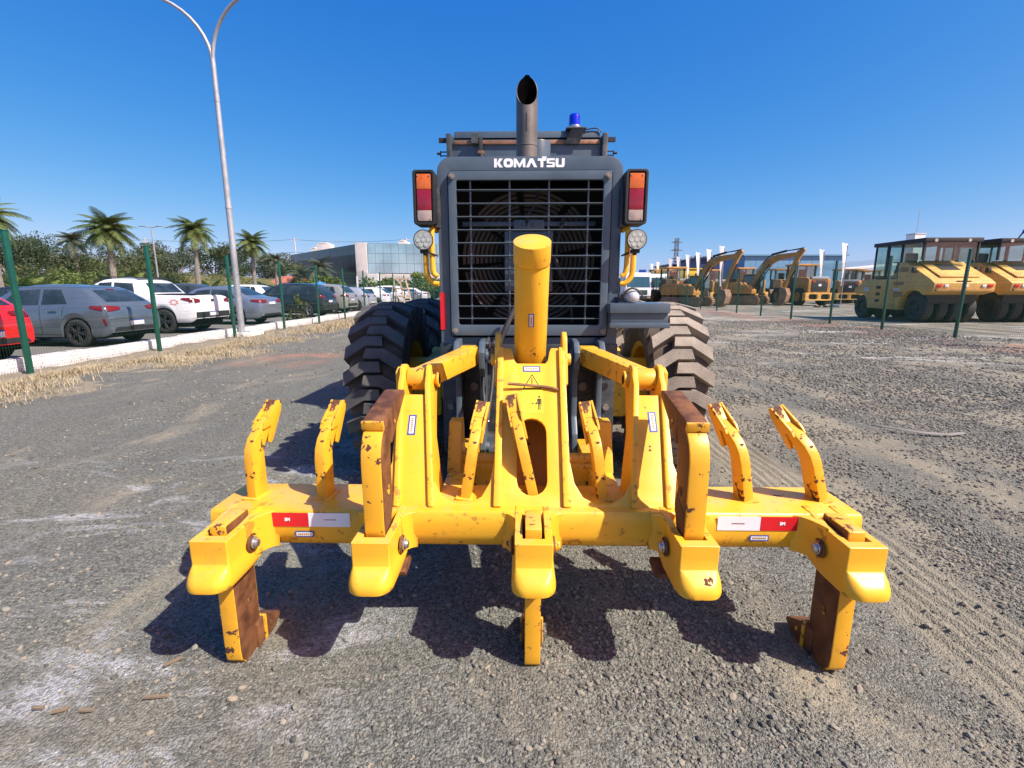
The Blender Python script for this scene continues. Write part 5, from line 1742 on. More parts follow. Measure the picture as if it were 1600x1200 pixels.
bm = NB(); C.grid_patch(bm, lambda u, v: Vector((0.12 + 1.25 * u, -0.70 + 1.4 * v, 1.222 + 0.01 * math.sin(PI * v))), 4, 6); make('bed_cover', bm, M_TRIM, t)
bm = NB(); C.rear_patch(bm, ((-0.07, 0.98), (0.07, 0.98), (0.07, 1.05), (-0.07, 1.05)), off=0.02, nu=2, nv=1); make('tailgate_handle', bm, M_TRIM, t)
bm = NB(); box(bm, (1.50, -0.78, 1.20), (1.72, 0.78, 1.24)); box(bm, (1.86, -0.62, 1.70), (1.98, 0.62, 1.735)); tag(make('sports_bar', bm, M_TRIM, t), kind='stuff')
# red flower decal on the pickup's flank
bm = NB()
for k in range(7):
    a = 2 * PI * k / 7
    for sd in (-1,):
        cx, cz = 0.62 + 0.11 * math.cos(a), 0.97 + 0.07 * math.sin(a)
        C.side_patch(bm, 1, ((cx - 0.045, cz - 0.018), (cx + 0.045, cz - 0.018), (cx + 0.03, cz + 0.024), (cx - 0.03, cz + 0.024)), off=0.004, nu=2, nv=1)
tag(make('flower_decal', bm, mat('decal_red', (0.75, 0.30, 0.24), 0.5), t), kind='stuff')
put_car('parked_car', 'steel grey sedan with its boot toward the tall lamp post', 'car', -10.1, 19.7, SEDAN, P_SGREY, -0.03)
put_car('parked_car', 'black sport utility car standing behind the leafy weed by the fence', 'car', -9.75, 24.9, SUV, P_BLACK, -0.05)
put_car('parked_car', 'beige silver wagon with tall red tail lights next to the black car', 'car', -9.8, 28.4, SUV, P_BEIGE, -0.05, detail=1)
put_car('parked_car', 'silver white hatchback just right of the beige wagon', 'car', -9.6, 31.6, HATCH, P_SILV, -0.05, detail=1)
put_car('parked_car', 'white hatchback with bright red tail lights left of the leaning wooden frame', 'car', -9.7, 36.6, HATCH, P_WHITE, -0.05, detail=1)
put_car('parked_car', 'white sport utility car directly behind the leaning wooden frame', 'car', -9.7, 41.8, SUV, P_WHITE, -0.05, detail=1)
put_car('parked_car', 'blue grey sedan right of the leaning wooden frame', 'car', -9.9, 47.5, SEDAN, P_SGREY, -0.05, detail=1)
put_car('parked_car', 'white sedan far down the row near the grader tyre', 'car', -9.9, 52.5, SEDAN, P_WHITE, -0.05, detail=1)
put_car('parked_car', 'dark grey hatchback at the far end of the kerb row', 'car', -9.9, 58.0, HATCH, P_DGREY, -0.05, detail=1)
G2 = 'cars in the second row of the car park'
put_car('parked_car', 'navy blue car whose roof shows between the red and blue grey hatchbacks', 'car', -16.6, 13.4, HATCH, P_NAVY, 0.02, G2, 1)
put_car('parked_car', 'black car with its roof just above the blue grey hatchback at the left', 'car', -20.6, 22.0, SEDAN, P_BLACK, 0.02, G2, 1)
put_car('parked_car', 'dark car roof showing behind the white pickup tailgate', 'car', -16.4, 26.0, SUV, P_DGREY, 0.02, G2, 1)
put_car('parked_car', 'white car peeking out over the bonnet of the black sport utility car', 'car', -16.0, 31.5, SUV, P_WHITE, 0.02, G2, 1)

# ------------------------------------------------------------------ lamp posts
def big_lamp():
    t = thing('street_lamp', 'tall galvanised double arm lamp post rising behind the left fence', 'lamp post', (-9.02, 15.5, 0))
    bm = NB()
    tube(bm, [(0, 0, 0.1), (0, 0, 3), (0, 0, 6.0), (0, 0, 8.05)], [0.098, 0.088, 0.075, 0.065], 16)
    box(bm, (-0.2, -0.2, 0.12), (0.2, 0.2, 0.15)); lathe(bm, [(3.9, 0.088), (3.9, 0.094), (3.98, 0.094), (3.98, 0.085)], 'z', n=16); lathe(bm, [(6.9, 0.072), (6.9, 0.078), (6.96, 0.078), (6.96, 0.07)], 'z', n=16)
    make('post', bm, M_GALV, t, smooth=50)
    for sgn, turn in ((-1, 0.25), (1, -0.25)):
        pts = [(0, 0, 7.7)]
        for i in range(1, 11):
            a = PI / 2 * i / 10
            rr = 1.62
            d = rr * (1 - math.cos(a)); h = 7.9 + rr * math.sin(a)
            pts.append((sgn * d * math.cos(turn), sgn * d * math.sin(turn), h))
        pts.append((sgn * 2.5 * math.cos(turn), sgn * 2.5 * math.sin(turn), 9.56))
        bm = NB(); tube(bm, pts, [0.055 - 0.0015 * i for i in range(len(pts))], 12)
        arm = make('arm', bm, M_GALV, t, smooth=60)
        q = Vector(pts[-1]); dd = Vector((sgn * math.cos(turn), sgn * math.sin(turn), 0))
        bm = NB(); tube(bm, [q - dd * 0.1, q + dd * 0.1, q + dd * 0.5, q + dd * 0.7], [0.05, 0.11, 0.11, 0.05], 10); make('lamp_head', bm, M_GALV, arm)
    bm = NB(); box(bm, (-0.45, -0.4, -0.05), (0.45, 0.5, 0.13)); make('footing', bm, M_KERB, t, bevel=0.03)
big_lamp()
def small_lamp(x, y, h, label):
    t = thing('street_lamp', label, 'lamp post', (x, y, 0), group='distant car park lamps')
    bm = NB(); tube(bm, [(0, 0, 0), (0, 0, h)], [0.09, 0.06], 8); make('post', bm, M_GALV, t)
    bm = NB(); tube(bm, [(-0.9, 0, h + 0.1), (0, 0, h), (0.9, 0, h + 0.12)], 0.045, 6); make('arm', bm, M_GALV, t)
    for s in (-1, 1):
        bm = NB(); box(bm, (s * 0.9 - 0.35, -0.12, h + 0.07), (s * 0.9 + 0.35, 0.12, h + 0.15)); make('lamp_head', bm, M_GALV, t, bevel=0.02)
small_lamp(-37.0, 50.0, 7.5, 'thin distant double lamp post among the trees left of the tall one')

# ------------------------------------------------------------------ plants
def leaf_mat(name, dark, light, sc=0.9, trans=0.25):
    t = NT(name)
    p = t.pos()
    n = t.noise(p, sc, 4, 0.6); n2 = t.noise(p, sc * 9, 2)
    c = t.mix(t.ramp(t.math('ADD', t.math('MULTIPLY', n, 0.6), t.math('MULTIPLY', n2, 0.4)), 0.38, 0.62), dark, light)
    t.l(c, t.b.inputs['Base Color'])
    t.b.inputs['Roughness'].default_value = 0.55
    t.b.inputs['Specular IOR Level'].default_value = 0.3
    tr = t.n('ShaderNodeBsdfTranslucent'); t.l(c, tr.inputs[0])
    mx = t.n('ShaderNodeMixShader'); mx.inputs[0].default_value = trans
    out = [n_ for n_ in t.t.nodes if n_.type == 'OUTPUT_MATERIAL'][0]
    t.l(t.b.outputs[0], mx.inputs[1]); t.l(tr.outputs[0], mx.inputs[2]); t.l(mx.outputs[0], out.inputs[0])
    return t.m
L_DARK = leaf_mat('dark_foliage', (0.028, 0.045, 0.016), (0.075, 0.095, 0.035))
L_OLIVE = leaf_mat('olive_foliage', (0.055, 0.075, 0.022), (0.13, 0.145, 0.048))
L_BRIGHT = leaf_mat('bright_foliage', (0.07, 0.12, 0.02), (0.17, 0.22, 0.05))
L_HAZY = leaf_mat('grey_green_foliage', (0.07, 0.09, 0.06), (0.125, 0.145, 0.09))
L_PALM = leaf_mat('palm_leaf', (0.065, 0.105, 0.028), (0.16, 0.20, 0.065), 0.9)
M_TRUNK = mat('bark', (0.20, 0.165, 0.13), 0.9, 0, 0.3, 3.0, 0.4, 20)
M_PTRUNK = mat('palm_trunk', (0.22, 0.19, 0.165), 0.9, 0, 0.25, 4.0, 0.4, 15)

def leaf_cloud(centers, radii, n, size, seed, flat=0.0):
    g = np.random.default_rng(seed)
    k = g.integers(0, len(centers), n)
    C_ = np.array(centers)[k]; Rr = np.array(radii)[k]
    d = g.normal(size=(n, 3)); d /= np.linalg.norm(d, axis=1)[:, None]
    rad = g.uniform(0.35, 1.05, n) ** 0.6
    P = C_ + d * Rr * rad[:, None]
    s = size * g.uniform(0.6, 1.4, n)
    a = g.normal(size=(n, 3)); a /= np.linalg.norm(a, axis=1)[:, None]
    b = np.cross(a, d + g.normal(size=(n, 3)) * 0.6); b /= np.linalg.norm(b, axis=1)[:, None]
    a *= s[:, None]; b *= (s * 0.5)[:, None]
    V = np.stack([P - a, P - b * 0.9 + a * 0.1, P + a, P + b], 1).reshape(-1, 3)
    i = np.arange(n) * 4
    return V, np.stack([i, i + 1, i + 2, i + 3], -1)

def tree(name, label, x, y, h, w, m, n=1500, leaf=0.22, trunk_h=0.35, group=None, seed=0, z0=0.0, cat='tree'):
    t = thing(name, label, cat, (x, y, z0), group=group)
    g = random.Random(seed)
    cs = []; rs = []
    nb = 9
    for i in range(nb):
        a = g.uniform(0, 6.28); q = g.uniform(0.15, 0.42) * w
        z = h * (trunk_h + (1 - trunk_h) * g.uniform(0.25, 0.82))
        cs.append((math.cos(a) * q, math.sin(a) * q * 0.8, z)); r = w * g.uniform(0.16, 0.27)
        rs.append((r, r, r * 0.72))
    V, Fq = leaf_cloud(cs, rs, n, leaf, seed)
    np_mesh('crown', V, Fq, m, t)
    bm = NB()
    tube(bm, [(0, 0, -0.2), (0.05 * w, 0, h * trunk_h * 0.6), (0, 0, h * trunk_h)], [w * 0.035, w * 0.028, w * 0.022], 8)
    for c in cs:
        tube(bm, [(0, 0, h * trunk_h * 0.95), (c[0] * 0.45, c[1] * 0.45, h * trunk_h + (c[2] - h * trunk_h) * 0.6), c], [w * 0.018, w * 0.010, w * 0.004], 5)
    make('trunk', bm, M_TRUNK, t)
    return t

FROND = {}
def frond_mesh(kind, L, m):
    V = []; Fc = []
    g = random.Random(int(L * 100) + len(kind))
    n = 30
    droop = {'palm': 1.25, 'sago': 0.45}[kind]
    def spine(u):
        return Vector((L * (u - 0.12 * u * u * droop), 0, L * (0.42 * u - droop * 0.78 * u * u)))
    for i in range(n):
        u = 0.10 + 0.90 * i / n
        p = spine(u); q = spine(min(1, u + 0.02)); d = (q - p).normalized()
        ll = L * 0.30 * math.sin(PI * min(1, 0.12 + 0.86 * u)) ** 0.7
        for s in (1, -1):
            side = Vector((0, s, 0))
            tip = p + side * ll * 0.80 + d * ll * 0.45 + Vector((0, 0, -ll * g.uniform(0.30, 0.65)))
            wv = d * (L * 0.026)
            k = len(V)
            mid = p + (tip - p) * 0.5 + Vector((0, 0, ll * 0.10))
            V += [p - wv * 0.5, p + wv * 0.5, mid + wv * 0.6, mid - wv * 0.6, tip]
            Fc += [(k, k + 1, k + 2, k + 3), (k + 3, k + 2, k + 4, k + 4)]
    bm = NB()
    vs = [bm.verts.new(v) for v in V]
    for f in Fc:
        f = tuple(dict.fromkeys(f)); bm.faces.new([vs[i] for i in f])
    tube(bm, [spine(i / 8) for i in range(9)], [L * 0.014 * (1 - 0.1 * i) for i in range(9)], 4)
    return bm
def palm(label, x, y, h, L, nf, seed, name='palm_tree', kind='palm', group='palms beyond the car park', m=None, trunk=True, lean=0.0):
    t = thing(name, label, 'palm', (x, y, 0), group=group)
    g = random.Random(seed)
    key = (kind, round(L, 1), (m or L_PALM).name)
    for i in range(nf):
        if key not in FROND:
            o = make('frond', frond_mesh(kind, L, None), m or L_PALM, t, smooth=0); FROND[key] = o
        else:
            o = dup(FROND[key], t)
        k = i / nf
        el = 1.3 - 1.75 * k + g.uniform(-0.15, 0.15) if kind == 'palm' else 0.75 - 0.9 * k
        o.location = (lean * h, 0, h - 0.12 * L * k)
        o.rotation_euler = Matrix.Rotation(2.4 * i + g.uniform(-0.2, 0.2), 3, 'Z').to_euler()
        o.rotation_euler = (Matrix.Rotation(2.4 * i + g.uniform(-0.2, 0.2), 3, 'Z') @ Matrix.Rotation(-el, 3, 'Y') @ Matrix.Rotation(g.uniform(-0.3, 0.3), 3, 'X')).to_euler()
        sc = g.uniform(0.85, 1.1); o.scale = (sc, sc, sc)
    if trunk:
        bm = NB()
        n = 10
        tube(bm, [(lean * h * (i / n) ** 1.5, 0, -0.2 + (h + 0.15) * i / n) for i in range(n + 1)], [L * (0.12 - 0.05 * i / n + (0.025 if i == 0 else 0) + 0.006 * (i % 2)) for i in range(n + 1)], 10)
        make('trunk', bm, M_PTRUNK, t)
    return t
def px_at(px, d):   # world x of an image column at depth d (layout of the far side only)
    return -0.05 + (px - 814.0) / F_PX * d
palm('big palm with a spreading crown left of the white pickup', px_at(183, 42), 42, 6.3, 2.35, 44, 3)
palm('palm with dark trunk standing just left of the tall lamp post', px_at(314, 46), 46, 6.7, 2.1, 36, 4, lean=0.03)
palm('slender palm standing just right of the tall lamp post', px_at(402, 52), 52, 6.1, 1.95, 32, 5, lean=0.02)
palm('cropped palm at the left edge of the picture', px_at(0, 36), 36, 6.5, 2.3, 38, 6)
palm('hazy grey green palm farther away left of the big palm', px_at(128, 62), 62, 7.3, 2.2, 34, 7, m=L_HAZY)
palm('small pale palm against the trees right of the slender palm', px_at(437, 66), 66, 5.2, 1.7, 20, 8, m=L_HAZY)
for i, (px, d, h, L) in enumerate(((28, 38, 1.2, 2.2), (60, 40, 1.1, 2.1), (196, 46, 1.6, 2.2), (252, 48, 1.4, 2.0), (330, 56, 1.2, 1.8))):
    palm(['bushy low palm clump at the far left behind the red hatchback', 'low palm clump right of the far left one', 'bright low palm clump under the big palm', 'low palm clump between the big palm and the next one', 'low palm clump at the foot of the palm by the lamp post'][i], px_at(px, d), d, h, L, 22, 20 + i, name='low_palm', kind='sago', group='low palm clumps behind the cars', m=L_BRIGHT, trunk=False)
for i, (px, d, h, L) in enumerate(((505, 70, 4.2, 2.6), (475, 72, 3.4, 2.4))):
    palm(['arching palm in front of the dark glass wall', 'arching palm at the left end of the dark glass wall'][i], px_at(px, d), d, h, L, 18, 40 + i, group='palms by the glass building', m=L_HAZY)
for i, (px, d, h, w) in enumerate(((482, 62, 3.0, 3.4), (524, 62, 3.0, 3.6))):
    tree('round_bush', ['round light green bush left of the other below the glass wall', 'round light green bush right of the other below the glass wall'][i], px_at(px, d), d, h, w, L_BRIGHT, 900, 0.22, 0.1, 'round bushes below the glass building', 50 + i, cat='bush')
# hedge bank in front of the pale glass wing
for i, px in enumerate((592, 618, 645, 672, 700)):
    tree('hedge_bush', ['dark green bush nearest the building corner', 'second green bush from the building corner', 'broad green bush in the middle below the pale glass wing', 'green bush left of the grader light below the pale glass wing', 'green bush half hidden behind the grader'][i], px_at(px, 56), 56 + (i % 2) * 2, 2.7 + 0.35 * (i % 3), 4.2, L_OLIVE if i % 2 else L_BRIGHT, 1000, 0.2, 0.08, 'bushes below the pale glass wing', 60 + i, cat='bush')
# tree line on the bank
specs = [(22, 60, 7.6, 8.5, L_DARK), (62, 66, 8.6, 9.5, L_DARK), (98, 70, 7.4, 8, L_HAZY), (135, 64, 6.2, 8, L_OLIVE), (168, 72, 7.5, 8.5, L_DARK), (222, 68, 7.0, 8, L_OLIVE), (248, 74, 8.6, 8.5, L_DARK), (285, 74, 8.0, 8.5, L_HAZY), (340, 70, 7.5, 8.0, L_DARK), (372, 78, 8.2, 8.0, L_DARK), (425, 84, 8.0, 7.5, L_HAZY), (452, 88, 6.5, 7, L_OLIVE), (-25, 62, 8.2, 9, L_OLIVE), (-70, 62, 8.6, 10, L_DARK)]
tl = ['dark spreading tree behind the cropped palm', 'tallest dark tree left of the hazy palm', 'grey green tree beside the hazy palm', 'olive tree below the hazy palm', 'dark tree right behind the big palm', 'olive tree right of the big palm', 'dark tree by the thin distant lamp', 'grey green tree right of the thin distant lamp', 'dark tree behind the palm by the lamp post', 'dark tree right behind the tall lamp post', 'pale tree right of the slender palm', 'olive tree at the left end of the glass building', 'olive tree beyond the left edge', 'dark tree farthest left beyond the edge']
for i, (px, d, h, w, m) in enumerate(specs):
    tree('shade_tree', tl[i], px_at(px, d), d, h, w, m, 4600, 0.15, 0.30, 'trees on the grassy bank', 80 + i)
for i, (px, d, h, w, m) in enumerate(((10, 52, 4.2, 6.5, L_OLIVE), (48, 50, 3.6, 6, L_DARK), (85, 53, 4.0, 6.5, L_OLIVE), (118, 51, 3.4, 6, L_BRIGHT), (158, 54, 4.0, 6.5, L_DARK), (205, 53, 3.6, 6.5, L_OLIVE), (238, 55, 3.8, 6, L_DARK), (275, 57, 3.6, 6, L_OLIVE))):
    tree('thicket_bush', ['olive thicket bush at the far left below the palms', 'dark thicket bush second from the left edge', 'olive thicket bush left of the hazy palm', 'bright thicket bush at the foot of the hazy palm', 'dark thicket bush left of the big palm trunk', 'olive thicket bush right of the big palm trunk', 'dark thicket bush below the thin distant lamp', 'olive thicket bush left of the palm by the lamp post'][i], px_at(px, d), d, h, w, m, 3600, 0.13, 0.08, 'thicket bushes below the palms', 200 + i, cat='bush')
# grassy bank
bx = np.linspace(-125, -30, 120); by = np.linspace(50, 80, 22)
BX, BY = np.meshgrid(bx, by)
prof = np.clip((BY - 50) / 10, 0, 1); prof = prof * prof * (3 - 2 * prof)
BZ = prof * (2.3 + 1.0 * vnoise(BX * 0.12, BY * 0.12, 51)) * np.clip((-BX - 30) / 8, 0, 1) + (vnoise(BX * 1.1, BY * 1.1, 52) - 0.5) * 0.5 * prof - 0.05
ii = np.arange(BX.size).reshape(BX.shape)
bf = np.stack([ii[:-1, :-1], ii[:-1, 1:], ii[1:, 1:], ii[1:, :-1]], -1).reshape(-1, 4)
M_BANK = grass_mat('bank_grass', ((0.12, 0.12, 0.045), (0.18, 0.165, 0.07), (0.07, 0.085, 0.03)), 0.5)
tag(np_mesh('grass_bank', np.stack([BX.ravel(), BY.ravel(), BZ.ravel()], -1), bf, M_BANK, smooth=True), kind='structure')
g = np.random.default_rng(5)
n = 26000
sx = g.uniform(-90, -31, n); sy = g.uniform(50, 66, n)
pz = np.clip((sy - 50) / 10, 0, 1); pz = pz * pz * (3 - 2 * pz) * (2.3 + 1.0 * vnoise(sx * 0.12, sy * 0.12, 51)) * np.clip((-sx - 30) / 8, 0, 1)
V, Fq = leaf_cloud(np.stack([sx, sy, pz + 0.1], -1), np.full((n, 3), 0.4), n, 0.11, 6)
tag(np_mesh('bank_scrub', V, Fq, leaf_mat('scrub_leaf', (0.075, 0.085, 0.028), (0.135, 0.14, 0.05))), kind='stuff')
# weed by the fence
t = thing('leafy_weed', 'leafy green weed growing at the fence foot before the black car', 'plant', (px_at(466, 21.5) , 21.5, 0))
V, Fq = leaf_cloud([(0, 0, 0.35), (0.2, 0, 0.75), (-0.25, 0.05, 0.2), (0.05, 0, 1.0)], [(0.4, 0.3, 0.3), (0.3, 0.3, 0.3), (0.35, 0.3, 0.2), (0.2, 0.2, 0.25)], 420, 0.075, 9)
np_mesh('leaves', V, Fq, L_OLIVE, t)
bm = NB()
for a in range(5): tube(bm, [(0, 0, 0), (0.1 * math.cos(a), 0.1 * math.sin(a), 0.4), (0.25 * math.cos(a * 1.3), 0.2 * math.sin(a * 1.3), 0.9)], [0.012, 0.01, 0.004], 5)
make('stems', bm, M_TRUNK, t)

# ------------------------------------------------------------------ glass office building
def glass_mat(name, col, rough=0.06, metal=0.55):
    t = NT(name)
    p = t.pos()
    n = t.noise(p, 0.35, 3, 0.5)
    c = t.mix(t.ramp(n, 0.35, 0.65), tuple(x * 0.85 for x in col), tuple(min(1, x * 1.12) for x in col))
    t.l(c, t.b.inputs['Base Color'])
    t.b.inputs['Roughness'].default_value = rough
    t.b.inputs['Metallic'].default_value = metal
    t.bump(t.noise(p, 0.8, 2), 0.05, 0.05)
    return t.m
M_TEAL = glass_mat('teal_mirror_glass', (0.38, 0.56, 0.58), 0.10, 0.75)
M_DKGL = glass_mat('dark_facade_glass', (0.012, 0.018, 0.022), 0.25, 0.0)
M_GYGL = glass_mat('grey_facade_glass', (0.055, 0.105, 0.115), 0.2, 0.1)
M_DKGL.node_tree.nodes['Principled BSDF'].inputs['Specular IOR Level'].default_value = 0.12
M_GYGL.node_tree.nodes['Principled BSDF'].inputs['Specular IOR Level'].default_value = 0.2
M_CONC = mat('pale_concrete', (0.52, 0.49, 0.47), 0.85, 0, 0.1, 0.8)
M_MULL = mat('facade_frame', (0.09, 0.16, 0.18), 0.5)
bld = thing('office_building', 'low office building with dark and pale mirror glass wings', 'building', (-25.6, 80.0, 0))
def wing(p0, p1, zb, zt, cols, rows, m, name_, depth=9.0, wall=M_CONC):
    """curtain wall from p0 to p1 (building-local xy)"""
    p0 = Vector((*p0, 0)); p1 = Vector((*p1, 0)); d = (p1 - p0); L = d.length; d.normalize()
    nrm = Vector((d.y, -d.x, 0))       # outward, toward the viewer
    bm = NB()
    prism(bm, [p0 + Vector((0, 0, 0)), p1 + Vector((0, 0, 0)), p1 - nrm * depth, p0 - nrm * depth], (0, 0, zt - 0.02))
    make('wing_wall', bm, wall, bld)
    pw, ph = L / cols, (zt - zb) / rows
    rot = math.atan2(d.y, d.x)
    pane = None
    for r in range(rows):
        for c in range(cols):
            if pane is None:
                bm = NB(); box(bm, (0.02, -0.05, 0.02), (pw - 0.02, 0.0, ph - 0.02)); pane = make(name_, bm, m, bld); o = pane
            else: o = dup(pane, bld)
            q = p0 + d * (c * pw) + nrm * 0.03
            o.location = (q.x, q.y, zb + r * ph)
            o.rotation_euler = (random.uniform(-0.004, 0.004), 0, rot + random.uniform(-0.004, 0.004))
    bm = NB()
    q0 = p0 + nrm * 0.045; q1 = p1 + nrm * 0.045
    prism(bm, [q0 + Vector((0, 0, zb - 0.03)), q1 + Vector((0, 0, zb - 0.03)), q1 - nrm * 0.04 + Vector((0, 0, zb - 0.03)), q0 - nrm * 0.04 + Vector((0, 0, zb - 0.03))], (0, 0, zt - zb + 0.06))
    make('facade_grid', bm, M_MULL, bld)
wing((0.9, 0.1), (14.0, 3.0), 3.95, 8.6, 11, 3, M_TEAL, 'glass_pane')
wing((-24.0, 27.0), (-1.0, 0.9), 7.0, 8.55, 12, 1, M_GYGL, 'fascia_panel')
wing((-24.0, 27.0), (-1.0, 0.9), 2.2, 6.9, 12, 2, M_DKGL, 'dark_glass_pane', depth=8.9)
bm = NB(); box(bm, (-0.98, -0.15, 0), (0.86, 1.0, 8.72)); make('corner_pillar', bm, M_CONC, bld, bevel=0.03)
bm = NB(); box(bm, (0.87, -0.6, 2.4), (2.6, 0.06, 3.9)); make('entrance_block', bm, M_WHITE, bld)
for i, (x, y, w, h) in enumerate(((-13.5, 20, 2.6, 1.5), (-16.2, 22, 1.4, 0.8), (5.3, 7, 1.6, 0.7))):
    bm = NB(); box(bm, (x - w / 2, y - 1.2, 8.2), (x + w / 2, y + 1.2, 8.7 + h)); box(bm, (x - w / 2 + 0.3, y - 1.25, 8.7 + h), (x + w / 2 - 0.5, y + 0.5, 8.95 + h)); make('roof_plant_room', bm, M_CONC, bld, bevel=0.03)
bm = NB()
for x, y in ((-20, 25), (-12.2, 19), (-9.8, 16)):
    tube(bm, [(x, y, 8.3), (x, y, 11.2)], 0.04, 5); tube(bm, [(x - 0.7, y, 10.6), (x + 0.7, y, 10.6)], 0.03, 5)
tag(make('roof_aerial', bm, M_GALV, bld), kind='stuff')
# small house with a red tiled roof
hs_ = thing('small_house', 'small house with a red tiled roof left of the glass building', 'house', (px_at(455, 74), 74, 0))
bm = NB(); box(bm, (-2.4, -1.5, 0), (2.2, 2, 1.9)); make('wall', bm, M_CONC, hs_)
bm = NB()
prism(bm, [(-2.8, -2.0, 1.8), (2.6, -2.0, 1.8), (1.9, 0.5, 3.3), (-1.7, 0.5, 3.3)], (0, 0.10, 0.04)); prism(bm, [(-2.8, 3.0, 1.8), (2.6, 3.0, 1.8), (1.9, 0.56, 3.3), (-1.7, 0.56, 3.3)], (0, 0.10, 0.04))
make('roof', bm, mat('roof_tile', (0.42, 0.135, 0.085), 0.85, 0, 0.25, 4.0, 0.4, 12), hs_)
um = thing('parasol', 'blue parasol showing above the cars below the glass building', 'parasol', (px_at(504, 45), 45, 0))
bm = NB(); lathe(bm, [(2.15, 0.03), (1.75, 1.15), (1.70, 1.15), (2.10, 0.02)], 'z', n=8); make('canopy', bm, mat('blue_canvas', (0.05, 0.22, 0.62), 0.7), um, smooth=0)
bm = NB(); cyl(bm, (0, 0, 0), (0, 0, 2.2), 0.025, n=8); make('pole', bm, M_GALV, um)
# bollard-like white post with a notice, and the wooden frame leaning on the fence
wf = thing('wooden_frame', 'bare wooden ladder-like frame leaning upright against the far fence', 'wooden frame', (px_at(630, 36), 36, 0))
M_WOOD = mat('raw_timber', (0.52, 0.38, 0.25), 0.75, 0, 0.2, 3.0, 0.2, 30)
for x in (-0.55, 0.0, 0.55):
    bm = NB(); prism(bm, [(x - 0.05 + 0.25, 0, 0), (x + 0.05 + 0.25, 0, 0), (x * 0.8 + 0.05 - 0.25, 0.35, 2.35), (x * 0.8 - 0.05 - 0.25, 0.35, 2.35)], (0, 0.06, 0)); make('upright', bm, M_WOOD, wf)
for z in (0.35, 0.95, 1.5, 2.2):
    k = z / 2.35
    bm = NB(); box(bm, (-0.58 + 0.25 - 0.5 * k + 0.1 * k, 0.35 * k - 0.045, z - 0.05), (0.58 + 0.25 - 0.5 * k - 0.1 * k, 0.35 * k - 0.002, z + 0.05)); make('rail', bm, M_WOOD, wf)
sp = thing('notice_post', 'slim white post with a white notice between the parked hatchbacks', 'sign', (px_at(562, 40), 40, 0))
bm = NB(); box(bm, (-0.05, -0.05, 0), (0.05, 0.05, 2.5)); make('post', bm, M_WHITE, sp)
bm = NB(); box(bm, (-0.22, -0.08, 0.9), (0.22, -0.052, 1.4)); make('notice', bm, M_WHITE, sp)
# ------------------------------------------------------------------ machines on the right-hand lot
CATY = (0.66, 0.385, 0.095)
M_CAT = mat('dusty_machine_yellow', CATY, 0.5, 0, 0.12, 2.0, dust=0.22, dustcol=(0.36, 0.27, 0.17))
M_CATO = mat('orange_machine_yellow', (0.42, 0.215, 0.05), 0.55, 0, 0.2, 2.0, dust=0.4, dustcol=(0.22, 0.14, 0.08))
M_MUD = mat('muddy_steel', (0.24, 0.15, 0.095), 0.8, 0.1, 0.3, 3.0, 0.3, 15)
M_DKST = mat('dark_machine_steel', (0.022, 0.022, 0.024), 0.6, 0, 0.2, 5)
M_CABGL = mat('cab_glazing', (0.02, 0.032, 0.032), 0.05, 0.0, 0.1, 1.0, spec=0.8)
M_SEATF = mat('cab_interior', (0.16, 0.15, 0.13), 0.8, 0, 0.4, 2.0)

def clear_glass():
    t = NT('thin_cab_glass')
    tr = t.n('ShaderNodeBsdfTransparent'); tr.inputs[0].default_value = (0.78, 0.86, 0.84, 1)
    gl = t.n('ShaderNodeBsdfGlossy'); gl.inputs['Roughness'].default_value = 0.03
    lw = t.n('ShaderNodeLayerWeight'); lw.inputs[0].default_value = 0.5; frs = t.math('ADD', t.math('MULTIPLY', t.math('POWER', lw.outputs['Facing'], 4.0), 0.7), 0.05)
    mx = t.n('ShaderNodeMixShader'); t.l(frs, mx.inputs[0]); t.l(tr.outputs[0], mx.inputs[1]); t.l(gl.outputs[0], mx.inputs[2])
    out = [n_ for n_ in t.t.nodes if n_.type == 'OUTPUT_MATERIAL'][0]
    t.l(mx.outputs[0], out.inputs[0])
    return t.m
M_THIN = clear_glass()

def pneu_tyre(parent, x, y, r, w, name='wheel', hub=M_DKST):
    bm = NB()
    lathe(bm, [(-w / 2 + 0.02, r * 0.55), (-w / 2, r * 0.72), (-w / 2 + 0.01, r * 0.90), (-w / 2 + 0.05, r * 0.985), (0, r), (w / 2 - 0.05, r * 0.985), (w / 2 - 0.01, r * 0.90), (w / 2, r * 0.72), (w / 2 - 0.02, r * 0.55)], 'x', n=36)
    o = make(name, bm, M_DARKTY, parent, smooth=40)
    bm = NB(); lathe(bm, [(-w / 2 + 0.03, r * 0.56), (-w / 2 + 0.10, r * 0.50), (-w / 2 + 0.10, r * 0.2), (-w / 2 + 0.05, r * 0.19), (-w / 2 + 0.05, 0.001), (w / 2 - 0.1, 0.001), (w / 2 - 0.1, r * 0.5), (w / 2 - 0.03, r * 0.56)], 'x', n=28, close=False)
    make('rim', bm, hub, o, smooth=40)
    o.location = (x, y, r)
    return o

def arc_pts(cx, cz, r, a0, a1, n=10):
    return [(cx + r * math.cos(a0 + (a1 - a0) * i / n), cz + r * math.sin(a0 + (a1 - a0) * i / n)) for i in range(n + 1)]

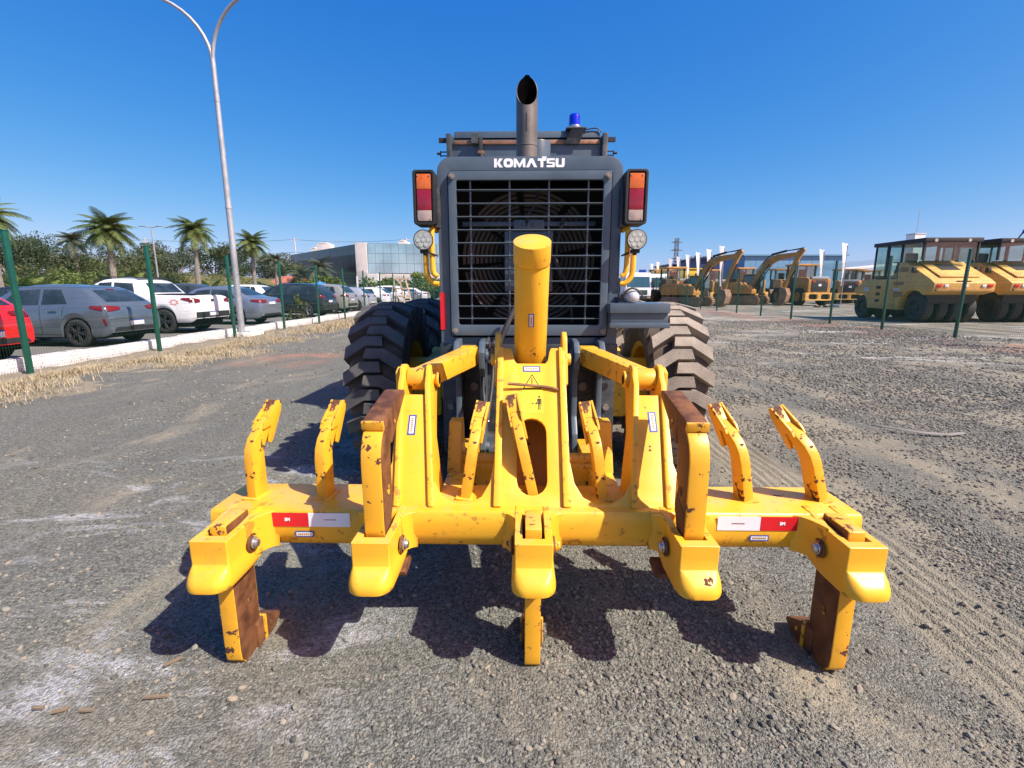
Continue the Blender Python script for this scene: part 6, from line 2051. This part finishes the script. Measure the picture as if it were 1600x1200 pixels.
def roller(label, loc):
    t = thing('pneumatic_roller', label, 'road roller', loc, 0, 'road rollers parked side by side')
    W = 1.30
    body = [(0.02, 1.36), (0.0, 1.74), (0.25, 1.92), (1.75, 2.70), (2.15, 2.70), (2.15, 1.96), (4.35, 1.92), (4.75, 1.62), (5.0, 1.55), (5.05, 1.36)]
    body += arc_pts(4.62, 0.62, 0.66, PI * 0.38, PI * 0.92, 8) + [(3.95, 0.55), (1.90, 0.52)] + arc_pts(1.10, 0.64, 0.80, 0.0, PI * 0.74, 8)
    bm = NB(); pyz(bm, body, -W, W)
    make('chassis', bm, M_CAT, t, bevel=0.03, smooth=35)
    # hood top: chamfered wedge lighter from the sun alone; raised centre with vent
    bm = NB()
    prism(bm, [(-0.85, 0.30, 1.97), (0.85, 0.30, 1.97), (0.80, 1.70, 2.70), (-0.80, 1.70, 2.70)], (0, -0.01, 0.06))
    hd = make('engine_hood', bm, M_CAT, t, bevel=0.02)
    sl = None
    for i in range(7):
        u = i / 7
        if sl is None:
            bm = NB(); box(bm, (-0.42, -0.035, 0), (0.42, 0.035, 0.02)); sl = make('vent_slat', bm, M_DKST, hd); o = sl
        else: o = dup(sl, hd)
        o.location = (0, 0.85 + 0.5 * u, 2.318 + 0.26 * u); o.rotation_euler = (0.48, 0, 0)
    bm = NB(); box(bm, (-1.22, -0.06, 1.38), (1.22, 0.02, 1.50)); make('rear_bumper', bm, M_CATO, t, bevel=0.02)
    for x, m, w in ((-1.08, M_REDREF, 0.2), (-0.78, M_WHTREF, 0.16), (0.04, M_WHTREF, 0.16), (0.8, M_WHTREF, 0.16), (1.08, M_REDREF, 0.2)):
        bm = NB(); box(bm, (x - w / 2, -0.035, 1.56), (x + w / 2, 0.005, 1.68)); make('tail_light', bm, m, t, bevel=0.012)
    bm = NB(); box(bm, (-0.3, 0.04, 1.80), (0.3, 0.1, 1.84)); make('hood_latch', bm, M_DKST, t)
    # flank louvres, badges, steps
    for y0, z0, dy, dz in ((1.55, 2.26, 0.5, 0.22), (1.72, 1.66, 0.62, 0.16), (1.72, 1.12, 0.55, 0.25)):
        for s in (-1, 1):
            gr_ = None
            for k in range(4):
                if gr_ is None:
                    bm = NB(); box(bm, (-0.006, 0, 0), (0.006, dy, dz / 6)); gr_ = make('louvre', bm, M_MUD, t); o = gr_
                else: o = dup(gr_, t)
                o.location = (s * (W + 0.004), y0, z0 + k * dz / 4)
    for s in (-1, 1):
        for k in range(3):
            bm = NB(); box(bm, (s * (W + 0.0) - 0.012, 3.15, 0.85 + 0.32 * k), (s * (W + 0.0) + 0.012, 3.42, 0.99 + 0.32 * k)); make('step_hole', bm, M_DKST, t)
        bm = NB(); box(bm, (s * W - 0.008, 3.95, 1.38), (s * W + 0.008, 4.3, 1.58)); make('badge', bm, mat('pale_badge', (0.55, 0.55, 0.56), 0.5), t)
        bm = NB(); box(bm, (s * W - 0.008, 1.95, 1.42), (s * W + 0.008, 2.3, 1.53)); make('name_badge', bm, mat('pale_badge', (0.55, 0.55, 0.56), 0.5), t)
        bm = NB()
        for a, b in (((2.15, 0.54), (2.15, 1.94)), ((2.15, 1.40), (3.1, 1.40))):
            box(bm, (s * W - 0.004, a[0] - 0.006, a[1] - 0.006), (s * W + 0.004, b[0] + 0.006, b[1] + 0.006))
        tag(make('panel_gap', bm, M_SEAM, t), kind='stuff')
        bm = NB(); box(bm, (s * (W + 0.08) - 0.07, 1.05, 2.20), (s * (W + 0.08) + 0.07, 1.20, 2.45)); make('side_lamp', bm, M_DKST, t, bevel=0.02)
    # cab: posts, roof, thin glass, seat and console inside
    cx = 1.22
    bm = NB()
    box(bm, (-cx - 0.06, 0.85, 3.52), (cx + 0.02, 4.05, 3.70))
    make('roof', bm, M_DKST, t, bevel=0.03)
    for x in (-cx, cx - 0.08):
        for y, w in ((2.22, 0.10), (3.10, 0.16), (3.92, 0.07)):
            bm = NB(); box(bm, (x, y - w / 2, 1.96), (x + 0.07, y + w / 2, 3.53)); make('cab_post', bm, M_DKST, t, bevel=0.01)
        bm = NB(); box(bm, (x, 0.95, 2.75), (x + 0.07, 1.05, 3.53)); make('cab_post', bm, M_DKST, t, bevel=0.01)
    for x0 in (-cx + 0.02, cx - 0.05):
        for y0, y1 in ((1.05, 2.17), (2.27, 3.02), (3.18, 3.88)):
            bm = NB(); box(bm, (x0, y0, 2.74 if y1 < 2.2 else 1.98), (x0 + 0.01, y1, 3.53)); make('cab_window', bm, M_THIN, t)
    for y in (1.0, 3.92):
        bm = NB(); box(bm, (-cx + 0.07, y - 0.005, 2.74 if y < 2 else 2.0), (cx - 0.09, y + 0.005, 3.53)); make('cab_window', bm, M_THIN, t)
    bm = NB(); box(bm, (-cx + 0.03, 2.16, 1.95), (cx - 0.06, 3.9, 2.12)); make('cab_floor', bm, M_DKST, t)
    bm = NB(); box(bm, (-0.75, 2.55, 2.1), (-0.2, 3.05, 2.5)); box(bm, (-0.75, 2.5, 2.5), (-0.2, 2.62, 3.15)); st_ = make('seat', bm, M_DKST, t, bevel=0.05)
    bm = NB(); tube(bm, [(-0.48, 3.5, 2.1), (-0.48, 3.3, 2.75)], 0.05, 8); lathe(bm, [(-0.02, 0.19), (0, 0.21), (0.02, 0.19)], 'z', (-0.48, 3.3, 2.75), 20); make('steering_column', bm, M_DKST, t)
    bm = NB(); box(bm, (0.2, 2.4, 2.1), (0.8, 3.0, 2.65)); make('console', bm, M_SEATF, t, bevel=0.03)
    for x in (-0.85, 0.6):
        bm = NB(); cyl(bm, (x, 0.80, 3.58), (x, 0.87, 3.58), 0.07, n=14); make('work_lamp', bm, M_BULB, t)
    for k in range(4):
        pneu_tyre(t, -0.93 + 0.62 * k, 1.10, 0.63, 0.42)
    for k in range(3):
        pneu_tyre(t, -0.9 + 0.9 * k, 4.62, 0.60, 0.44)
    bm = NB(); box(bm, (-1.05, 0.55, 0.85), (1.05, 1.7, 1.4)); make('axle_frame', bm, M_DKST, t)
    return t
roller('nearest yellow road roller with dark cab behind the right fence', (18.95, 21.6, 0))
t = roller('second yellow road roller cut off by the right edge with a blue beacon', (22.5, 21.9, 0))
bm = NB(); tube(bm, [(-0.25, 1.2, 3.7), (-0.1, 1.2, 3.95)], 0.03, 6); lathe(bm, [(3.92, 0.001), (3.92, 0.10), (4.08, 0.09), (4.12, 0.001)], 'z', (0, 1.2, 0), 14, mi=1); make('beacon', bm, [M_DKST, M_BEAC], t)

def excavator(label, loc, rotz, sc=1.0):
    t = thing('excavator', label, 'excavator', loc, rotz, 'excavators with folded arms', sc)
    for s in (-1, 1):
        bm = NB()
        pr = arc_pts(1.75, 0.46, 0.44, PI / 2, -PI / 2, 10) + arc_pts(-1.75, 0.46, 0.44, -PI / 2, -1.5 * PI, 10)
        pxz(bm, pr, s * 1.15 - 0.28, s * 1.15 + 0.28)
        tr = make('track', bm, M_MUD, t, bevel=0.01)
        bm = NB()
        for i in range(14):
            x = -1.7 + 3.4 * i / 13
            box(bm, (x - 0.09, s * 1.15 - 0.30, 0.895), (x + 0.02, s * 1.15 + 0.30, 0.935))
        for i in range(7):
            a = -PI / 2 + PI * (i + 0.5) / 7
            for cx, sg in ((1.75, 1), (-1.75, -1)):
                c = Vector((cx + sg * 0.445 * math.cos(a), s * 1.15, 0.46 + 0.445 * math.sin(a)))
                box(bm, (c.x - 0.05, c.y - 0.30, c.z - 0.05), (c.x + 0.05, c.y + 0.30, c.z + 0.05), rot=Matrix.Rotation(-a if sg > 0 else a, 3, 'Y'))
        tag(make('track_shoe', bm, M_MUD, tr, smooth=0), kind='stuff')
    bm = NB(); cyl(bm, (0, 0, 0.85), (0, 0, 1.1), 0.7, n=24); box(bm, (-1.3, -0.9, 0.35), (1.3, 0.9, 0.85)); make('undercarriage', bm, M_DKST, t)
    bm = NB()
    pxz(bm, [(-2.2, 1.1), (-2.35, 1.3), (-2.3, 2.05), (-2.1, 2.2), (0.3, 2.2), (0.45, 2.0), (1.0, 1.9), (1.3, 1.5), (1.3, 1.1)], -1.28, 0.28)
    pxz(bm, [(-2.2, 1.1), (-2.35, 1.3), (-2.3, 2.05), (-2.1, 2.2), (-0.2, 2.2), (-0.2, 1.1)], 0.281, 1.28)
    make('house', bm, M_CATO, t, bevel=0.04)
    bm = NB(); box(bm, (-2.37, -1.1, 1.25), (-2.3, 1.1, 1.9)); make('counterweight', bm, M_DKST, t, bevel=0.03)
    bm = NB()
    cabp = [(-0.15, 1.1), (1.45, 1.1), (1.62, 1.75), (1.50, 2.75), (1.25, 2.95), (-0.1, 2.95)]
    pxz(bm, cabp, 0.32, 1.26)
    cb_ = make('cab', bm, M_DKST, t, bevel=0.03)
    bm = NB(); box(bm, (-0.2, 0.28, 2.95), (1.32, 1.30, 3.03)); make('roof', bm, M_CATO, cb_, bevel=0.03)
    bm = NB()
    for s, y in ((-1, 0.31), (1, 1.27)):
        pxz(bm, [(0.0, 1.95), (1.40, 1.85), (1.36, 2.72), (1.18, 2.85), (0.0, 2.85)], y - 0.004, y + 0.004)
    prism(bm, [(1.625, 0.40, 1.80), (1.625, 1.18, 1.80), (1.515, 1.18, 2.72), (1.515, 0.40, 2.72)], (0.006, 0, 0))
    tag(make('window', bm, mat('excavator_window', (0.10, 0.17, 0.21), 0.1, 0.3, 0.1, 1.0), cb_), kind='stuff')
    # boom, stick, bucket
    bm = NB(); pxz(bm, [(0.75, 1.35), (1.05, 1.35), (1.75, 2.75), (2.5, 3.75), (3.3, 4.25), (5.0, 4.62), (5.02, 4.92), (3.2, 4.78), (2.2, 4.35), (1.3, 2.95)], -0.45, -0.05)
    boom = make('boom', bm, M_CATO, t, bevel=0.03)
    bm = NB(); pxz(bm, [(5.35, 5.25), (4.80, 5.0), (4.72, 4.5), (3.88, 1.75), (4.12, 1.66), (5.10, 4.35), (5.5, 5.05)], -0.42, -0.08)
    make('stick', bm, M_CATO, t, bevel=0.03)
    bm = NB()
    tube(bm, [(2.6, -0.25, 4.78), (3.9, -0.25, 5.08)], 0.10, 10); tube(bm, [(3.9, -0.25, 5.08), (5.3, -0.25, 5.2)], 0.05, 8)
    for y in (-0.56, 0.06): tube(bm, [(1.2, y, 1.5), (2.0, y, 2.9)], 0.09, 8); tube(bm, [(2.0, y, 2.9), (2.6, y, 3.9)], 0.05, 8)
    tube(bm, [(4.98, -0.25, 4.0), (4.45, -0.25, 2.3)], 0.08, 8); tube(bm, [(4.45, -0.25, 2.3), (4.3, -0.25, 1.8)], 0.045, 8)
    tag(make('boom_cylinder', bm, M_DKST, t), kind='stuff')
    bm = NB(); tube(bm, curve([(1.2, -0.1, 3.2), (2.3, -0.1, 4.6), (3.4, -0.1, 5.0), (4.7, -0.1, 5.2), (5.3, -0.1, 5.3)], 4), 0.04, 6); make('hydraulic_hose', bm, M_RUBBER, t)
    bm = NB(); pxz(bm, [(3.75, 1.75), (4.3, 1.62), (4.48, 1.05), (4.32, 0.35), (3.85, 0.04), (3.25, 0.10), (3.22, 0.22), (3.68, 0.52), (3.80, 1.0), (3.72, 1.4)], -0.78, 0.28)
    bk = make('bucket', bm, M_MUD, t, bevel=0.03)
    bm = NB()
    for k in range(5): pxz(bm, [(3.3, 0.08), (3.3, 0.22), (3.05, 0.18)], -0.74 + 0.22 * k, -0.64 + 0.22 * k)
    tag(make('bucket_tooth', bm, M_STEEL, bk), kind='stuff')
    return t
excavator('nearer left excavator with folded arm and muddy bucket behind the right fence', (px_at(1068, 43.5), 43.5, 0), R(-50), 0.86)
excavator('excavator with the taller arm right of the other one', (px_at(1150, 47.5), 47.5, 0), R(-46), 0.94)

def loader(label, loc, rotz=0.0, grille=True, roofm=None, sc=1.0, group='wheeled machines seen from behind'):
    """wheeled loader seen from its tail: tail at local y=0, front toward +y"""
    t = thing('wheel_loader', label, 'loader', loc, rotz, group, sc)
    bm = NB(); pyz(bm, [(0.0, 1.05), (0.02, 2.15), (0.4, 2.3), (2.0, 2.35), (2.0, 1.0)], -0.95, 0.95); make('engine_housing', bm, M_CATO, t, bevel=0.05)
    bm = NB(); box(bm, (-0.68, -0.03, 1.15), (0.68, 0.02, 2.08)); gl = make('rear_grille', bm, M_DKST, t, bevel=0.02)
    bm = NB(); box(bm, (-0.12, -0.04, 1.58), (0.12, -0.03, 1.76)); make('badge', bm, M_WHTREF, gl)
    for x in (-0.52, 0.52):
        bm = NB(); box(bm, (x - 0.13, -0.05, 1.88), (x + 0.13, -0.028, 2.04)); make('tail_light', bm, mat('faded_red_lamp', (0.34, 0.06, 0.05), 0.4), gl)
    bm = NB(); box(bm, (-0.72, -0.02, 2.16), (0.72, 0.3, 2.36)); make('hood_cap', bm, M_GALV, t, bevel=0.05)
    bm = NB()
    plate(bm, rrect(-1.2, 0.42, 1.2, 1.06, 0.08), [rrect(-0.9, 0.52, -0.14, 0.94, 0.12), rrect(0.14, 0.52, 0.9, 0.94, 0.12)], lambda u, v, w: (u, -0.12 + w, v), 0.5)
    make('counterweight', bm, M_CAT, t, bevel=0.02)
    bm = NB(); box(bm, (-0.95, 0.1, 0.45), (0.95, 2.2, 1.0)); make('chassis', bm, M_DKST, t)
    for x in (-1.02, 1.02):
        for y in (0.95, 4.0):
            pneu_tyre(t, x, y, 0.72, 0.5, hub=M_CATO)
    bm = NB(); box(bm, (-0.5, 2.2, 0.6), (0.5, 4.6, 1.2)); make('front_frame', bm, M_CATO, t, bevel=0.04)
    # cab
    for x in (-0.82, 0.82):
        for y in (1.95, 3.2):
            bm = NB(); box(bm, (x - 0.06, y - 0.06, 2.3), (x + 0.06, y + 0.06, 3.3)); make('cab_post', bm, M_DKST, t)
    bm = NB(); box(bm, (-0.84, 1.95, 1.2), (0.84, 3.2, 2.35)); make('cab_base', bm, M_DKST, t)
    bm = NB()
    box(bm, (-0.78, 1.97, 2.36), (0.78, 1.98, 3.28)); box(bm, (-0.83, 2.02, 2.36), (-0.82, 3.14, 3.28)); box(bm, (0.82, 2.02, 2.36), (0.83, 3.14, 3.28))
    tag(make('cab_window', bm, M_THIN, t), kind='stuff')
    bm = NB(); box(bm, (-0.35, 2.3, 2.3), (0.25, 2.45, 3.0)); make('seat', bm, M_DKST, t, bevel=0.04)
    bm = NB(); box(bm, (-1.0, 1.75, 3.3), (1.0, 3.4, 3.46)); make('roof', bm, roofm or M_CATO, t, bevel=0.05)
    # bucket in front
    bm = NB(); pyz(bm, [(4.7, 0.1), (5.6, 0.08), (5.6, 0.14), (4.85, 0.25), (4.8, 0.9), (4.95, 1.3), (4.85, 1.32), (4.65, 0.9)], -1.35, 1.35); make('bucket', bm, M_MUD, t)
    bm = NB()
    for x in (-0.55, 0.55): pyz(bm, [(3.3, 1.5), (3.6, 1.7), (4.8, 0.7), (4.7, 0.4)], x - 0.09, x + 0.09)
    tag(make('lift_arm', bm, M_CATO, t), kind='stuff')
    return t
loader('loader showing its black tail grille right of the two excavators', (px_at(1266, 44.5), 44.5, 0), R(4), sc=1.08)
loader('orange loader between the black grilled loader and the road roller', (px_at(1312, 49), 49, 0), R(-20), sc=1.0)
loader('loader farthest right in the row, half hidden by the nearest road roller', (px_at(1356, 52), 52, 0), R(-8), sc=1.0)
loader('loader behind the gap between the two excavators', (px_at(1172, 54), 54, 0), R(10), sc=1.1)
loader('dim loader left of the nearer excavator behind the fence mesh', (px_at(1066, 44), 44, 0), R(12), sc=1.0)
loader('loader with its roof seen over the taller excavator track', (px_at(1222, 57), 57, 0), R(-6), sc=1.1)
loader('loader squeezed behind the nearer excavator tracks', (px_at(1118, 55), 55, 0), R(8), sc=1.05)
loader('loader in the back row left of the road rollers', (px_at(1335, 62), 62, 0), R(-4), sc=1.15)
loader('dim loader farthest left in the row beside the trucks', (px_at(1040, 50), 50, 0), R(6), sc=1.0)

def truck(label, loc, rotz=0.0, m=None):
    t = thing('truck', label, 'truck', loc, rotz, 'trucks parked facing the yard')
    m = m or M_WHITE
    bm = NB(); pyz(bm, [(0.0, 0.75), (0.0, 1.5), (0.12, 2.75), (0.35, 2.95), (2.0, 2.95), (2.0, 0.75)], -1.2, 1.2); cabn = make('cab', bm, m, t, bevel=0.06)
    bm = NB(); prism(bm, [(-1.08, -0.005, 1.62), (1.08, -0.005, 1.62), (1.02, 0.09, 2.58), (-1.02, 0.09, 2.58)], (0, 0.02, 0)); make('windscreen', bm, mat('truck_windscreen', (0.05, 0.13, 0.17), 0.08, 0.3, 0.1, 1.0), cabn)
    bm = NB(); box(bm, (-0.85, -0.03, 0.95), (0.85, 0.02, 1.38)); make('radiator_grille', bm, mat('dark_green_grille', (0.03, 0.07, 0.07), 0.4), cabn, bevel=0.02)
    bm = NB(); box(bm, (-1.2, -0.08, 0.5), (1.2, 0.1, 0.85)); make('bumper', bm, M_DKST, cabn, bevel=0.04)
    for x in (-1, 1):
        bm = NB(); box(bm, (x * 0.98 - 0.15, -0.10, 0.62), (x * 0.98 + 0.15, -0.07, 0.78)); make('headlight', bm, M_CLRL, cabn)
        bm = NB(); box(bm, (x * 1.38 - 0.09, -0.1, 1.7), (x * 1.38 + 0.09, 0.0, 2.3)); make('wing_mirror', bm, M_DKST, cabn, bevel=0.03)
    for y in (0.9, 4.6, 5.9):
        for x in (-0.98, 0.98): pneu_tyre(t, x, y, 0.5, 0.3)
    bm = NB(); box(bm, (-1.22, 2.2, 1.0), (1.22, 7.2, 2.5)); make('cargo_body', bm, M_DGREY, t, bevel=0.03)
    bm = NB(); box(bm, (-0.5, 0.3, 0.55), (0.5, 7.0, 1.0)); make('chassis', bm, M_DKST, t)
    return t
truck('white truck facing the yard beside the grader hood', (px_at(993, 46), 46, 0), R(3))
truck('white truck right of the other one, dimmed by the fence mesh', (px_at(1020, 50), 50, 0), R(4))

# ------------------------------------------------------------------ banners, sheds, pylon and trees beyond
for i, (px, d) in enumerate(((1117, 43), (1098, 46.7), (1082, 50.5), (1067, 54), (1053, 57.5), (1041, 61), (1022, 68), (1013, 73), (1299, 40.5), (1266, 47))):
    lab = ['largest white feather banner left of the nearer excavator arm', 'white feather banner second from the excavator arm going left', 'white feather banner third from the excavator arm going left', 'white feather banner fourth from the excavator arm going left', 'white feather banner just right of the pylon', 'white feather banner in front of the pylon', 'white feather banner left of the pylon', 'farthest white feather banner, leftmost of the row', 'tall white feather banner in front of the blue shed end', 'white feather banner behind the taller excavator arm'][i]
    t = thing('feather_banner', lab, 'banner', (px_at(px, d), d, 0), 0, 'white feather banners')
    bm = NB(); tube(bm, [(0.08, 0, 0), (0.08, 0, 4.9)], [0.035, 0.02], 6); make('pole', bm, M_GALV, t)
    bm = NB()
    rows = []
    for k in range(9):
        u = k / 8
        z = 1.7 + 3.3 * u
        w = 0.14 + 0.34 * u ** 1.4
        rows.append([(0.09, 0.02 * math.sin(3 * u), z), (0.09 - w * 0.5, 0.05 * math.sin(5 * u + i), z + 0.02 * u), (0.09 - w, 0.03 * math.sin(4 * u + i), z + (0.10 if k == 8 else 0.0))])
    va = [[bm.verts.new(p) for p in r] for r in rows]; vb = [[bm.verts.new((p[0], p[1] + 0.012, p[2])) for p in r] for r in rows]
    for k in range(8):
        for j in range(2):
            bm.faces.new((va[k][j], va[k][j + 1], va[k + 1][j + 1], va[k + 1][j])); bm.faces.new((vb[k][j + 1], vb[k][j], vb[k + 1][j], vb[k + 1][j + 1]))
    make('flag_cloth', bm, M_WHITE, t, smooth=60)
def shed(name, label, x0, x1, d, h, depth, wall, roofm, panels, cat='warehouse', slope_=0.0):
    t = thing(name, label, cat, ((x0 + x1) / 2, d, 0))
    w = (x1 - x0) / 2
    bm = NB(); box(bm, (-w, 0.05, 0), (w, depth, h)); make('wall', bm, wall, t)
    p0 = None
    pw = 2 * w / panels
    for k in range(panels):
        if p0 is None:
            bm = NB(); box(bm, (0.03, 0, 0), (pw - 0.03, 0.045, h - 0.05)); p0 = make('wall_panel', bm, wall, t); o = p0
        else: o = dup(p0, t)
        o.location = (-w + k * pw, 0, 0)
    bm = NB(); prism(bm, [(-w - 0.4, -0.4, h), (w + 0.4, -0.4, h + slope_), (w + 0.4, -0.4, h + 0.25 + slope_), (-w - 0.4, -0.4, h + 0.25)], (0, depth + 0.8, 0)); make('roof', bm, roofm, t)
    return t
M_LBLUE = mat('pale_blue_cladding', (0.13, 0.28, 0.42), 0.5, 0, 0.1, 0.3); M_NVY = mat('navy_cladding', (0.018, 0.035, 0.11), 0.5, 0, 0.1, 0.3)
M_YELB = mat('yellow_steel_box', (0.72, 0.48, 0.02), 0.5, 0, 0.08, 0.5)
shed('blue_warehouse', 'wide pale blue warehouse behind the excavator arms', px_at(1150, 96), px_at(1300, 96), 96, 7.6, 14, M_LBLUE, M_LBLUE, 9)
shed('navy_shed', 'navy blue shed left of the nearer excavator arm', px_at(1083, 84), px_at(1122, 84), 84, 6.4, 12, M_NVY, M_NVY, 4)
shed('navy_shed', 'low navy shed roof below the pylon', px_at(1042, 98), px_at(1080, 98), 98, 6.0, 12, M_NVY, M_NVY, 4)
shed('grey_shed', 'grey shed with a sloping white roof left of the road rollers', px_at(1308, 104), px_at(1420, 104), 104, 5.2, 14, M_CONC, M_WHITE, 8, slope_=1.6)
for i, (px, d, w, h) in enumerate(((990, 62, 1.9, 2.9), (1032, 66, 3.4, 3.6), (1073, 60, 3.0, 3.8))):
    t = thing('site_cabin', ['yellow site cabin just right of the grader rail', 'yellow site cabin left of the pylon', 'yellow site cabin right of the pylon behind the loaders'][i], 'cabin', (px_at(px, d), d, 0), 0, 'yellow site cabins')
    bm = NB(); box(bm, (-w / 2, 0, 0.2), (w / 2, 2.4, h)); make('wall', bm, M_YELB, t, bevel=0.04)
    bm = NB(); box(bm, (w * 0.12, -0.03, h - 1.5), (w * 0.34, 0.02, h - 0.5)); make('window', bm, M_CARGLS, t)
    bm = NB(); box(bm, (-w / 2 - 0.08, -0.1, h), (w / 2 + 0.08, 2.5, h + 0.1)); make('roof', bm, M_YELB, t)
t = thing('blue_sign_board', 'small blue sign board by the yellow site cabin near the grader', 'sign', (px_at(998, 70), 70, 0))
bm = NB(); box(bm, (-0.5, 0, 2.6), (0.5, 0.08, 4.1)); make('board', bm, mat('sign_blue', (0.01, 0.06, 0.35), 0.5), t)
bm = NB(); box(bm, (-0.05, 0.08, 0), (0.05, 0.16, 4.0)); make('post', bm, M_GALV, t)
# tower block far off on the right
t = thing('white_tower', 'distant white tower with an aerial above the nearest road roller', 'tower', (px_at(1405, 130), 130, 0))
bm = NB(); box(bm, (-1.3, 0, 0), (1.3, 3, 15.0)); make('shaft', bm, M_WHITE, t)
bm = NB(); box(bm, (-1.4, -0.1, 15.0), (1.4, 3.1, 15.3)); make('cap', bm, M_CONC, t)
bm = NB(); tube(bm, [(-0.3, 1, 15.3), (-0.3, 1, 21.5)], [0.09, 0.05], 5); make('aerial', bm, M_GALV, t)
# pylon
t = thing('power_pylon', 'grey lattice power pylon standing far behind the banners', 'pylon', (px_at(1047, 170), 170, 0))
bm = NB()
H = 18.0
def leg(sx, sy, z): 
    w = 1.7 - 1.2 * min(1, z / 11.0); return Vector((sx * w, sy * w, z))
for sx in (-1, 1):
    for sy in (-1, 1):
        tube(bm, [leg(sx, sy, 0), leg(sx, sy, 11), leg(sx, sy, H)], 0.10, 4)
zs = [0, 2.6, 5.0, 7.2, 9.2, 11, 12.8, 14.6, 16.4, 18]
for a, b in zip(zs[:-1], zs[1:]):
    for sy in (-1, 1):
        tube(bm, [leg(-1, sy, a), leg(1, sy, b)], 0.06, 3); tube(bm, [leg(1, sy, a), leg(-1, sy, b)], 0.06, 3); tube(bm, [leg(-1, sy, b), leg(1, sy, b)], 0.06, 3)
tag(make('lattice', bm, mat('pylon_steel', (0.12, 0.13, 0.14), 0.6), t, smooth=0), kind='stuff')
for z, w in ((11.2, 2.6), (14.0, 2.5), (16.6, 2.2)):
    bm = NB(); prism(bm, [(-w, -0.05, z), (w, -0.05, z), (0.45, -0.05, z + 0.5), (-0.45, -0.05, z + 0.5)], (0, 0.1, 0)); make('crossarm', bm, mat('pylon_steel', (0.12, 0.13, 0.14), 0.6), t)
for i, (px, d, h, w) in enumerate(((1085, 118, 9.0, 8), (1105, 122, 9.5, 9), (1128, 116, 9.6, 9), (1152, 122, 10.5, 11), (1172, 126, 9.8, 9), (1070, 130, 8.0, 8))):
    tree('far_tree', ['dark far tree behind the left navy shed', 'dark far tree behind the row of banners', 'dark far tree right of the largest left banner', 'tallest dark far tree above the nearer excavator arm', 'dark far tree at the left end of the blue warehouse', 'dark far tree behind the low navy shed'][i], px_at(px, d), d, h, w, L_DARK, 900, 0.4, 0.3, 'far trees behind the sheds', 120 + i)
# overhead wires left
t = thing('power_line', 'thin overhead wires on poles above the tree line at the left', 'power line', (px_at(60, 110), 110, 0))
x0 = px_at(60, 110)
pole = None
for px in (-60, 240, 470, 640):
    if pole is None:
        bm = NB(); tube(bm, [(0, 0, 0), (0, 0, 12.4)], [0.16, 0.11], 6); box(bm, (-1.0, -0.06, 11.9), (1.0, 0.06, 12.05)); pole = make('pole', bm, M_CONC, t); o = pole
    else: o = dup(pole, t)
    o.location = (px_at(px, 110) - x0, 0, 0)
for z in (12.1, 9.4, 8.0):
    bm = NB()
    pts = []
    xs_ = [px_at(p, 110) - x0 for p in (-60, 240, 470, 640)]
    for a, b in zip(xs_[:-1], xs_[1:]):
        for k in range(8):
            u = k / 8; pts.append((a + (b - a) * u, 0, z - 2.2 * u * (1 - u)))
    pts.append((xs_[-1], 0, z))
    tube(bm, pts, 0.035, 3); make('wire', bm, M_DKST, t)
# scrap on the ground before the black grilled loader
t = thing('scrap_heap', 'small heap of dark scrap parts lying before the black grilled loader', 'scrap', (px_at(1277, 41), 41, 0))
g = random.Random(4)
for i in range(9):
    bm = NB(); s = g.uniform(0.12, 0.34)
    box(bm, (-s, -s * 0.5, 0), (s, s * 0.5, s * 0.7), rot=Matrix.Rotation(g.uniform(0, 3), 3, 'Z') @ Matrix.Rotation(g.uniform(-0.2, 0.2), 3, 'X'))
    o = make('scrap_piece', bm, (M_DKST, M_DKST, M_MUD, M_GALV)[i % 4], t, bevel=0.03); o.location = (g.uniform(-1.1, 1.1), g.uniform(-0.5, 0.5), 0)
# litter on the gravel
bm = NB()
pts = [(3.78, 5.20), (3.95, 5.05), (4.15, 4.95), (4.36, 4.89), (4.52, 4.90)]
A = []
for i, (x, y) in enumerate(pts):
    w = 0.006 + 0.016 * math.sin(PI * i / 4)
    z = ground_h(np.array(x), np.array(y)) + 0.03 + 0.012 * math.sin(i * 1.6)
    A.append([bm.verts.new((x, y - w, z)), bm.verts.new((x, y + w, z + 0.012)), bm.verts.new((x, y + w, z + 0.016)), bm.verts.new((x, y - w, z + 0.004))])
for a, b in zip(A[:-1], A[1:]):
    for k in range(4): bm.faces.new((a[k], a[(k + 1) % 4], b[(k + 1) % 4], b[k]))
bm.faces.new(A[0]); bm.faces.new(list(reversed(A[-1])))
bmesh.ops.recalc_face_normals(bm, faces=bm.faces)
tag(make('bent_strip', bm, mat('grey_plastic_strip', (0.20, 0.19, 0.17), 0.7), None, smooth=60), 'pale bent strip lying curved on the gravel at the right', 'strip')
M_CHIP = mat('wood_splinter', (0.20, 0.15, 0.10), 0.9, 0, 0.25, 10)
for i, (x, y, L, a) in enumerate(((-1.40, 1.525, 0.042, 0.2), (-1.46, 1.70, 0.034, 0.9), (-1.79, 1.47, 0.02, 0.1), (-1.70, 1.46, 0.024, 0.5), (-1.60, 1.455, 0.024, 0.15))):
    bm = NB(); pxy(bm, [(-L, -0.005), (L * 0.9, -0.007), (L, 0.003), (-L * 0.8, 0.007)], 0, 0.008)
    o = make('wood_chip', bm, M_CHIP, None); o.location = (x, y, float(ground_h(np.array(x), np.array(y))) + 0.008); o.rotation_euler = (0.03, 0.05, a)
    tag(o, ['longest brown wood splinter on the gravel at the lower left', 'slanting wood splinter above the longest one', 'leftmost wood splinter on the gravel', 'wood splinter second from the left edge', 'short wood splinter between the longest and the left ones'][i], 'wood chip', 'wood splinters on the gravel')
